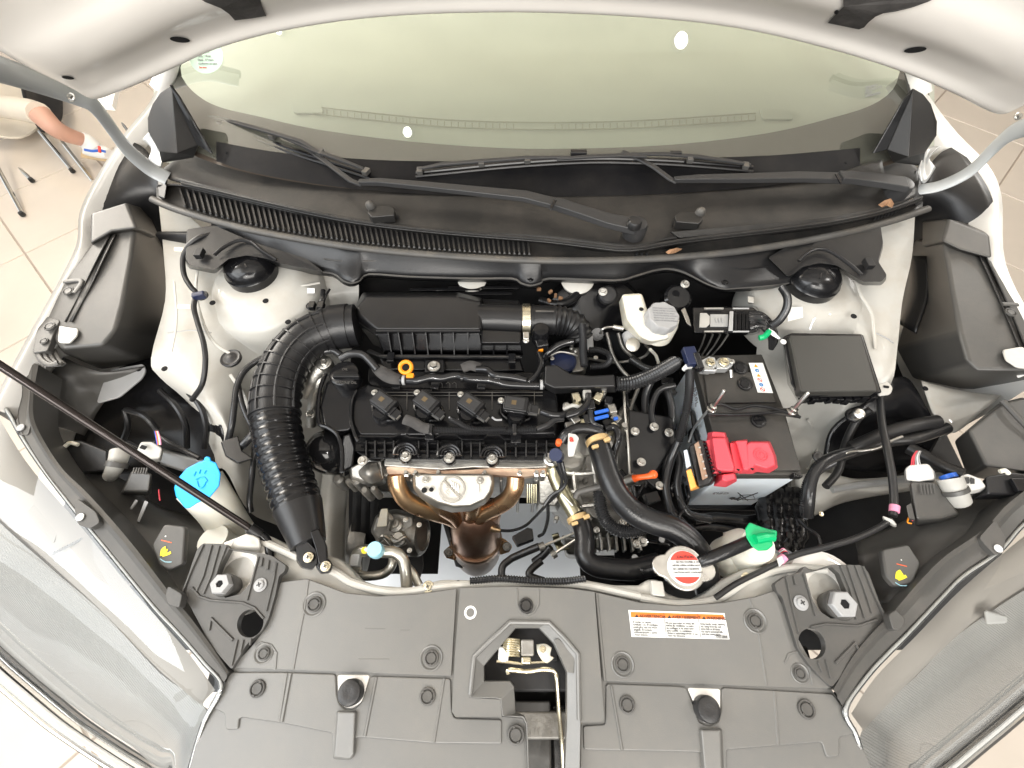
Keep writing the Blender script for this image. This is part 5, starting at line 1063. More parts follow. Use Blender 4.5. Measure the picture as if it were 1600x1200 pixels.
MB().tube([cz + Vector((-.013, .013, .0022)), cz + Vector((.013, -.013, -.0038))], .0013, 6, 1).build('emblem_bar', 'steel', hs)
for k in range(4): MB().tube([cz + Vector((-.002 + k * .0036, .012 - k * .002, .002)), cz + Vector((.0005 + k * .0034, .003 - k * .003, 0))], .0009, 5, 1).build('emblem_finger', 'steel', hs)
MB().tube([cz + Vector((-.010, .003, .0)), cz + Vector((-.004, .001, 0)), cz + Vector((-.009, -.004, -.001)), cz + Vector((-.004, -.009, -.002))], .0009, 5, 1).build('emblem_finger', 'steel', hs)
inst('shield_bolt', 'bolt_steel', f_bolt, 'steel', hs, (665, 750, .8145), (0, 0, 1), .55); inst('shield_bolt', 'bolt_steel', f_bolt, 'steel', hs, (750, 751, .8145), (0, 0, 1), .55)
inst('shield_slot', 'plug_black_hole', None, 'black_hole', hs, (663, 766, .8105), (0, 0, 1), .42); inst('shield_slot', 'plug_black_hole', None, 'black_hole', hs, (674, 765, .8115), (0, 0, 1), .34)
MB().tube([(747, 757, .8125), (748, 772, .8085)], .0009, 5, 1).build('emboss', 'steel', hs)
# cast engine mount, left
mt_ = MB(); mt_.tube([(508, 570, .85), (497, 580, .845), (486, 598, .83), (478, 615, .80)], lambda t, l: .014 - .003 * t, 12, 5); mt_.tube([(506, 578, .842), (497, 600, .83), (490, 625, .80), (487, 645, .78), (486, 665, .76)], .009, 12, 5)
em = mt_.build('engine_mount', 'cast_alu', en); MB().lathe(W(507, 568, .858), [(.013, -.012), (.013, .004), (.010, .006)], 20).build('mount_boss', 'cast_alu', em)
inst('mount_bolt', 'bolt_steel', f_bolt, 'steel', em, (507, 567, .866), (0, 0, 1), .8); inst('mount_bolt', 'bolt_steel', f_bolt, 'steel', em, (486, 647, .80), (0, 0, 1), .8); inst('mount_bolt', 'bolt_steel', f_bolt, 'steel', em, (504, 620, .80), (0, 0, 1), .7)
MB().tube([(505, 612, .79), (509, 626, .79), (505, 640, .78)], .010, 10, 4).build('casting', 'cast_alu', en)
frus('casting', [(546, 730, .80), (578, 716, .80), (596, 718, .80), (600, 748, .79), (585, 752, .79), (566, 752, .79), (548, 746, .79)], [(546, 730, .74), (578, 716, .74), (600, 718, .74), (604, 756, .72), (586, 762, .72), (560, 760, .72), (546, 752, .74)], 'cast_alu', en, bevel=.004)
loft('casting', [[(560, 736, .81), (575, 722, .812), (590, 722, .81)], [(562, 744, .808), (576, 740, .82), (594, 734, .808)], [(570, 752, .79), (582, 756, .795), (598, 750, .79)]], 'dark_cast', en, solid=.004)
sm_ = MB()
for x, y, r_ in ((556, 750, .008), (545, 752, .006), (570, 766, .007), (584, 764, .006), (528, 748, .009)): sm_.lathe(W(x, y, .77), [(r_, -.04), (r_, .0), (r_ * .6, .004)], 12)
tag(sm_.build('small_casting', 'dark_cast', en), kind='stuff')
# accessory drive and pump
frus('pump_body', [(588, 806, .70), (622, 800, .70), (646, 806, .70), (650, 850, .69), (622, 858, .69), (594, 850, .69), (580, 830, .69)], [(588, 800, .52), (622, 795, .52), (650, 806, .52), (650, 850, .52), (622, 858, .52), (590, 850, .52), (578, 830, .52)], 'dark_cast', en, bevel=.006)
MB().lathe(W(646, 836, .66), [(.034, -.012), (.036, -.008), (.036, .012), (.032, .018), (.026, .020), (.024, .016), (.0005, .016)], 32, axis=(1, -.1, .25)).build('pump_pulley', 'dark_cast', en)
MB().lathe(W(620, 822, .69), [(.012, -.01), (.012, .012), (.007, .014), (.007, .020)], 18).build('pump_port', 'cast_alu', en)
MB().lathe(W(624, 842, .69), [(.014, -.01), (.013, .008), (.009, .011)], 18).build('pump_port', 'cast_alu', en)
plate('pump_bracket', [(595, 795), (606, 794), (604, 822), (588, 823)], .73, .004, 'resin_cream', en, r=2)
mb = MB(); mb.tube([(608, 838, .70), (620, 846, .71), (632, 840, .71), (640, 848, .70)], .0035, 8); mb.tube([(590, 846, .70), (600, 838, .71), (612, 850, .70)], .004, 8); mb.tube([(602, 800, .72), (612, 812, .72), (610, 826, .70)], .005, 8); mb.build('pump_casting', 'cast_alu', en)
for x, y in ((613, 866), (634, 812), (640, 860), (598, 806), (655, 820)): bolt(en, x, y, .71, 4, 'steel')
for k, x in enumerate((552, 566, 580)):
    loft('drive_belt', [[(x, 760, .66), (x + 6, 760, .66), (x + 12, 760, .66)], [(x - 2, 800, .62), (x + 5, 800, .622), (x + 12, 800, .62)], [(x - 6, 870, .52), (x + 3, 870, .52), (x + 12, 870, .52)]], 'rubber', en, solid=.004)
MB().lathe(W(560, 850, .52), [(.06, -.02), (.062, .0), (.058, .012), (.03, .014), (.02, .02), (.0005, .02)], 36, axis=(-1, 0, .15)).build('pulley', 'dark_cast', en)
# air conditioning lines
ac = thing('refrigerant_pipe', 'bent bare aluminium refrigerant pipes with a light blue service cap', 'pipe', (590, 870, .8))
pipe([(556, 890, .79), (555, 874, .80), (562, 862, .805), (578, 860, .81), (600, 862, .81), (618, 864, .81), (630, 876, .805), (634, 895, .80), (636, 925, .79)], .0082, 'alu_pipe', 'pipe', ac)
pipe([(553, 886, .775), (562, 898, .775), (580, 900, .775), (600, 896, .775), (612, 884, .78), (614, 868, .78)], .0065, 'alu_pipe', 'pipe', ac)
pipe([(632, 882, .79), (645, 896, .79), (655, 915, .785)], .006, 'alu_pipe', 'pipe', ac)
MB().lathe(W(589, 861, .818), [(.011, 0), (.0112, .012), (.0100, .015), (.0005, .0155)], 24).build('service_cap', 'light_blue', ac); box3('fitting', W(556, 876, .807), .012, .016, .014, 'cap_grey', ac)
MB().lathe(W(570, 860, .816), [(.0045, 0), (.0048, .001)], 16).build('paint_dot', 'yellow_mark', ac)
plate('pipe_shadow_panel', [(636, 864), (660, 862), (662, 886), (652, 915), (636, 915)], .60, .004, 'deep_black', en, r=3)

# ================================================================ air box
ab = thing('air_filter_box', 'black ribbed air filter housing behind the valve cover', 'air filter', (690, 500, .9))
frus('lid', [(557, 481, .90), (573, 463, .90), (712, 463, .90), (752, 472, .90), (752, 515, .90), (588, 515, .90), (561, 493, .90)], [(553, 483, .868), (566, 456, .868), (716, 456, .868), (756, 466, .868), (757, 520, .868), (586, 522, .868), (556, 500, .868)], 'black_plastic', ab, bevel=.005, seg=4)
frus('lower_body', [(553, 486, .868), (566, 458, .868), (812, 468, .868), (816, 534, .868), (756, 524, .868), (586, 524, .868), (556, 502, .868)], [(575, 520, .79), (590, 500, .79), (800, 500, .79), (812, 534, .80), (812, 548, .80), (604, 548, .80), (584, 540, .80)], 'black_plastic', ab, bevel=.004)
frus('outlet_step', [(752, 515, .885), (814, 518, .885), (814, 536, .885), (752, 536, .885)], [(752, 515, .83), (814, 518, .83), (814, 546, .83), (752, 546, .83)], 'black_plastic', ab, bevel=.003, seg=3)
MB().tube([(748, 499, .876), (780, 499, .876), (816, 501, .876)], .0262, 36, 1).build('outlet', 'black_plastic', ab)
MB().tube([(588, 517, .897), (750, 517, .897)], .0022, 8, 1).build('lid_edge', 'black_plastic', ab)
frus('filter_skirt', [(588, 520, .870), (750, 520, .870), (752, 536, .872), (814, 536, .872), (816, 548, .85), (600, 548, .85)], [(594, 534, .82), (750, 534, .82), (760, 540, .82), (814, 540, .82), (818, 556, .815), (598, 556, .815)], 'satin_black', ab, bevel=.002)
for x0, x1 in ((606, 612), (622, 628), (644, 649), (665, 669), (688, 690), (708, 710), (731, 731), (752, 751), (772, 771), (792, 792)):
    frus('rib', [(x0 - 1, 519 if x0 < 740 else 538, .881), (x0 + 1, 519 if x0 < 740 else 538, .881), (x1 + 1.4, 555, .850), (x1 - 1.4, 555, .850)], [(x0 - 1, 519 if x0 < 740 else 538, .84), (x0 + 1, 519 if x0 < 740 else 538, .84), (x1 + 1, 556, .82), (x1 - 1, 556, .82)], 'satin_black', ab, bevel=.0005, seg=1)
plate('flange', [(578, 545), (596, 553), (812, 554), (816, 559), (596, 559), (572, 549)], .848, .004, 'black_plastic', ab, bevel=.0008)
MB().tube([(592, 556, .849), (700, 556.5, .849), (812, 557, .849)], .0008, 6, 1).build('flange_edge', 'seal_rubber', ab)
frus('base', [(592, 556, .84), (812, 557, .84), (818, 580, .835), (600, 578, .835)], [(592, 556, .80), (812, 557, .80), (822, 588, .80), (598, 586, .80)], 'satin_black', ab, bevel=.003)
for x in (611, 800): box3('snap_clip', W(x, 559 if x < 700 else 561, .852), .012, .018, .008, 'gloss_black', ab)
MB().tube([(714, 463, .898), (718, 471, .899), (750, 474, .899)], .0016, 6, 1).build('lid_step', 'black_plastic', ab)
for x0, x1, y in ((640, 750, 452), (660, 800, 458), (700, 812, 449)): frus('rear_rail', [(x0, y - 2, .86), (x1, y - 2, .86), (x1, y + 2, .86), (x0, y + 2, .86)], [(x0, y - 2, .83), (x1, y - 2, .83), (x1, y + 4, .83), (x0, y + 4, .83)], 'satin_black', ab, bevel=.001)

# ================================================================ intake duct, left
du = thing('intake_duct', 'thick black intake duct curving from the air box down to the front, ribbed and corrugated', 'air duct', (435, 640, .85))
DP = [(558, 508, .880), (520, 513, .881), (482, 530, .880), (453, 560, .876), (436, 598, .870), (430, 640, .864), (434, 680, .858), (443, 720, .852), (455, 760, .848), (467, 798, .846), (476, 828, .846), (482, 852, .846)]
DC = dense(DP, .002); nD = len(DC); LD = nD * .002
def yof(i): 
    p = DC[min(i, nD - 1)]; rel = p - CAM; return 600 - F * rel.dot(UP) / rel.dot(FW)
ic0 = next(i for i in range(nD) if yof(i) > 652); ic1 = next(i for i in range(nD) if yof(i) > 792)
def rad_up(t, l): return .0355
MB().tube(DC[:ic0 + 1], .0350, 32, 1).build('upper_duct', 'black_plastic', du, ang=50)
L0 = (ic1 - ic0) * .002
MB().tube(DC[ic0:ic1 + 1], lambda t, l: .0350 - .0022 * t + .0026 * (abs(math.cos(l / L0 * 11 * math.pi)) ** .7 - .5) * (1 if .02 < t < .98 else 0), 36, 1).build('bellows', 'satin_black', du, ang=80)
MB().tube(DC[ic1:], lambda t, l: .0335 - .0105 * t, 30, 1).build('lower_duct', 'black_plastic', du, ang=50)
for i in (6, 22): MB().tube(DC[i:i + 14 if i == 6 else i + 3], .0372, 32, 1).build('collar', 'black_plastic', du)
for j, i in enumerate(range(30, ic0 - 2, 9)):
    MB().tube(DC[i:i + 2], lambda t, l: .0376, 32, 1).build('hoop_rib', 'black_plastic', du)
for a in (-1.15, -.38, .38, 1.15):
    pts = []
    for i in range(24, ic0 - 1, 3):
        T = (DC[i + 1] - DC[i - 1]).normalized(); sd = T.cross(Vector((0, 0, 1))).normalized(); u = sd.cross(T)
        pts.append(DC[i] + (sd * math.sin(a) + u * math.cos(a)) * .0358)
    MB().tube(pts, .0021, 6, 2).build('long_rib', 'black_plastic', du)
frus('foot', [(462, 848, .862), (472, 838, .862), (480, 846, .862), (494, 860, .860), (496, 880, .858), (488, 890, .858), (472, 886, .858), (464, 874, .858)], [(462, 848, .848), (472, 838, .848), (480, 846, .848), (494, 860, .848), (496, 880, .846), (488, 892, .846), (470, 888, .846), (461, 874, .846)], 'satin_black', du, bevel=.002, r=4)
frus('foot', [(498, 872, .858), (512, 872, .858), (520, 882, .858), (516, 894, .858), (502, 896, .858), (494, 886, .858)], [(498, 872, .846), (512, 872, .846), (521, 882, .846), (517, 896, .846), (501, 898, .846), (492, 886, .846)], 'satin_black', du, bevel=.002, r=4)
frus('foot_web', [(484, 830, .87), (498, 824, .86), (510, 850, .862), (512, 876, .860), (498, 884, .860), (494, 858, .862)], [(484, 834, .84), (500, 830, .84), (512, 856, .846), (514, 880, .846), (498, 888, .846), (490, 860, .846)], 'satin_black', du, bevel=.003)
screw(du, 482, 871, .8625, 8); screw(du, 509, 885, .8585, 8)
# outlet clamp and bellows towards the throttle
ho = thing('intake_hose', 'black bellows hose clamped to the air box outlet with a steel band', 'hose', (860, 500, .87))
MB().tube([(816, 501, .876), (828, 501, .876)], .0285, 36, 1).build('clamp_band', 'zinc', ho); bolt(ho, 822, 532, .895, 5); box3('clamp_screw', W(822, 526, .898), .009, .014, .008, 'steel', ho)
HP = dense([(824, 501, .876), (860, 500, .875), (885, 503, .872), (900, 512, .865), (906, 530, .85)], .002)
MB().tube(HP, lambda t, l: .0262 - .004 * t + (.0018 * math.cos(l / .0075 * 2 * math.pi) if l > .042 else 0), 32, 1).build('bellows', 'black_plastic', ho, ang=80)
for i in (3, 5): MB().tube(HP[i:i + 2], .0275, 32, 1).build('hoop_rib', 'black_plastic', ho)
plate('panel_rib', [(834, 484), (866, 485), (866, 487), (836, 487)], .9025, .002, 'seal_rubber', ho, bevel=.0005)
MB().lathe(W(845, 520, .885), [(.014, -.02), (.0145, .004), (.012, .010), (.0005, .011)], 24).build('sensor', 'satin_black', ho)
box3('sensor_plug', W(846, 537, .872), .020, .020, .016, 'gloss_black', ho, .2, bevel=.002)
box3('plug_seal', W(844, 546, .868), .010, .005, .007, 'orange_plastic', ho)
# ================================================================ battery
ba = thing('battery', 'car battery with pale blue case and dusty dark lid, right of the engine', 'battery', (1170, 700, .75))
BL, BR, FR, FL = (1086, 556), (1190, 554), (1251, 744), (1129, 744)
frus('case', [(*BL, .828), (*BR, .828), (*FR, .828), (*FL, .828)], [tuple(v) if False else v for v in [W(*p, .828) - Vector((0, 0, .168)) for p in (BL, BR, FR, FL)]], 'battery_case', ba, bevel=.004, seg=3)
plate('lid', [(1084, 555), (1191, 553), (1226, 640), (1254, 742), (1128, 742), (1107, 650)], .845, .020, 'battery_top', ba, bevel=.0025, seg=3)
plate('lid_step', [(1107, 650), (1226, 647), (1253, 735), (1130, 735)], .850, .006, 'battery_top', ba, bevel=.002)
plate('lid_step', [(1100, 582), (1194, 580), (1214, 628), (1106, 630)], .850, .006, 'battery_top', ba, bevel=.002)
for x, y in ((1163, 601), (1184, 658), (1156, 576)):
    MB().lathe(W(x, y, .850), [(.0115, 0), (.0115, .004), (.0095, .005)], 20).build('vent_cap', 'black_plastic', ba); MB().lathe(W(x, y, .854), [(.0075, 0), (.0075, .003), (.0005, .003)], 6).build('vent_cap', 'satin_black', ba)
for k in range(5): plate('lid_tooth', [(1240 + k * 3, 738 + k), (1242 + k * 3, 738 + k), (1243 + k * 3, 745), (1241 + k * 3, 745)], .852, .012, 'black_plastic', ba, bevel=0)
# hazard sticker
sk = plate('hazard_sticker', [(1170, 567), (1192, 567), (1208, 614), (1184, 613)], .8512, .0006, 'print_white', ba, bevel=0)
for i, (k, m_) in enumerate((('tri', 'print_amber'), ('dot', 'print_blue'), ('tri', 'print_amber'), ('ring', 'print_red'), ('dot', 'print_blue'), ('ring', 'print_red'))):
    x = 1181 + i * 2.1; y = 571.5 + i * 7.4; s = S(x, y, .85) * 3.3; c = W(x, y, .8516)
    if k == 'tri': mesh('pictogram', [c + Vector((-s, -s * .8, 0)), c + Vector((s, -s * .8, 0)), c + Vector((0, s, 0))], [[0, 1, 2]], m_, sk, smooth=False); mesh('pictogram_mark', [c + Vector((-s * .15, -s * .5, .0003)), c + Vector((s * .15, -s * .5, .0003)), c + Vector((0, s * .5, .0003))], [[0, 1, 2]], 'print_black', sk, smooth=False)
    elif k == 'dot': mesh('pictogram', [c + Vector((s * math.cos(a), s * math.sin(a), 0)) for a in [q * math.pi / 8 for q in range(16)]], [list(range(16))], m_, sk, smooth=False); text('pictogram_mark', 'i' if i == 4 else 'o', c + Vector((-s * .3, -s * .5, 0)), c + Vector((s, -s * .5, 0)), s, 'print_white', sk, lift=.0004)
    else: MB().tube([c + Vector((s * math.cos(a), s * math.sin(a), 0)) for a in [q * math.pi / 8 for q in range(16)]], .0004, 4, 1, closed=True).add([c + Vector((-s, s * .6, 0)), c + Vector((-s * .8, s, 0)), c + Vector((s, -s * .6, 0)), c + Vector((s * .8, -s, 0))], [[0, 1, 2, 3]]).build('pictogram', m_, sk)
for k in range(9): MB().tube([(1188 + k * 1.6, 575 + k * 4, .8516), (1191.5 + k * 1.6, 575 + k * 4, .8516)], .0002, 4, 1).build('print_line', 'print_grey', sk)
# front-face printing (upside down Pb mark and crossed bin)
fa, fb = W(1251, 744, .828), W(1129, 744, .828); ny = Vector((0, -1, 0)); zf_ = fa.y - .0006
def fp(px, py):
    d = ray(px, py); return CAM + d * ((zf_ - CAM.y) / d.y)
a_ = fp(1166, 777); text('case_print', 'Pb', fp(1158, 777), fp(1128, 777), .013, 'print_black', ba, up=ny, bold=.0006)
text('case_print', 'GEI3', fp(1141, 769), fp(1110, 769), .010, 'print_grey', ba, up=ny)
ip_ = lambda pts, r_=.0008: MB().tube([fp(x, y) for x, y in pts], r_, 5, 1).build('case_print', 'print_black', ba)
ip_([(1153, 770), (1168, 782)]); ip_([(1184, 770), (1152, 782)]); ip_([(1156, 774), (1176, 773), (1180, 780), (1160, 781), (1156, 774)], .0005)
# side print
lx = W(*BL, .828); lxx = fb.x - .0006
def sp_(px, py):
    d = ray(px, py); return CAM + d * ((lxx - CAM.x) / d.x)
text('case_print', 'B20L', sp_(1084, 606), sp_(1088, 640), .012, 'print_grey', ba, up=Vector((-1, 0, 0)))
# side frame loops
for pts in ([(1076, 680), (1073, 660), (1076, 643), (1082, 640), (1087, 648), (1090, 668), (1094, 688)], [(1083, 692), (1084, 676), (1089, 671), (1093, 678), (1096, 690)]):
    MB().tube([sp_(x, y) + Vector((-.006, 0, 0)) for x, y in pts], .0035, 8, 4).build('tray_loop', 'black_plastic', ba)
MB().tube([(1106, 642, .852), (1095, 655, .82), (1084, 670, .79), (1076, 690, .77)], .0022, 8, 3).build('hold_rod', 'sheet_steel', ba)
# hold-down bar and studs
hb_ = loft('hold_down_bar', [[(1106, 636, .862), (1150, 634, .866), (1200, 634, .868), (1246, 640, .862)], [(1108, 650, .862), (1150, 645, .864), (1205, 646, .866), (1250, 652, .860)]], 'battery_top', ba, solid=.006, bevel=.001)
MB().tube([(1106, 634, .866), (1128, 632, .868), (1150, 639, .870), (1175, 634, .872), (1200, 636, .872), (1225, 643, .868), (1250, 652, .863)], .0025, 8).build('bar_bead', 'black_plastic', ba)
MB().tube([(1106, 647, .866), (1150, 648, .870), (1200, 645, .870), (1246, 640, .864)], .0022, 8).build('bar_bead', 'black_plastic', ba)
for x, y in ((1111, 640), (1236, 644)):
    MB().lathe(W(x, y, .866), [(.0075, 0), (.0075, .002), (.0055, .003), (.0055, .008), (.003, .009), (.003, .042), (.002, .044)], 12, axis=(.15, .25, 1)).build('clamp_stud', 'steel', ba)
# negative clamp
ng = thing('battery_clamp', 'silvery negative terminal clamp with nuts at the back edge of the battery', 'clamp', (1110, 568, .86))
mb = MB(); mb.prism([(1096, 562), (1108, 556), (1118, 558), (1120, 572), (1112, 579), (1096, 578)], .872, .014); mb.prism([(1118, 564), (1124, 558), (1138, 558), (1146, 562), (1146, 570), (1138, 576), (1120, 576)], .870, .014); mb.prism([(1100, 574), (1122, 576), (1120, 580), (1100, 579)], .876, .010)
mb.build('clamp_body', 'sheet_steel', ng, bevel=.002); bolt(ng, 1110, 566, .874, 7, 'zinc', 'nut'); bolt(ng, 1131, 566, .872, 8, 'zinc', 'nut'); bolt(ng, 1144, 565, .874, 4, 'steel', 'nut')
plate('clamp_tab', [(1066, 574), (1074, 566), (1082, 562), (1086, 570), (1080, 576), (1070, 578)], .878, .006, 'print_white', ng, r=2); bolt(ng, 1072, 572, .8785, 3, 'copper_pipe', 'nut') if False else None
MB().tube([(1142, 578, .868), (1143, 590, .862)], .003, 10, 1).build('clamp_bolt', 'steel', ng)
box3('clamp_cover', W(1079, 558, .88), .020, .034, .014, 'navy_plastic', ng, .1, bevel=.002); box3('clamp_cover', W(1090, 566, .882), .010, .030, .014, 'gloss_black', ng, .1, bevel=.002)
# positive terminal cover
re = thing('terminal_cover', 'red plastic cover over the positive battery terminal', 'terminal cover', (1160, 710, .87))
frus('fuse_cover', [(1113, 684, .888), (1133, 684, .888), (1147, 730, .886), (1146, 736, .886), (1124, 735, .886), (1120, 732, .886)], [(1103, 684, .852), (1137, 682, .852), (1151, 734, .85), (1150, 740, .85), (1118, 742, .85), (1112, 730, .85)], 'red_plastic', re, bevel=.0025, seg=3)
frus('rear_lip', [(1113, 674, .880), (1132, 676, .880), (1134, 684, .880), (1113, 683, .880)], [(1105, 676, .85), (1134, 675, .85), (1137, 686, .85), (1104, 688, .85)], 'red_plastic', re, bevel=.002)
frus('front_tab', [(1130, 741, .876), (1147, 739, .876), (1150, 748, .874), (1136, 752, .874), (1128, 750, .874)], [(1118, 742, .84), (1150, 740, .85), (1152, 752, .84), (1134, 762, .835), (1114, 760, .835)], 'red_plastic', re, bevel=.002)
frus('side_flap', [(1103, 688, .868), (1112, 686, .872), (1122, 738, .868), (1114, 740, .866)], [(1100, 690, .845), (1112, 690, .845), (1120, 744, .845), (1110, 744, .845)], 'red_plastic', re, bevel=.0015)
frus('bridge', [(1150, 689, .880), (1167, 688, .880), (1170, 735, .878), (1162, 733, .878)], [(1141, 690, .85), (1168, 686, .85), (1176, 740, .85), (1153, 741, .85)], 'red_plastic', re, bevel=.002, seg=3)
frus('clamp_cover', [(1167, 694, .880), (1172, 691, .880), (1200, 691, .880), (1204, 700, .880), (1209, 713, .880), (1211, 727, .878), (1198, 732, .878), (1180, 726, .878), (1176, 732, .878), (1168, 732, .878)], [(1164, 694, .85), (1172, 689, .85), (1203, 689, .85), (1208, 700, .85), (1213, 713, .85), (1216, 731, .85), (1202, 740, .85), (1182, 738, .85), (1176, 741, .85), (1164, 741, .85)], 'red_plastic', re, bevel=.002, seg=3)
frus('saddle', [(1140, 692, .872), (1156, 690, .872), (1164, 734, .870), (1148, 736, .870)], [(1138, 692, .85), (1158, 690, .85), (1166, 738, .85), (1146, 740, .85)], 'red_plastic', re, bevel=.002)
cz = W(1189, 710, .8802)
for r_ in (.0095, .0062): MB().tube([cz + Vector((r_ * math.cos(a), r_ * math.sin(a), 0)) for a in [q * math.pi / 12 for q in range(24)]], .0004, 5, 1, closed=True).build('emboss_ring', 'red_plastic', re)
text('emboss_mark', '+', cz + Vector((-.003, -.003, 0)), cz + Vector((.01, -.003, 0)), .008, 'red_plastic', re, lift=.0003)
for x, y in ((1125, 737), (1154, 733), (1176, 732)): plate('catch_slot', [(x - 2.5, y - 1), (x + 2.5, y), (x + 1.5, y + 2)], .8795 if x > 1130 else .887, .003, 'black_hole', re, bevel=0)
fu = thing('fuse_block', 'black fusible link block with clear amber window beside the red terminal cover', 'fuse block', (1092, 725, .86))
frus('body', [(1077, 697, .876), (1093, 687, .876), (1098, 688, .876), (1116, 748, .87), (1108, 757, .87), (1092, 761, .87)], [(1075, 700, .83), (1093, 690, .83), (1104, 688, .83), (1120, 748, .83), (1112, 758, .83), (1090, 764, .83)], 'black_plastic', fu, bevel=.002)
plate('window', [(1085, 694), (1091.5, 689), (1106, 746), (1098, 750)], .8775, .002, 'heat_brown', fu, bevel=.0005)
for k in range(5): box3('fuse_element', W(1093 + k * 2.6, 699 + k * 11, .8785), .004, .003, .002, 'steel', fu)
for k in range(9): box3('tooth', W(1101 + k * 1.9, 694 + k * 6, .874), .004, .0035, .005, 'satin_black', fu)
frus('tag', [(1072, 735, .865), (1080, 732, .868), (1084, 744, .866), (1089, 760, .862), (1079, 766, .860)], [(1072, 736, .84), (1080, 734, .84), (1084, 746, .84), (1096, 762, .84), (1079, 768, .84)], 'amber_plastic', fu, bevel=.0015)
frus('tag', [(1068, 704, .862), (1074, 702, .864), (1080, 728, .862), (1073, 732, .860)], [(1068, 706, .84), (1074, 704, .84), (1080, 730, .84), (1072, 734, .84)], 'battery_case', fu, bevel=.001)
# ================================================================ fuse box
fb_ = thing('fuse_box', 'flat black lidded fuse box behind the battery on the right', 'fuse box', (1300, 570, .88))
plate('lid', [(1233, 523), (1346, 524), (1372, 611), (1252, 612)], .897, .018, 'fuse_lid', fb_, bevel=.003, r=4, seg=3)
frus('body', [(1222, 527, .888), (1236, 520, .888), (1348, 522, .888), (1378, 614, .886), (1250, 620, .886), (1236, 600, .886)], [(1222, 530, .82), (1236, 524, .82), (1350, 524, .82), (1380, 620, .82), (1248, 632, .82), (1230, 600, .82)], 'gloss_black', fb_, bevel=.003)
for k in range(9):
    box3('latch', W(1256 + k * 13, 622 + random.uniform(-2, 2), .868), .010, .012, .014 + .003 * (k % 2), 'satin_black', fb_, random.uniform(-.2, .2))
spot(fb_, 1224, 534, .891, 4.5, 'print_white', name='fuse_box_pin'); MB().lathe(W(1341, 647, .86), [(.009, -.01), (.009, .003), (.007, .005), (.0005, .006)], 18).build('mounting_bolt', 'steel', fb_)
plate('mounting_ear', [(1322, 640), (1345, 632), (1352, 650), (1340, 660), (1324, 654)], .855, .006, 'satin_black', fb_, r=5)
plate('bracket', [(1372, 600), (1388, 596), (1396, 606), (1392, 616), (1374, 618)], .880, .004, 'bay_paint', fb_, r=4); MB().tube([(1381, 604, .881), (1388, 605, .881)], .002, 8, 1).build('bracket_slot', 'black_hole', fb_)
# ================================================================ brake reservoir
br_ = thing('brake_reservoir', 'milky white brake fluid reservoir with ribbed grey cap', 'reservoir', (1010, 500, .87))
frus('tank', [(971, 459, .905), (1003, 457, .905), (1010, 480, .903), (1024, 512, .898), (1048, 510, .895), (1046, 528, .890), (1018, 534, .888), (1000, 526, .888), (980, 498, .896)], [(966, 470, .85), (1004, 470, .85), (1012, 490, .85), (1030, 520, .84), (1050, 516, .84), (1044, 535, .84), (1014, 540, .84), (994, 534, .84), (972, 512, .85)], 'resin_cream', br_, bevel=.006, seg=4)
MB().lathe(W(1034, 505, .885), [(.026, -.03), (.0265, .0), (.024, .014)], 32).build('tank_neck', 'resin_white', br_)
kp = [((.0262 + .0009 * math.cos(9 * a)) * math.cos(a), (.0262 + .0009 * math.cos(9 * a)) * math.sin(a)) for a in [k * 2 * math.pi / 54 for k in range(54)]]
cc_ = W(1036, 494, .912); q_ = Vector((0, 0, 1)).rotation_difference(Vector((.1, -.1, 1)).normalized()); n_ = 54
vs = [cc_ + q_ @ Vector((x * s, y * s, h)) for s, h in ((1, -.016), (1, .0), (.93, .004)) for x, y in kp]
mesh('reservoir_cap', vs, [[i * n_ + k, i * n_ + (k + 1) % n_, (i + 1) * n_ + (k + 1) % n_, (i + 1) * n_ + k] for i in range(2) for k in range(n_)] + [list(range(n_))[::-1], [2 * n_ + k for k in range(n_)]], 'cap_grey', br_, bevel=.001)
for k in range(6): text('cap_text', 'BRAKE FLUID DOT 3 ONLY' if k % 2 == 0 else 'CLEAN CAP BEFORE OPENING', cc_ + q_ @ Vector((-.018, .011 - k * .0046, .0042)), cc_ + q_ @ Vector((.02, .011 - k * .0046, .0042)), .0021, 'print_grey', br_, up=q_ @ Vector((0, 0, 1)), lift=.0002)
spot(br_, 1002, 483, .904, 3.5, 'black_hole', name='level_hole')
MB().tube([(982, 522, .85), (987, 538, .85)], .0115, 20, 1).build('master_cylinder', 'cap_grey', br_); MB().lathe(W(988, 539, .854), [(.0115, -.004), (.012, .004), (.0105, .005), (.0005, .0052)], 24, axis=(0, -.5, 1)).build('cylinder_plug', 'heat_shield', br_)
MB().tube([(975, 513, .86), (965, 512, .86), (952, 511, .86), (942, 514, .86), (938, 522, .85)], .0022, 8).build('brake_line', 'steel', br_); MB().tube([(958, 511, .861), (974, 514, .862)], .0045, 10, 1).build('line_nut', 'steel', br_)
MB().tube([(1008, 538, .84), (1014, 548, .82), (1000, 560, .80), (960, 566, .78), (920, 560, .76)], .0025, 8).build('brake_line', 'dark_cast', br_); MB().tube([(1016, 546, .84), (1025, 556, .82), (1030, 572, .80)], .0028, 8).build('brake_line', 'resin_cream', br_)
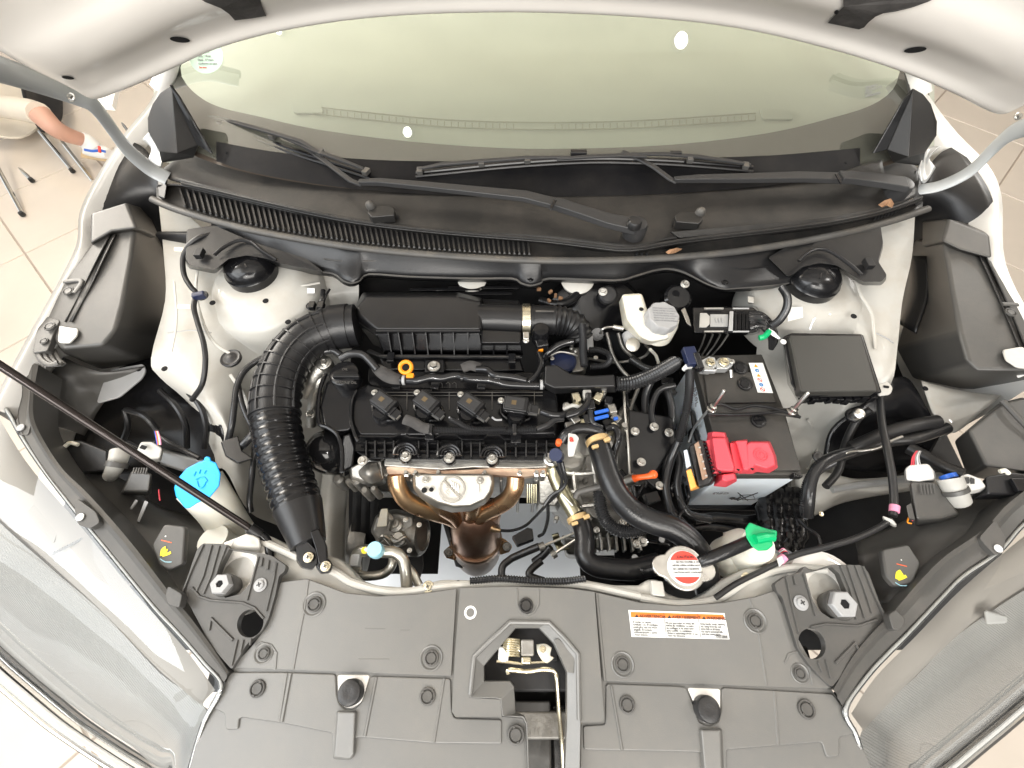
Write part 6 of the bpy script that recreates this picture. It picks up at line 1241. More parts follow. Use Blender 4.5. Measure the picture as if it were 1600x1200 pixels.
# ================================================================ control unit connector
ab_ = thing('control_connector', 'black control unit connector with clear latch frame near the right strut tower', 'connector', (1120, 500, .87))
frus('body', [(1082, 480, .885), (1176, 480, .885), (1184, 486, .885), (1184, 518, .885), (1176, 520, .885), (1084, 520, .885)], [(1080, 478, .83), (1184, 478, .83), (1188, 486, .83), (1188, 520, .83), (1176, 524, .83), (1082, 524, .83)], 'gloss_black', ab_, bevel=.003)
plate('label', [(1094, 489), (1104, 489), (1109, 494), (1109, 506), (1104, 511), (1093, 511)], .887, .002, 'connector_grey', ab_, bevel=.0003); plate('metal_window', [(1110, 491), (1138, 491), (1137, 510), (1110, 510)], .8865, .002, 'sheet_steel', ab_, bevel=.0003)
for k in range(3): box3('window_slot', W(1119 + k * 5, 500, .888), .002, .010, .001, 'cap_grey', ab_)
frus('lever', [(1140, 486, .893), (1146, 486, .893), (1145, 517, .893), (1138, 517, .893)], [(1140, 486, .88), (1146, 486, .88), (1145, 518, .88), (1138, 518, .88)], 'sheet_steel', ab_, bevel=.001)
for y in (482, 518): MB().tube([(1100, y, .890), (1130, y, .890)], .002, 8, 1).build('lever_bar', 'steel', ab_); MB().tube([(1145, y, .890), (1170, y, .890)], .0014, 8, 1).build('lever_bar', 'cap_grey', ab_)
for k in range(4): MB().tube([(1150 + k * 6, 486, .889), (1150 + k * 6, 516, .889)], .0012, 6, 1).build('body_rib', 'satin_black', ab_)
for k in range(9):
    a = k / 8; MB().tube([(1170, 490 + a * 24, .884), (1186, 490 + a * 20, .886 + .006 * math.sin(a * 6)), (1200, 500 + a * 16 + 6 * math.sin(k * 2), .885), (1208 + 4 * math.sin(k), 520 + a * 10, .87), (1205, 545, .85)], .0042, 8).build('wire_bundle', 'loom', ab_)
frus('side_bracket', [(1064, 484, .87), (1070, 480, .872), (1078, 500, .872), (1080, 510, .87), (1074, 506, .87)], [(1064, 486, .85), (1070, 482, .85), (1078, 502, .85), (1080, 512, .85), (1074, 508, .85)], 'steel', ab_, bevel=.001)
MB().tube([(1186, 528, .888), (1194, 526, .890), (1202, 518, .890)], .0045, 10).build('green_tape', 'green_cap', ab_); frus('white_clip', [(1201, 512, .892), (1210, 518, .892), (1220, 529, .89), (1216, 530, .89), (1206, 524, .89), (1201, 520, .89)], [(1201, 512, .885), (1210, 518, .885), (1220, 529, .885), (1216, 530, .885), (1206, 524, .885), (1201, 520, .885)], 'print_white', ab_, bevel=.0008)
for k in range(4): MB().tube([(1102 + k * 12, 522, .85), (1096 + k * 10, 540, .82), (1088 + k * 8, 556, .80)], .0016, 6, 3).build('hydraulic_line', 'dark_cast', ab_)
corrug('loom_loop', [(1222, 450, .89), (1230, 464, .893), (1229, 482, .895), (1218, 500, .895), (1202, 512, .892)], .0058, 'loom', ab_, pitch=.0028)
frus('white_bracket', [(1168, 462, .87), (1178, 464, .87), (1178, 474, .868), (1168, 472, .868)], [(1168, 462, .84), (1178, 464, .84), (1178, 476, .84), (1168, 474, .84)], 'bay_paint', car, bevel=.002)
# brake booster and things hanging behind
bo = thing('brake_booster', 'round black brake booster shaded under the cowl behind the intake hose', 'brake booster', (930, 500, .78))
MB().lathe(W(925, 512, .77), [(.085, -.05), (.105, -.02), (.108, .0), (.100, .02), (.07, .035), (.03, .045), (.012, .06), (.0005, .06)], 44, axis=(0, -.8, .7)).build('shell', 'satin_black', bo)
inst('booster_valve', 'bv', lambda: MB().lathe((0, 0, 0), [(.016, -.01), (.0165, .004), (.013, .007), (.0005, .008)], 24), 'rubber', bo, (950, 461, .86), (0, -.5, 1)); inst('valve_nut', 'bolt_steel', f_bolt, 'steel', bo, (942, 456, .875), (-.2, -.4, 1), .8)
MB().lathe(W(1058, 466, .85), [(.024, -.03), (.025, .004), (.02, .008), (.0005, .009)], 30, axis=(0, -.4, 1)).build('accumulator', 'gloss_black', bo); inst('valve_nut', 'bolt_steel', f_bolt, 'steel', bo, (1070, 444, .885), (0, -.3, 1), .8)
for x, r_ in ((738, 26), (902, 30)): MB().lathe(W(x, 436, .86), [(r_ * .001, -.004), (r_ * .00105, .004), (r_ * .0008, .008)], 36, axis=(0, -.3, 1)).build('bulkhead_disc', 'bay_paint', car)
MB().tube([(905, 455, .85), (890, 470, .85), (870, 476, .85), (845, 470, .84)], .008, 12).build('vacuum_hose', 'hose_rubber', bo)
for k, (x, y) in enumerate(((842, 452), (860, 456), (868, 462), (858, 470), (876, 466))): box3('brass_fitting', W(x, y, .855), .008, .005, .006, 'leaf_brown', bo, k * .7)
# ================================================================ prop rod
A_, B_ = W(402, 833, .852), D(0, 571, .50); dv = (B_ - A_)
pr = thing('bonnet_prop_rod', 'long thin black rod propping the bonnet, rising over the left headlight', 'prop rod', A_)
MB().tube([A_, A_ + dv * .5, A_ + dv, A_ + dv * 1.6], .0046, 16, 1).build('rod', 'rod_metal', pr)
MB().tube([A_ - dv * .01, A_ + dv * .04], .0075, 14, 1).build('rod_sleeve', 'rubber', pr)
MB().tube([A_, A_ + Vector((.012, -.008, -.008)), A_ + Vector((.02, -.03, -.012))], .0056, 12, 4).build('rod_foot', 'gloss_black', pr)
loft('rod_bracket', [[(366, 842, .856), (388, 834, .860), (404, 842, .858)], [(362, 852, .852), (386, 850, .858), (408, 858, .85)], [(352, 866, .846), (380, 862, .85), (406, 872, .844)]], 'bay_paint', car, solid=.003)
# ================================================================ washer bottle
wr = thing('washer_bottle', 'translucent washer fluid filler with bright blue flip cap, at the left', 'reservoir', (330, 790, .8))
MB().tube([(312, 757, .830), (328, 778, .815), (348, 806, .785), (364, 836, .74), (370, 850, .71)], lambda t, l: .034 - .006 * math.sin(t * 3.1) + .004 * t, 30, 8, flat=.75).build('filler_neck', 'resin_white', wr)
MB().tube([(332, 842, .80), (345, 852, .78), (360, 862, .76)], .022, 20).build('bottle_shoulder', 'resin_white', wr)
cp1 = [(272, 762), (277, 749), (291, 732), (311, 721.5), (318, 720), (320, 714), (325, 713), (329, 715), (330, 720), (338, 723), (345, 740), (343, 759), (327, 779), (309, 786), (296, 794.5), (289, 794), (284, 787), (275, 776)]
wc = frus('cap', [(x, y, .868) for x, y in cp1], [(x, y, .862) for x, y in cp1], 'cyan_cap', wr, bevel=.0018, seg=3)
MB().tube([(p[0], p[1], .867) for p in s2([(281, 762), (286, 747), (301, 733), (320, 729), (334, 735), (337, 750), (328, 768), (308, 779)], 3)], .0012, 6, 1).build('cap_rim', 'cyan_cap', wc)
cpm = lambda pts: MB().tube([(x, y, .8686) for x, y in pts], .0007, 5, 2).build('cap_mark', 'cyan_cap', wc)
cpm([(306, 750), (312, 746), (320, 746), (324, 752)]); cpm([(308, 752), (311, 762), (318, 760), (322, 752)]); cpm([(303, 743), (306, 737)]); cpm([(311, 740), (313, 734)]); cpm([(319, 740), (322, 735)])
# ================================================================ radiator cap and hoses
rcap = thing('radiator', 'dark radiator below the cover, its lugged metal cap labelled in red and white', 'radiator', (1069, 889, .80))
MB().box((0, -.02, .56), .76, .05, .52).build('core', 'deep_black', rcap, bevel=.004)
MB().box((0, -.08, .62), .66, .03, .36).build('condenser', 'dark_cast', rcap, bevel=.004)
MB().lathe(W(1069, 888, .845), [(.020, -.035), (.022, -.006), (.024, .002)], 30).build('filler_neck', 'gloss_black', rcap)
cz = W(1069, 887, .868)
cpb = []
for k in range(48):
    a = k * math.pi / 24; r_ = .0275 + .013 * max(0, abs(math.cos(a + .10)) - .86) / .14
    cpb.append(cz + Vector((r_ * math.cos(a), r_ * math.sin(a), 0)))
n = len(cpb); rcp = mesh('radiator_cap', cpb + [v - Vector((0, 0, .006)) for v in cpb], [list(range(n)), list(range(n, 2 * n))[::-1]] + [[i, (i + 1) % n, (i + 1) % n + n, i + n] for i in range(n)], 'steel', rcap, bevel=.0015)
rl_ = MB().lathe(cz, [(.0215, 0), (.0210, .003), (.020, .004), (.0005, .0042)], 40).build('cap_disc', 'print_white', rcp)
for s0, s1 in ((.14, .86), (1.20, 1.80)):
    arc = [cz + Vector((.0198 * math.cos(a), .0198 * math.sin(a), .0046)) for a in [math.pi * (s0 + (s1 - s0) * k / 12) for k in range(13)]]
    mesh('red_band', arc, [list(range(13))], 'print_red', rcp, smooth=False)
for k, ln_ in enumerate(('1.1  NE PAS OUVRIR A CHAUD', 'NEVER OPEN WHEN HOT', 'NO ABRIR EN CALIENTE', 'CAUTION HOT COOLANT')): text('cap_text', ln_, cz + Vector((-.0165, .005 - k * .0042, .0044)), cz + Vector((.02, .005 - k * .0042, .0044)), .0022, 'print_black', rcp)
text('cap_text', 'CAUTION', cz + Vector((-.009, .0105, .0047)), cz + Vector((.02, .0105, .0047)), .0035, 'print_black', rcp)
def hose(name, label, pts, r_, m='hose_rubber', n=22):
    return tag(MB().tube([(x, y, z) for x, y, z in pts], r_, n, 10).build(name, m, None), label, 'hose')
uh = hose('coolant_hose', 'thick black coolant hose sweeping from the engine down to the radiator cap', [(930, 684, .845), (938, 704, .850), (950, 742, .850), (966, 775, .848), (990, 800, .846), (1020, 815, .844), (1050, 825, .842), (1078, 845, .838), (1096, 872, .832), (1104, 900, .82), (1106, 925, .80)], .0172)
lh = hose('coolant_hose', 'lower black coolant hose bending right below the tan clamp', [(900, 806, .78), (910, 822, .782), (914, 845, .785), (914, 868, .785), (926, 882, .785), (950, 888, .786), (985, 890, .788), (1012, 885, .79), (1030, 880, .79)], .0150)
for nm, x, y, z, ax, r_, h in (('hose_clamp', 934, 690, .852, (.25, -1, .1), .0182, uh), ('hose_clamp', 902, 810, .783, (.35, -1, 0), .0160, lh)):
    cl = thing('hose_clamp', 'tan spring clamp on the ' + ('upper end of the thick coolant hose' if h is uh else 'lower hose where it meets the metal pipe'), 'hose clamp', (x, y, z))
    MB().lathe(W(x, y, z), [(r_ - .0006, -.0042), (r_ + .0002, -.0036), (r_ + .0002, .0036), (r_ - .0006, .0042)], 30, axis=ax).build('band', 'beige_plastic' if False else 'amber_tan', cl)
    box3('clamp_ear', W(x + 14, y - 2, z + .012), .010, .006, .010, 'amber_tan', cl, .4); box3('clamp_ear', W(x - 4, y + 8, z + .016), .010, .005, .006, 'amber_tan', cl, .3)
wp = thing('water_pipe', 'plated steel coolant pipe running diagonally into the tan clamp', 'pipe', (885, 770, .78))
MB().tube([(862, 722, .80), (868, 745, .79), (882, 775, .785), (897, 800, .782), (903, 814, .782)], .0125, 20, 6).build('pipe', 'zinc_olive', wp); MB().tube([(878, 772, .80), (895, 790, .80)], .002, 8, 1).build('pipe_stay', 'steel', wp); MB().lathe(W(861, 718, .815), [(.012, -.01), (.0125, .006), (.010, .008)], 20).build('pipe_end', 'steel', wp)
ov = hose('overflow_hose', 'slim black overflow hose from the radiator cap to the green cap', [(1078, 884, .85), (1100, 876, .868), (1130, 864, .876), (1158, 852, .878), (1178, 843, .878)], .0082, n=16)
ct = thing('coolant_bottle', 'white coolant overflow bottle with bright green flip cap', 'reservoir', (1185, 845, .86))
g1 = [(1164, 826), (1171, 816), (1186, 822), (1202, 827), (1214, 829), (1214, 838), (1206, 842), (1208, 852), (1199, 860), (1184, 861), (1174, 853), (1166, 840)]
gc = frus('cap', [(x, y, .890) for x, y in g1], [(x, y, .884) for x, y in g1], 'green_cap', ct, bevel=.002, seg=3); MB().tube([(1180, 842, .893), (1196, 839, .893), (1208, 839, .891)], .006, 10, 4).build('cap_spout', 'green_cap', gc)
MB().lathe(W(1174, 856, .84), [(.030, -.08), (.029, -.02), (.024, .0), (.022, .02)], 28).build('neck', 'resin_white', ct)
loft('bottle', [[(1130, 832, .80), (1160, 826, .805), (1190, 850, .80), (1215, 866, .80)], [(1128, 860, .82), (1150, 862, .83), (1180, 872, .83), (1212, 880, .82)], [(1120, 890, .80), (1140, 900, .81), (1170, 895, .81), (1206, 890, .80)]], 'resin_white', ct, solid=.004)
# ================================================================ gearbox side
gb_ = thing('gearbox', 'bare cast gearbox housing and black mount bracket between engine and battery', 'gearbox', (960, 740, .75))
frus('housing', [(872, 690, .79), (930, 680, .79), (985, 620, .77), (1000, 700, .77), (985, 800, .74), (960, 830, .72), (900, 800, .72), (866, 760, .76)], [(872, 690, .50), (930, 680, .50), (985, 620, .50), (1040, 700, .50), (1010, 800, .48), (985, 860, .48), (900, 840, .48), (850, 790, .50)], 'dark_cast', gb_, bevel=.01, seg=3)
for pts in ([(868, 735), (900, 740), (935, 738)], [(872, 765), (905, 768), (930, 762)], [(880, 790), (912, 790), (940, 786)], [(896, 735), (900, 765), (912, 800)], [(925, 700), (928, 735), (936, 780)]): MB().tube([(x, y, .80 - (y - 735) * .0007) for x, y in pts], .0045, 8, 5).build('casting_rib', 'cast_alu', gb_)
frus('side_case', [(840, 742, .77), (876, 740, .78), (882, 770, .76), (868, 792, .74), (842, 788, .74)], [(838, 742, .60), (876, 740, .60), (890, 776, .58), (872, 800, .56), (838, 800, .56)], 'cast_alu', gb_, bevel=.004)
for k in range(5): MB().tube([(824 + k * 3.4, 756, .765), (824 + k * 3.4, 786, .745)], .0013, 6, 1).build('fin', 'zinc_olive', gb_)
MB().lathe(W(890, 714, .80), [(.026, -.03), (.026, .004), (.022, .01), (.016, .011)], 28).build('thermostat_housing', 'cast_alu', gb_)
MB().lathe(W(912, 692, .82), [(.022, -.03), (.022, .004), (.018, .008)], 24, axis=(.4, -.6, 1)).build('water_outlet', 'cast_alu', gb_)
frus('lower_case', [(930, 838, .66), (1000, 835, .66), (1006, 858, .65), (930, 860, .65)], [(930, 832, .52), (1010, 832, .52), (1012, 868, .52), (926, 868, .52)], 'cast_alu', gb_, bevel=.006)
frus('lower_case', [(880, 838, .68), (930, 842, .68), (926, 868, .66), (884, 866, .66)], [(876, 836, .56), (930, 842, .56), (930, 878, .54), (884, 872, .54)], 'dark_cast', gb_, bevel=.006)
for k in range(6): box3('casting_rib', W(938 + k * 12, 848, .668), .004, .030, .02, 'cast_alu', gb_)
loft('shift_bracket', [[(862, 835, .72), (872, 832, .72)], [(866, 850, .70), (878, 848, .70)], [(872, 862, .70), (890, 858, .69)]], 'zinc_olive', gb_, solid=.004)
for x, y, z, r_ in ((962, 822, .74, 7), (974, 815, .74, 6), (985, 826, .72, 7), (932, 828, .73, 5), (995, 850, .70, 7), (1004, 846, .70, 8), (924, 706, .83, 4)): bolt(gb_, x, y, z, r_)
for k in range(26):
    x = random.uniform(868, 985); y = random.uniform(700, 832)
    MB().lathe(W(x, y, .79 - (y - 700) * .0005), [(.004, -.02), (.0045, .002), (.003, .004)], 8).build('casting_boss', random.choice(('cast_alu', 'dark_cast', 'steel')), gb_) if not (930 < x < 1000 and y > 760) else None
frus('mount_bracket', [(982, 640, .82), (1050, 652, .82), (1056, 690, .81), (1030, 730, .80), (1010, 762, .79), (986, 760, .79), (984, 700, .81)], [(982, 640, .70), (1054, 652, .70), (1066, 690, .70), (1040, 740, .68), (1020, 790, .66), (990, 790, .66), (984, 700, .70)], 'satin_black', gb_, bevel=.003)
for x, y, z in ((992, 674, .822), (1022, 667, .824), (1045, 676, .82), (1002, 722, .815), (1031, 759, .80)): bolt(gb_, x, y, z, 7)
loft('black_bracket', [[(960, 838, .66), (1010, 842, .66), (1052, 850, .66)], [(960, 880, .64), (1010, 884, .64), (1052, 880, .64)], [(955, 908, .62), (1005, 915, .62), (1045, 905, .62)]], 'satin_black', gb_, solid=.004)
for x, y, r_ in ((1034, 843, 5), (992, 871, 5), (1038, 873, 4)): MB().lathe(W(x, y, .668), [(r_ * .0011, 0), (r_ * .0010, .0015), (.0005, .0016)], 16).build('bright_hole', 'print_white', gb_)
MB().tube([(975, 600, .84), (976, 640, .835), (981, 690, .82), (984, 742, .80)], .0022, 8).build('dipstick_tube', 'alu_pipe', gb_)
MB().tube([(980, 752, .80), (992, 747, .812)], .0085, 14, 1).build('dipstick_collar', 'steel', gb_); MB().tube([(990, 748, .812), (998, 746, .82), (1012, 744, .824), (1022, 741, .826)], lambda t, l: .0062 - .002 * math.sin(t * 3.1), 14).build('dipstick_grip', 'vermilion', gb_); MB().lathe(W(1021, 741, .826), [(.0005, -.006), (.005, -.004), (.0068, 0), (.005, .004), (.0005, .006)], 14).build('dipstick_knob', 'vermilion', gb_)
MB().tube([(899, 778, .80), (903, 770, .805), (914, 766, .81), (930, 762, .815), (948, 757, .82)], .0048, 12).build('vent_hose', 'seal_rubber', gb_)
# throttle body
th_ = thing('throttle_body', 'cast throttle body with black motor cover under the bellows hose', 'throttle body', (890, 560, .82))
frus('housing', [(868, 548, .83), (905, 542, .83), (918, 560, .83), (912, 580, .83), (880, 584, .83), (862, 572, .83)], [(868, 548, .74), (905, 542, .74), (920, 560, .74), (914, 586, .74), (880, 590, .74), (860, 576, .74)], 'dark_cast', th_, bevel=.004)
MB().lathe(W(880, 566, .835), [(.022, -.006), (.0225, .004), (.019, .007), (.0005, .008)], 30).build('motor_cover', 'navy_plastic', th_); MB().tube([(860, 556, .845), (874, 550, .85), (890, 552, .85), (902, 556, .848)], .0022, 8).build('edge', 'steel', th_)
frus('grey_plate', [(914, 520, .84), (926, 524, .84), (928, 544, .84), (918, 546, .84)], [(914, 522, .80), (926, 526, .80), (928, 548, .80), (918, 550, .80)], 'cap_grey', th_, bevel=.002)
for x, y in ((863, 560), (893, 543), (902, 516), (931, 559), (900, 548)): bolt(th_, x, y, .85, 3.5)
MB().tube([(846, 566, .84), (856, 552, .855), (868, 542, .862), (882, 536, .865), (896, 534, .865)], .0062, 14).build('breather_hose', 'gloss_black', th_)
# ================================================================ wiring
def loomt(pts, r_=.0045, m='loom', p=None, n='loom'): return MB().tube([(x, y, z) for x, y, z in pts], r_, 12, 6).build(n, m, p)
h1 = thing('wiring_harness', 'taped black wiring harness running over the rear of the valve cover', 'wiring', (700, 592, .86))
loomt([(532, 560, .87), (548, 553, .875), (566, 554, .875), (578, 564, .872), (590, 578, .868)], .0065, p=h1)
MB().tube([(586, 573, .866), (598, 582, .867), (612, 590, .866), (628, 594, .864)], lambda t, l: .0075 + .004 * math.sin(t * 3), 14, 6, flat=.5).build('felt_wrap', 'felt', h1)
loomt([(626, 594, .866), (650, 595, .868), (672, 590, .87), (690, 591, .869), (712, 587, .87), (735, 592, .87), (765, 594, .87), (790, 600, .868), (815, 602, .866), (850, 603, .862)], .0066, 'gloss_black', h1)
loomt([(745, 577, .868), (762, 578, .872), (772, 586, .874), (798, 589, .873), (822, 594, .87)], .0060, 'gloss_black', h1)
MB().tube([(722, 576, .866), (735, 571, .868), (750, 575, .867)], .009, 12, 5, flat=.5).build('felt_wrap', 'felt', h1)
for i, (x, y) in enumerate(((631, 594), (722, 590), (775, 590), (846, 601))): MB().tube([(x - 2, y, .870), (x + 2, y, .870)], .0078, 14, 1).build('tape_band', 'cap_grey' if i in (0, 3) else 'satin_black', h1)
for k in range(9): MB().tube([(764 + k * 2, 582, .875), (764 + k * 2, 596, .874)], .0009, 5, 1).build('loom_ring', 'cap_grey', h1)
loomt([(842, 552, .865), (846, 566, .868), (842, 580, .868), (832, 592, .868), (820, 600, .866)], .0046, 'gloss_black', h1)
loomt([(492, 560, .86), (505, 550, .87), (520, 548, .87), (534, 556, .868)], .006, p=h1)
h2 = thing('wiring_harness', 'ribbed black loom linking the four ignition coils', 'wiring', (760, 672, .86))
corrug('loom', [(676, 671, .862), (700, 672, .862), (740, 673, .862), (780, 673, .862), (838, 671, .862)], .0058, 'loom', h2, pitch=.0024, depth=.0007)
corrug('loom', [(704, 655, .862), (715, 660, .864), (728, 667, .866), (745, 671, .867), (790, 671, .867)], .0044, 'loom', h2, pitch=.0022, depth=.0006)
MB().tube([(632, 655, .862), (646, 660, .862), (660, 668, .860), (676, 671, .860)], .0085, 12, 5, flat=.6).build('felt_wrap', 'felt', h2)
loomt([(846, 643, .866), (862, 648, .868), (880, 648, .866), (896, 640, .862), (908, 628, .86)], .0055, 'gloss_black', h2)
loomt([(838, 671, .862), (856, 664, .862), (866, 656, .862), (880, 654, .860)], .005, p=h2)
for k in range(3): loomt([(635 + k * 67, 652, .864), (641 + k * 67, 656, .865), (650 + k * 67, 656, .864)], .0016, 'print_grey', h2, 'lead')
for x, y in ((673, 671), (804, 671)): box3('cable_tie', W(x, y, .868), .006, .016, .008, 'gloss_black', h2)
h3 = thing('wiring_harness', 'moulded black harness duct with ribbed hose heading for the battery', 'wiring', (930, 595, .87))
frus('duct', [(852, 571, .885), (870, 570, .885), (892, 584, .885), (924, 587, .885), (960, 585, .885), (962, 604, .88), (922, 605, .88), (866, 607, .88), (851, 600, .885)], [(850, 574, .855), (870, 573, .855), (892, 586, .855), (924, 590, .855), (960, 588, .855), (964, 614, .85), (922, 614, .85), (866, 616, .85), (848, 606, .855)], 'black_plastic', h3, bevel=.003, seg=3)
corrug('ribbed_hose', [(961, 600, .868), (985, 598, .868), (1006, 592, .868), (1028, 582, .868), (1056, 566, .866)], .0112, 'loom', h3, pitch=.0046, depth=.0011, n=20)
corrug('loom', [(909, 508, .885), (911, 530, .883), (911, 552, .88), (913, 572, .878)], .0058, 'loom', h3, pitch=.0028)
corrug('loom', [(920, 546, .868), (936, 547, .87), (950, 553, .87), (953, 563, .87), (944, 571, .87), (922, 573, .868)], .0044, 'loom', h3, pitch=.0026)
corrug('loom', [(1078, 580, .88), (1077, 610, .878), (1073, 640, .87), (1067, 665, .855), (1060, 690, .84)], .0062, 'loom', h3, pitch=.0028)
corrug('loom', [(937, 765, .80), (938, 790, .79), (948, 815, .785), (968, 829, .785), (990, 830, .79), (1010, 822, .80)], .0098, 'loom', h3, pitch=.0040, depth=.001, n=18)
loomt([(1056, 602, .84), (1030, 610, .83), (1018, 640, .82), (1022, 670, .82)], .005, p=h3)
for pts in ([(1040, 600, .82), (1050, 640, .81), (1046, 690, .80), (1040, 740, .79), (1046, 790, .78), (1070, 820, .78)], [(1060, 690, .83), (1048, 720, .81), (1040, 760, .80), (1048, 800, .79)], [(1020, 590, .83), (1008, 620, .81), (1010, 660, .80)], [(985, 560, .82), (1010, 575, .82), (1045, 580, .83), (1064, 560, .85)], [(1046, 690, .80), (1062, 720, .80), (1058, 760, .79), (1072, 800, .78), (1110, 812, .77)]): loomt(pts, .0062, p=h3)
for pts in ([(966, 520, .84), (975, 545, .82), (1000, 566, .80)], [(948, 520, .82), (960, 560, .80), (985, 590, .79), (1010, 585, .79)], [(1000, 600, .80), (985, 640, .79), (980, 690, .79)]): loomt(pts, .0035, 'dark_cast', p=h3, n='metal_pipe')
for k in range(14):
    x = random.uniform(960, 1075); y = random.uniform(610, 800); x2 = x + random.uniform(-30, 30); y2 = y + random.uniform(20, 60)
    loomt([(x, y, .78), ((x + x2) / 2 + random.uniform(-14, 14), (y + y2) / 2, .79), (x2, y2, .775)], random.uniform(.002, .005), random.choice(('loom', 'rubber', 'satin_black')), h3)
for k in range(12): box3('connector', W(random.uniform(975, 1060), random.uniform(560, 810), .79), .016, .022, .014, random.choice(('satin_black', 'gloss_black', 'black_plastic')), h3, random.uniform(0, 3), bevel=.0015)
# coolant outlet cluster at the gearbox end of the engine
h4 = thing('wiring_harness', 'cluster of sensor plugs and short hoses at the right end of the cylinder head', 'wiring', (910, 650, .86))
for x, y, z, m_, a in ((900, 622, .862, 'zinc', .2), (917, 618, .866, 'connector_grey', 0), (934, 622, .86, 'zinc', -.5), (906, 640, .86, 'cast_alu', .3), (922, 634, .868, 'satin_black', .1), (930, 600, .86, 'satin_black', 0), (898, 656, .858, 'cast_alu', .6), (918, 656, .862, 'gloss_black', .2), (912, 664, .86, 'zinc_olive', -.3), (890, 668, .855, 'dark_cast', .2), (948, 664, .84, 'satin_black', .4), (956, 640, .84, 'cast_alu', .2), (962, 655, .83, 'dark_cast', .8), (950, 628, .84, 'gloss_black', -.2)):
    box3('plug', W(x, y, z), .013, .016, .012, m_, h4, a, bevel=.002)
for x, y, z, m_ in ((902, 628, .866, 'zinc'), (942, 612, .86, 'steel'), (958, 668, .84, 'zinc'), (964, 680, .83, 'cast_alu'), (974, 668, .83, 'cast_alu')): MB().lathe(W(x, y, z), [(.0062, -.02), (.0062, .002), (.0045, .006), (.0045, .010)], 12).build('fitting', m_, h4)
for k, (x, y) in enumerate(((940, 643), (940, 652), (962, 654))): box3('blue_clip', W(x, y, .872 if k < 2 else .85), .022 if k < 2 else .007, .005, .005, 'blue_plastic', h4, .25, bevel=.001)
loomt([(878, 690, .855), (886, 678, .862), (902, 670, .864), (922, 670, .862), (936, 676, .858), (940, 688, .852)], .0085, 'hose_rubber', h4, 'short_hose')
loomt([(885, 650, .868), (905, 643, .872), (918, 630, .872), (920, 616, .872)], .0055, 'gloss_black', h4)
loomt([(945, 670, .85), (960, 668, .85), (966, 684, .85), (960, 706, .84), (956, 730, .83)], .0055, 'gloss_black', h4); loomt([(922, 640, .868), (926, 660, .866), (940, 668, .86)], .0042, p=h4)
loomt([(880, 640, .862), (894, 634, .866), (906, 636, .866)], .0035, 'connector_grey', h4)
for pts in ([(872, 722, .85), (878, 740, .835), (884, 752, .82), (878, 764, .81), (862, 774, .80), (850, 790, .79)], [(878, 722, .85), (882, 738, .84), (885, 748, .83)], [(856, 790, .79), (856, 810, .76), (850, 832, .72), (842, 838, .70)]): loomt(pts, .0028, p=h4)
MB().lathe(W(870, 712, .852), [(.0105, -.012), (.0112, .004), (.0095, .012), (.0095, .018)], 20, axis=(-.2, -.3, 1)).build('round_plug', 'navy_plastic', h4); MB().lathe(W(873, 691, .876), [(.0045, -.006), (.0045, .003), (.0005, .005)], 12).build('plug_tip', 'vermilion', h4)
tg_ = plate('white_tag', [(888, 676), (900, 678), (905, 684), (900, 700), (897, 712), (888, 713), (887, 700)], .872, .004, 'connector_white', h4, r=2); text('tag_print', 'a', W(890, 690, .8735), W(900, 690, .8735), .010, 'print_red', tg_, bold=.0004)
for k in range(2): MB().tube([(800 + k * 34, 872 + k * 6, .70), (818 + k * 30, 864 + k * 4, .71), (842 + k * 18, 854 + k * 0, .72)], .0062, 12).build('cable_boot', 'rubber', h4)
for a, b in (((842, 856, .72), (900, 832, .74)), ((862, 868, .72), (903, 841, .74))): MB().tube([a, b], .0022, 8, 1).build('shift_cable', 'alu_pipe', h4); MB().tube([a, ((a[0] * .85 + b[0] * .15), (a[1] * .85 + b[1] * .15), a[2])], .0068, 14, 1).build('cable_ferrule', 'dark_cast', h4)
loomt([(800, 872, .70), (786, 884, .70), (784, 900, .70), (790, 912, .70)], .006, 'rubber', h4); loomt([(846, 876, .71), (830, 890, .71), (828, 900, .71), (850, 908, .71)], .006, 'rubber', h4)
corrug('loom', [(735, 908, .846), (780, 904, .850), (830, 907, .850), (880, 908, .848), (915, 904, .845)], .0042, 'loom', h4, pitch=.0036)
frus('black_bracket', [(800, 838, .70), (824, 824, .70), (832, 826, .70), (834, 842, .70), (808, 852, .70)], [(800, 842, .69), (824, 828, .69), (832, 830, .69), (834, 846, .69), (808, 856, .69)], 'satin_black', h4, bevel=.001)

# left side loom
h5 = thing('wiring_harness', 'thin black cable hanging down the white left inner wing', 'wiring', (300, 460, .9))
loomt([(330, 366, .925), (310, 372, .93), (294, 385, .925), (286, 405, .915), (288, 430, .905), (298, 448, .90), (306, 458, .895), (303, 480, .89), (309, 505, .885), (318, 535, .88), (321, 565, .87), (316, 600, .85), (300, 625, .82)], .0042, 'rubber', h5)
box3('cable_clip', W(311, 462, .897), .020, .010, .012, 'navy_plastic', h5, .3, bevel=.002)
h6 = thing('wiring_harness', 'black corrugated loom looping behind the intake duct on the left', 'wiring', (380, 620, .82))
for pts, r_ in (([(418, 556, .85), (398, 566, .85), (380, 582, .85), (370, 605, .845), (366, 635, .84), (362, 665, .83), (356, 690, .81)], .005), ([(372, 600, .84), (378, 630, .84), (388, 655, .83), (398, 672, .82)], .0042), ([(356, 690, .81), (372, 700, .81), (392, 682, .82), (400, 670, .82)], .0065), ([(392, 660, .81), (398, 690, .80), (394, 740, .79), (390, 780, .78), (392, 800, .77)], .0045), ([(505, 455, .87), (504, 468, .875), (500, 480, .87), (498, 490, .865)], .005), ([(515, 452, .87), (508, 465, .875), (502, 482, .87)], .002)): loomt(pts, r_, p=h6)
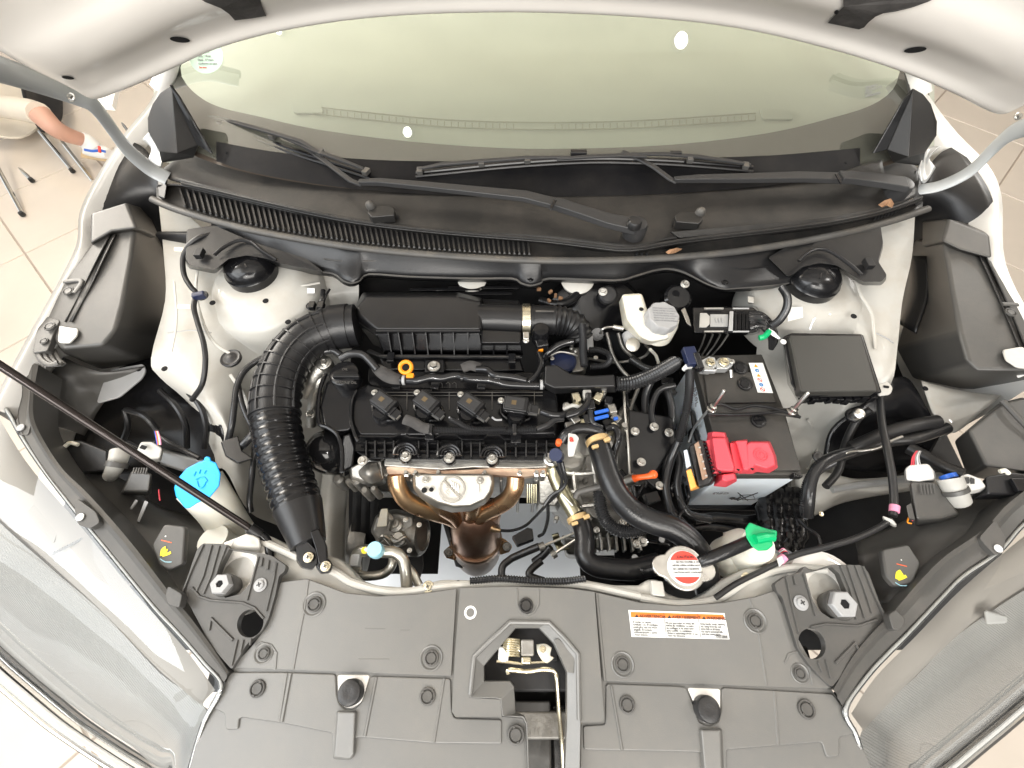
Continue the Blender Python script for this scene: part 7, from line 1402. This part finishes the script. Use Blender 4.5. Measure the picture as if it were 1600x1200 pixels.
frus('cable_bracket', [(345, 690, .82), (372, 680, .82), (378, 704, .82), (396, 716, .82), (372, 724, .82), (352, 712, .82)], [(345, 692, .80), (372, 682, .80), (378, 706, .80), (396, 718, .80), (372, 726, .80), (352, 714, .80)], 'satin_black', h6, bevel=.002)
for x, y in ((488, 478), (502, 478)): box3('connector', W(x, y, .875), .010, .014, .010, 'gloss_black', h6)
spot(car, 486, 478, .868, 8, 'rubber', name='rubber_grommet'); frus('white_tab', [(480, 450, .875), (492, 450, .875), (492, 458, .873), (480, 458, .873)], [(480, 450, .86), (492, 450, .86), (492, 460, .86), (480, 460, .86)], 'print_white', car, bevel=.001)

# black splash shield left and lamp wiring
ls = thing('splash_shield', 'shadowed black splash shield and bulb covers behind the left headlight', 'splash shield', (250, 650, .75))
loft('shield', [[(190, 575, .76), (250, 560, .78), (300, 585, .80), (330, 610, .80)], [(150, 620, .74), (230, 620, .76), (300, 630, .77), (350, 665, .78)], [(120, 680, .72), (220, 680, .70), (300, 680, .72), (352, 700, .75)], [(110, 740, .70), (200, 740, .68), (280, 730, .68), (345, 728, .72)]], 'satin_black', ls, solid=.004)
for pts in ([(250, 610, .79), (275, 635, .79), (290, 665, .77), (292, 700, .74)], [(280, 600, .80), (310, 630, .80), (322, 665, .78), (320, 700, .75)], [(196, 640, .78), (225, 650, .78), (246, 672, .76)], [(195, 640, .78), (200, 665, .76), (192, 690, .74)]): MB().tube([(x, y, z) for x, y, z in pts], .005, 8, 6).build('shield_rib', 'black_plastic', ls)
for pts, r_ in (([(244, 676, .79), (262, 690, .79), (290, 705, .78), (312, 716, .78)], .004), ([(200, 690, .78), (225, 700, .79), (244, 690, .79)], .003)): loomt(pts, r_, p=ls)
loft('inner_panel', [[(100, 560, .83), (160, 580, .82), (226, 572, .80)], [(70, 600, .84), (120, 610, .80), (170, 620, .78)], [(62, 660, .84), (100, 670, .80), (130, 680, .76)]], 'side_cover', ls, solid=.003)
plate('paint_flange', [(172, 577), (224, 568), (228, 578), (222, 590), (186, 620), (150, 630), (160, 600)], .80, .004, 'cap_grey', ls, r=6); spot(ls, 217, 577, .8005, 4, 'black_hole', name='flange_hole')
lp_ = thing('lamp_connector', 'pale grey plug with coloured wires behind the left headlight', 'connector', (234, 706, .83))
frus('plug', [(220, 690, .845), (238, 690, .845), (254, 700, .84), (250, 716, .835), (232, 718, .835), (213, 706, .838)], [(220, 694, .81), (238, 694, .81), (256, 704, .81), (252, 722, .81), (232, 724, .81), (211, 712, .81)], 'connector_grey', lp_, bevel=.003); box3('plug_window', W(224, 699, .847), .010, .006, .002, 'black_hole', lp_, -.3)
for k, m_ in enumerate(('blue_plastic', 'red_plastic', 'orange_plastic', 'print_white', 'pink_tape')): loomt([(242 + k * 1.2, 674, .84), (244 + k * 1.5, 684, .845), (246 + k * 1.4, 695, .84)], .0009, m_, lp_, 'wire')
for a in (0, 1): frus('socket', [(206, 735, .84), (236, 740, .84), (232, 768, .83), (192, 768, .83)], [(206, 735, .79), (238, 740, .79), (236, 774, .78), (186, 774, .78)], 'cap_grey' if False else 'side_cover', lp_, bevel=.003) if a == 0 else None
for k in range(6): MB().tube([(210 + k * 4, 731, .842), (208 + k * 4, 740, .842)], .0012, 6, 1).build('socket_rib', 'side_cover', lp_)
MB().tube([(188, 706, .83), (184, 720, .83), (177, 736, .82), (172, 744, .81)], lambda t, l: .0135 - .004 * t, 18).build('barrel_plug', 'connector_grey', lp_); MB().tube([(184, 722, .835), (181, 730, .833)], .0145, 18, 1).build('barrel_band', 'side_cover', lp_)
frus('module', [(100, 690, .83), (126, 688, .83), (168, 704, .825), (166, 736, .82), (130, 738, .82), (92, 726, .825)], [(100, 690, .79), (126, 688, .79), (170, 704, .79), (168, 740, .79), (130, 742, .79), (90, 728, .79)], 'black_plastic', lp_, bevel=.003); MB().tube([(101, 698, .833), (110, 692, .834), (122, 695, .832)], .003, 8).build('module_clip', 'resin_cream', lp_); box3('module_clip', W(96, 708, .832), .006, .018, .004, 'connector_grey', lp_, .4)
frus('stay', [(226, 782, .84), (232, 784, .84), (218, 816, .82), (214, 814, .82)], [(226, 784, .83), (232, 786, .83), (218, 818, .80), (214, 816, .80)], 'cap_grey', lp_, bevel=.001); frus('stay', [(212, 780, .83), (216, 782, .83), (206, 796, .82), (203, 794, .82)], [(212, 782, .82), (216, 784, .82), (206, 798, .80), (203, 796, .80)], 'cap_grey', lp_, bevel=.001)
loomt([(248, 765, .82), (249, 775, .82), (250, 782, .82)], .0009, 'red_plastic', lp_, 'wire'); loomt([(152, 750, .80), (142, 762, .80), (138, 772, .80), (143, 776, .80)], .0009, 'yellow_mark', lp_, 'wire')

# right side
rs = thing('splash_shield', 'glossy black splash shield under the wing cover at the right', 'splash shield', (1370, 680, .75))
loft('shield', [[(1390, 590, .82), (1420, 592, .82), (1450, 640, .80), (1470, 680, .78)], [(1350, 630, .80), (1390, 640, .80), (1420, 680, .77), (1446, 720, .75)], [(1300, 670, .76), (1340, 680, .76), (1380, 705, .74), (1420, 735, .72)], [(1286, 712, .73), (1310, 728, .73), (1350, 738, .72), (1400, 742, .70)]], 'satin_black', rs, solid=.004)
loft('inner_panel', [[(1440, 595, .80), (1500, 610, .80), (1565, 618, .80)], [(1455, 640, .79), (1480, 660, .79), (1500, 672, .79)], [(1462, 660, .78), (1472, 668, .78), (1482, 674, .78)]], 'bay_paint', rs, solid=.003); spot(rs, 1446, 607, .806, 4, 'black_hole', name='flange_hole')
frus('lamp_cover', [(1570, 628, .87), (1600, 622, .87), (1660, 650, .87), (1660, 740, .86), (1600, 735, .86), (1540, 728, .85), (1512, 672, .85)], [(1560, 630, .78), (1600, 620, .78), (1660, 650, .78), (1660, 760, .78), (1600, 760, .78), (1510, 745, .78), (1490, 690, .78)], 'side_cover', rs, bevel=.005, seg=3)
MB().tube([(1566, 626, .875), (1600, 662, .872), (1640, 700, .87)], .004, 8, 4).build('shield_rib', 'side_cover', rs)
for pts, r_ in (([(1330, 700, .79), (1352, 690, .80), (1385, 676, .81), (1425, 665, .82), (1465, 658, .82)], .0105), ([(1315, 712, .78), (1345, 702, .79), (1390, 690, .80), (1430, 685, .81), (1480, 668, .81)], .009), ([(1290, 760, .77), (1310, 735, .77), (1322, 690, .78), (1340, 655, .80), (1360, 640, .82)], .006), ([(1420, 700, .80), (1450, 716, .81), (1475, 730, .82), (1505, 742, .83)], .010)): loomt(pts, r_, 'rubber', rs, 'wrapped_loom')
h7 = thing('wiring_harness', 'thick black loom curving round the front right corner of the battery', 'wiring', (1270, 760, .8))
loomt([(1330, 705, .81), (1300, 715, .82), (1280, 728, .825), (1268, 750, .82), (1264, 780, .81), (1262, 806, .79)], .0085, 'loom', h7); corrug('loom', [(1300, 722, .81), (1276, 736, .815), (1262, 756, .81), (1258, 790, .80), (1260, 806, .78)], .0070, 'loom', h7, pitch=.003)
spot(h7, 1279, 714, .825, 9, 'rubber', name='rubber_grommet')
loomt([(1300, 716, .82), (1330, 706, .822), (1350, 704, .825), (1372, 700, .83), (1390, 690, .835), (1410, 682, .84)], .0022, 'steel', h7, 'bare_cable')
for x0 in (1200, 1215, 1232, 1244): MB().tube([(x0, 770, .70), (x0 - 4 + random.uniform(-4, 4), 800, .72), (x0 + random.uniform(-6, 6), 830, .73), (x0 - 6, 862, .73)], lambda t, l: .0135 + .0012 * math.sin(l * 130 + l * l * 900), 14, 8).build('wrapped_loom', 'satin_black', h7)
loomt([(1248, 812, .76), (1262, 826, .77), (1278, 838, .78), (1282, 860, .78), (1272, 880, .79)], .003, p=h7); bolt(h7, 1283, 803, .79, 4, 'zinc')
for k in range(5): loomt([(1216 + k * 2, 862 + k, .84), (1224 + k * 2, 857 + k * 2, .846), (1232 - k, 866 + k, .84), (1226, 874, .842)], .0007, ('pink_tape', 'print_white', 'red_plastic', 'navy_plastic', 'print_grey')[k], h7, 'wire')
h8 = thing('wiring_harness', 'slender black cable with pink tape crossing the dark gap at the right', 'wiring', (1380, 800, .85))
loomt([(1374, 615, .86), (1378, 660, .86), (1386, 700, .865), (1394, 745, .865), (1397, 785, .86), (1395, 806, .858)], .0052, 'rubber', h8); MB().tube([(1398, 790, .861), (1397, 800, .860)], .0062, 12, 1).build('pink_tape', 'pink_tape', h8)
loomt([(1392, 812, .86), (1370, 826, .86), (1335, 842, .858), (1290, 855, .855), (1250, 865, .852), (1226, 874, .85)], .0040, 'rubber', h8); MB().tube([(1226, 870, .852), (1218, 877, .85)], .0055, 12, 1).build('pink_tape', 'pink_tape', h8)
loomt([(1218, 878, .85), (1190, 892, .85), (1150, 912, .85), (1118, 934, .85)], .0036, 'rubber', h8)
frus('grey_clip', [(1378, 805, .868), (1396, 812, .868), (1402, 820, .864), (1398, 822, .864), (1380, 810, .864)], [(1378, 808, .85), (1396, 816, .85), (1402, 824, .85), (1396, 824, .85), (1380, 814, .85)], 'connector_grey', h8, bevel=.002); plate('marker', [(1214, 872), (1222, 868), (1226, 878), (1218, 886)], .856, .002, 'connector_white', h8, bevel=.0005)
rp_ = thing('lamp_connector', 'white and grey plugs with red wires behind the right headlight', 'connector', (1440, 750, .85))
frus('plug', [(1414, 732, .865), (1422, 726, .868), (1450, 724, .868), (1458, 734, .866), (1460, 748, .862), (1436, 752, .862), (1416, 750, .862)], [(1412, 736, .84), (1422, 730, .84), (1452, 728, .84), (1462, 738, .84), (1462, 754, .83), (1436, 756, .83), (1414, 754, .83)], 'connector_white', rp_, bevel=.003)
for k, m_ in enumerate(('red_plastic', 'red_plastic', 'print_grey', 'print_white', 'cap_grey')): loomt([(1432 + k * 1.6, 705, .86), (1426 + k * 2.4, 714, .866), (1424 + k * 3.5, 727, .866)], .0009, m_, rp_, 'wire')
frus('socket', [(1422, 752, .86), (1462, 754, .86), (1478, 775, .855), (1498, 803, .85), (1470, 810, .85), (1432, 812, .85), (1426, 780, .855)], [(1420, 756, .80), (1466, 758, .80), (1484, 778, .80), (1502, 808, .80), (1470, 820, .80), (1430, 824, .80), (1424, 784, .80)], 'side_cover', rp_, bevel=.004)
for k in range(5): MB().tube([(1438 + k * 5, 756, .862), (1440 + k * 5, 772, .86)], .0012, 6, 1).build('socket_rib', 'side_cover', rp_)
frus('tab', [(1416, 790, .86), (1424, 786, .86), (1430, 812, .85), (1420, 810, .85)], [(1416, 792, .84), (1424, 788, .84), (1430, 816, .83), (1420, 814, .83)], 'side_cover', rp_, bevel=.001)
MB().tube([(1484, 748, .865), (1490, 762, .862), (1496, 776, .855), (1500, 784, .85)], lambda t, l: .0155 - .002 * t, 20).build('barrel_plug', 'connector_grey', rp_); MB().tube([(1490, 764, .862), (1493, 770, .860)], .0168, 20, 1).build('barrel_band', 'side_cover', rp_); MB().tube([(1480, 742, .862), (1484, 748, .862)], .0105, 18, 1).build('blue_ring', 'blue_plastic', rp_)
frus('bulb_plug', [(1500, 744, .872), (1512, 740, .874), (1532, 748, .872), (1540, 760, .868), (1530, 764, .868), (1508, 768, .866)], [(1498, 748, .85), (1512, 744, .85), (1534, 752, .85), (1544, 764, .85), (1532, 770, .85), (1508, 774, .85)], 'connector_white', rp_, bevel=.002)
for q in ([(1507, 746), (1514, 745), (1515, 755), (1509, 756)], [(1517, 746), (1523, 748), (1523, 756), (1517, 756)]): plate('plug_slot', q, .8745, .001, 'print_black', rp_, bevel=0)
frus('module', [(1540, 744, .872), (1580, 738, .872), (1600, 740, .872), (1640, 748, .872), (1640, 772, .868), (1590, 774, .868), (1545, 772, .866)], [(1538, 748, .84), (1580, 742, .84), (1600, 744, .84), (1640, 748, .84), (1640, 780, .84), (1590, 780, .84), (1512, 782, .84)], 'black_plastic', rp_, bevel=.003); MB().tube([(1562, 737, .878), (1570, 735, .88), (1576, 740, .878)], .003, 8).build('module_clip', 'resin_cream', rp_); box3('module_step', W(1600, 758, .875), .03, .018, .006, 'satin_black', rp_, 0)
loomt([(1420, 808, .84), (1418, 816, .84), (1424, 818, .84)], .001, 'orange_plastic', rp_, 'wire'); loomt([(1422, 806, .84), (1426, 814, .84)], .001, 'red_plastic', rp_, 'wire')
# battery tray and dark supports
bt = thing('battery_tray', 'black tray and bracket below the front of the battery', 'tray', (1160, 800, .65))
frus('tray', [(1060, 796, .668), (1180, 798, .668), (1230, 770, .668), (1240, 560, .668), (1060, 560, .668)], [(1060, 800, .62), (1180, 802, .62), (1236, 775, .62), (1240, 560, .62), (1060, 560, .62)], 'satin_black', bt, bevel=.003)
for pts in ([(1085, 812, .70), (1120, 808, .70), (1170, 812, .70), (1200, 806, .70)], [(1070, 826, .68), (1110, 822, .69), (1150, 828, .69)], [(1088, 800, .68), (1090, 840, .67), (1100, 868, .66)]): MB().tube([(x, y, z) for x, y, z in pts], .008, 10, 5, flat=.5).build('tray_arm', 'satin_black', bt)
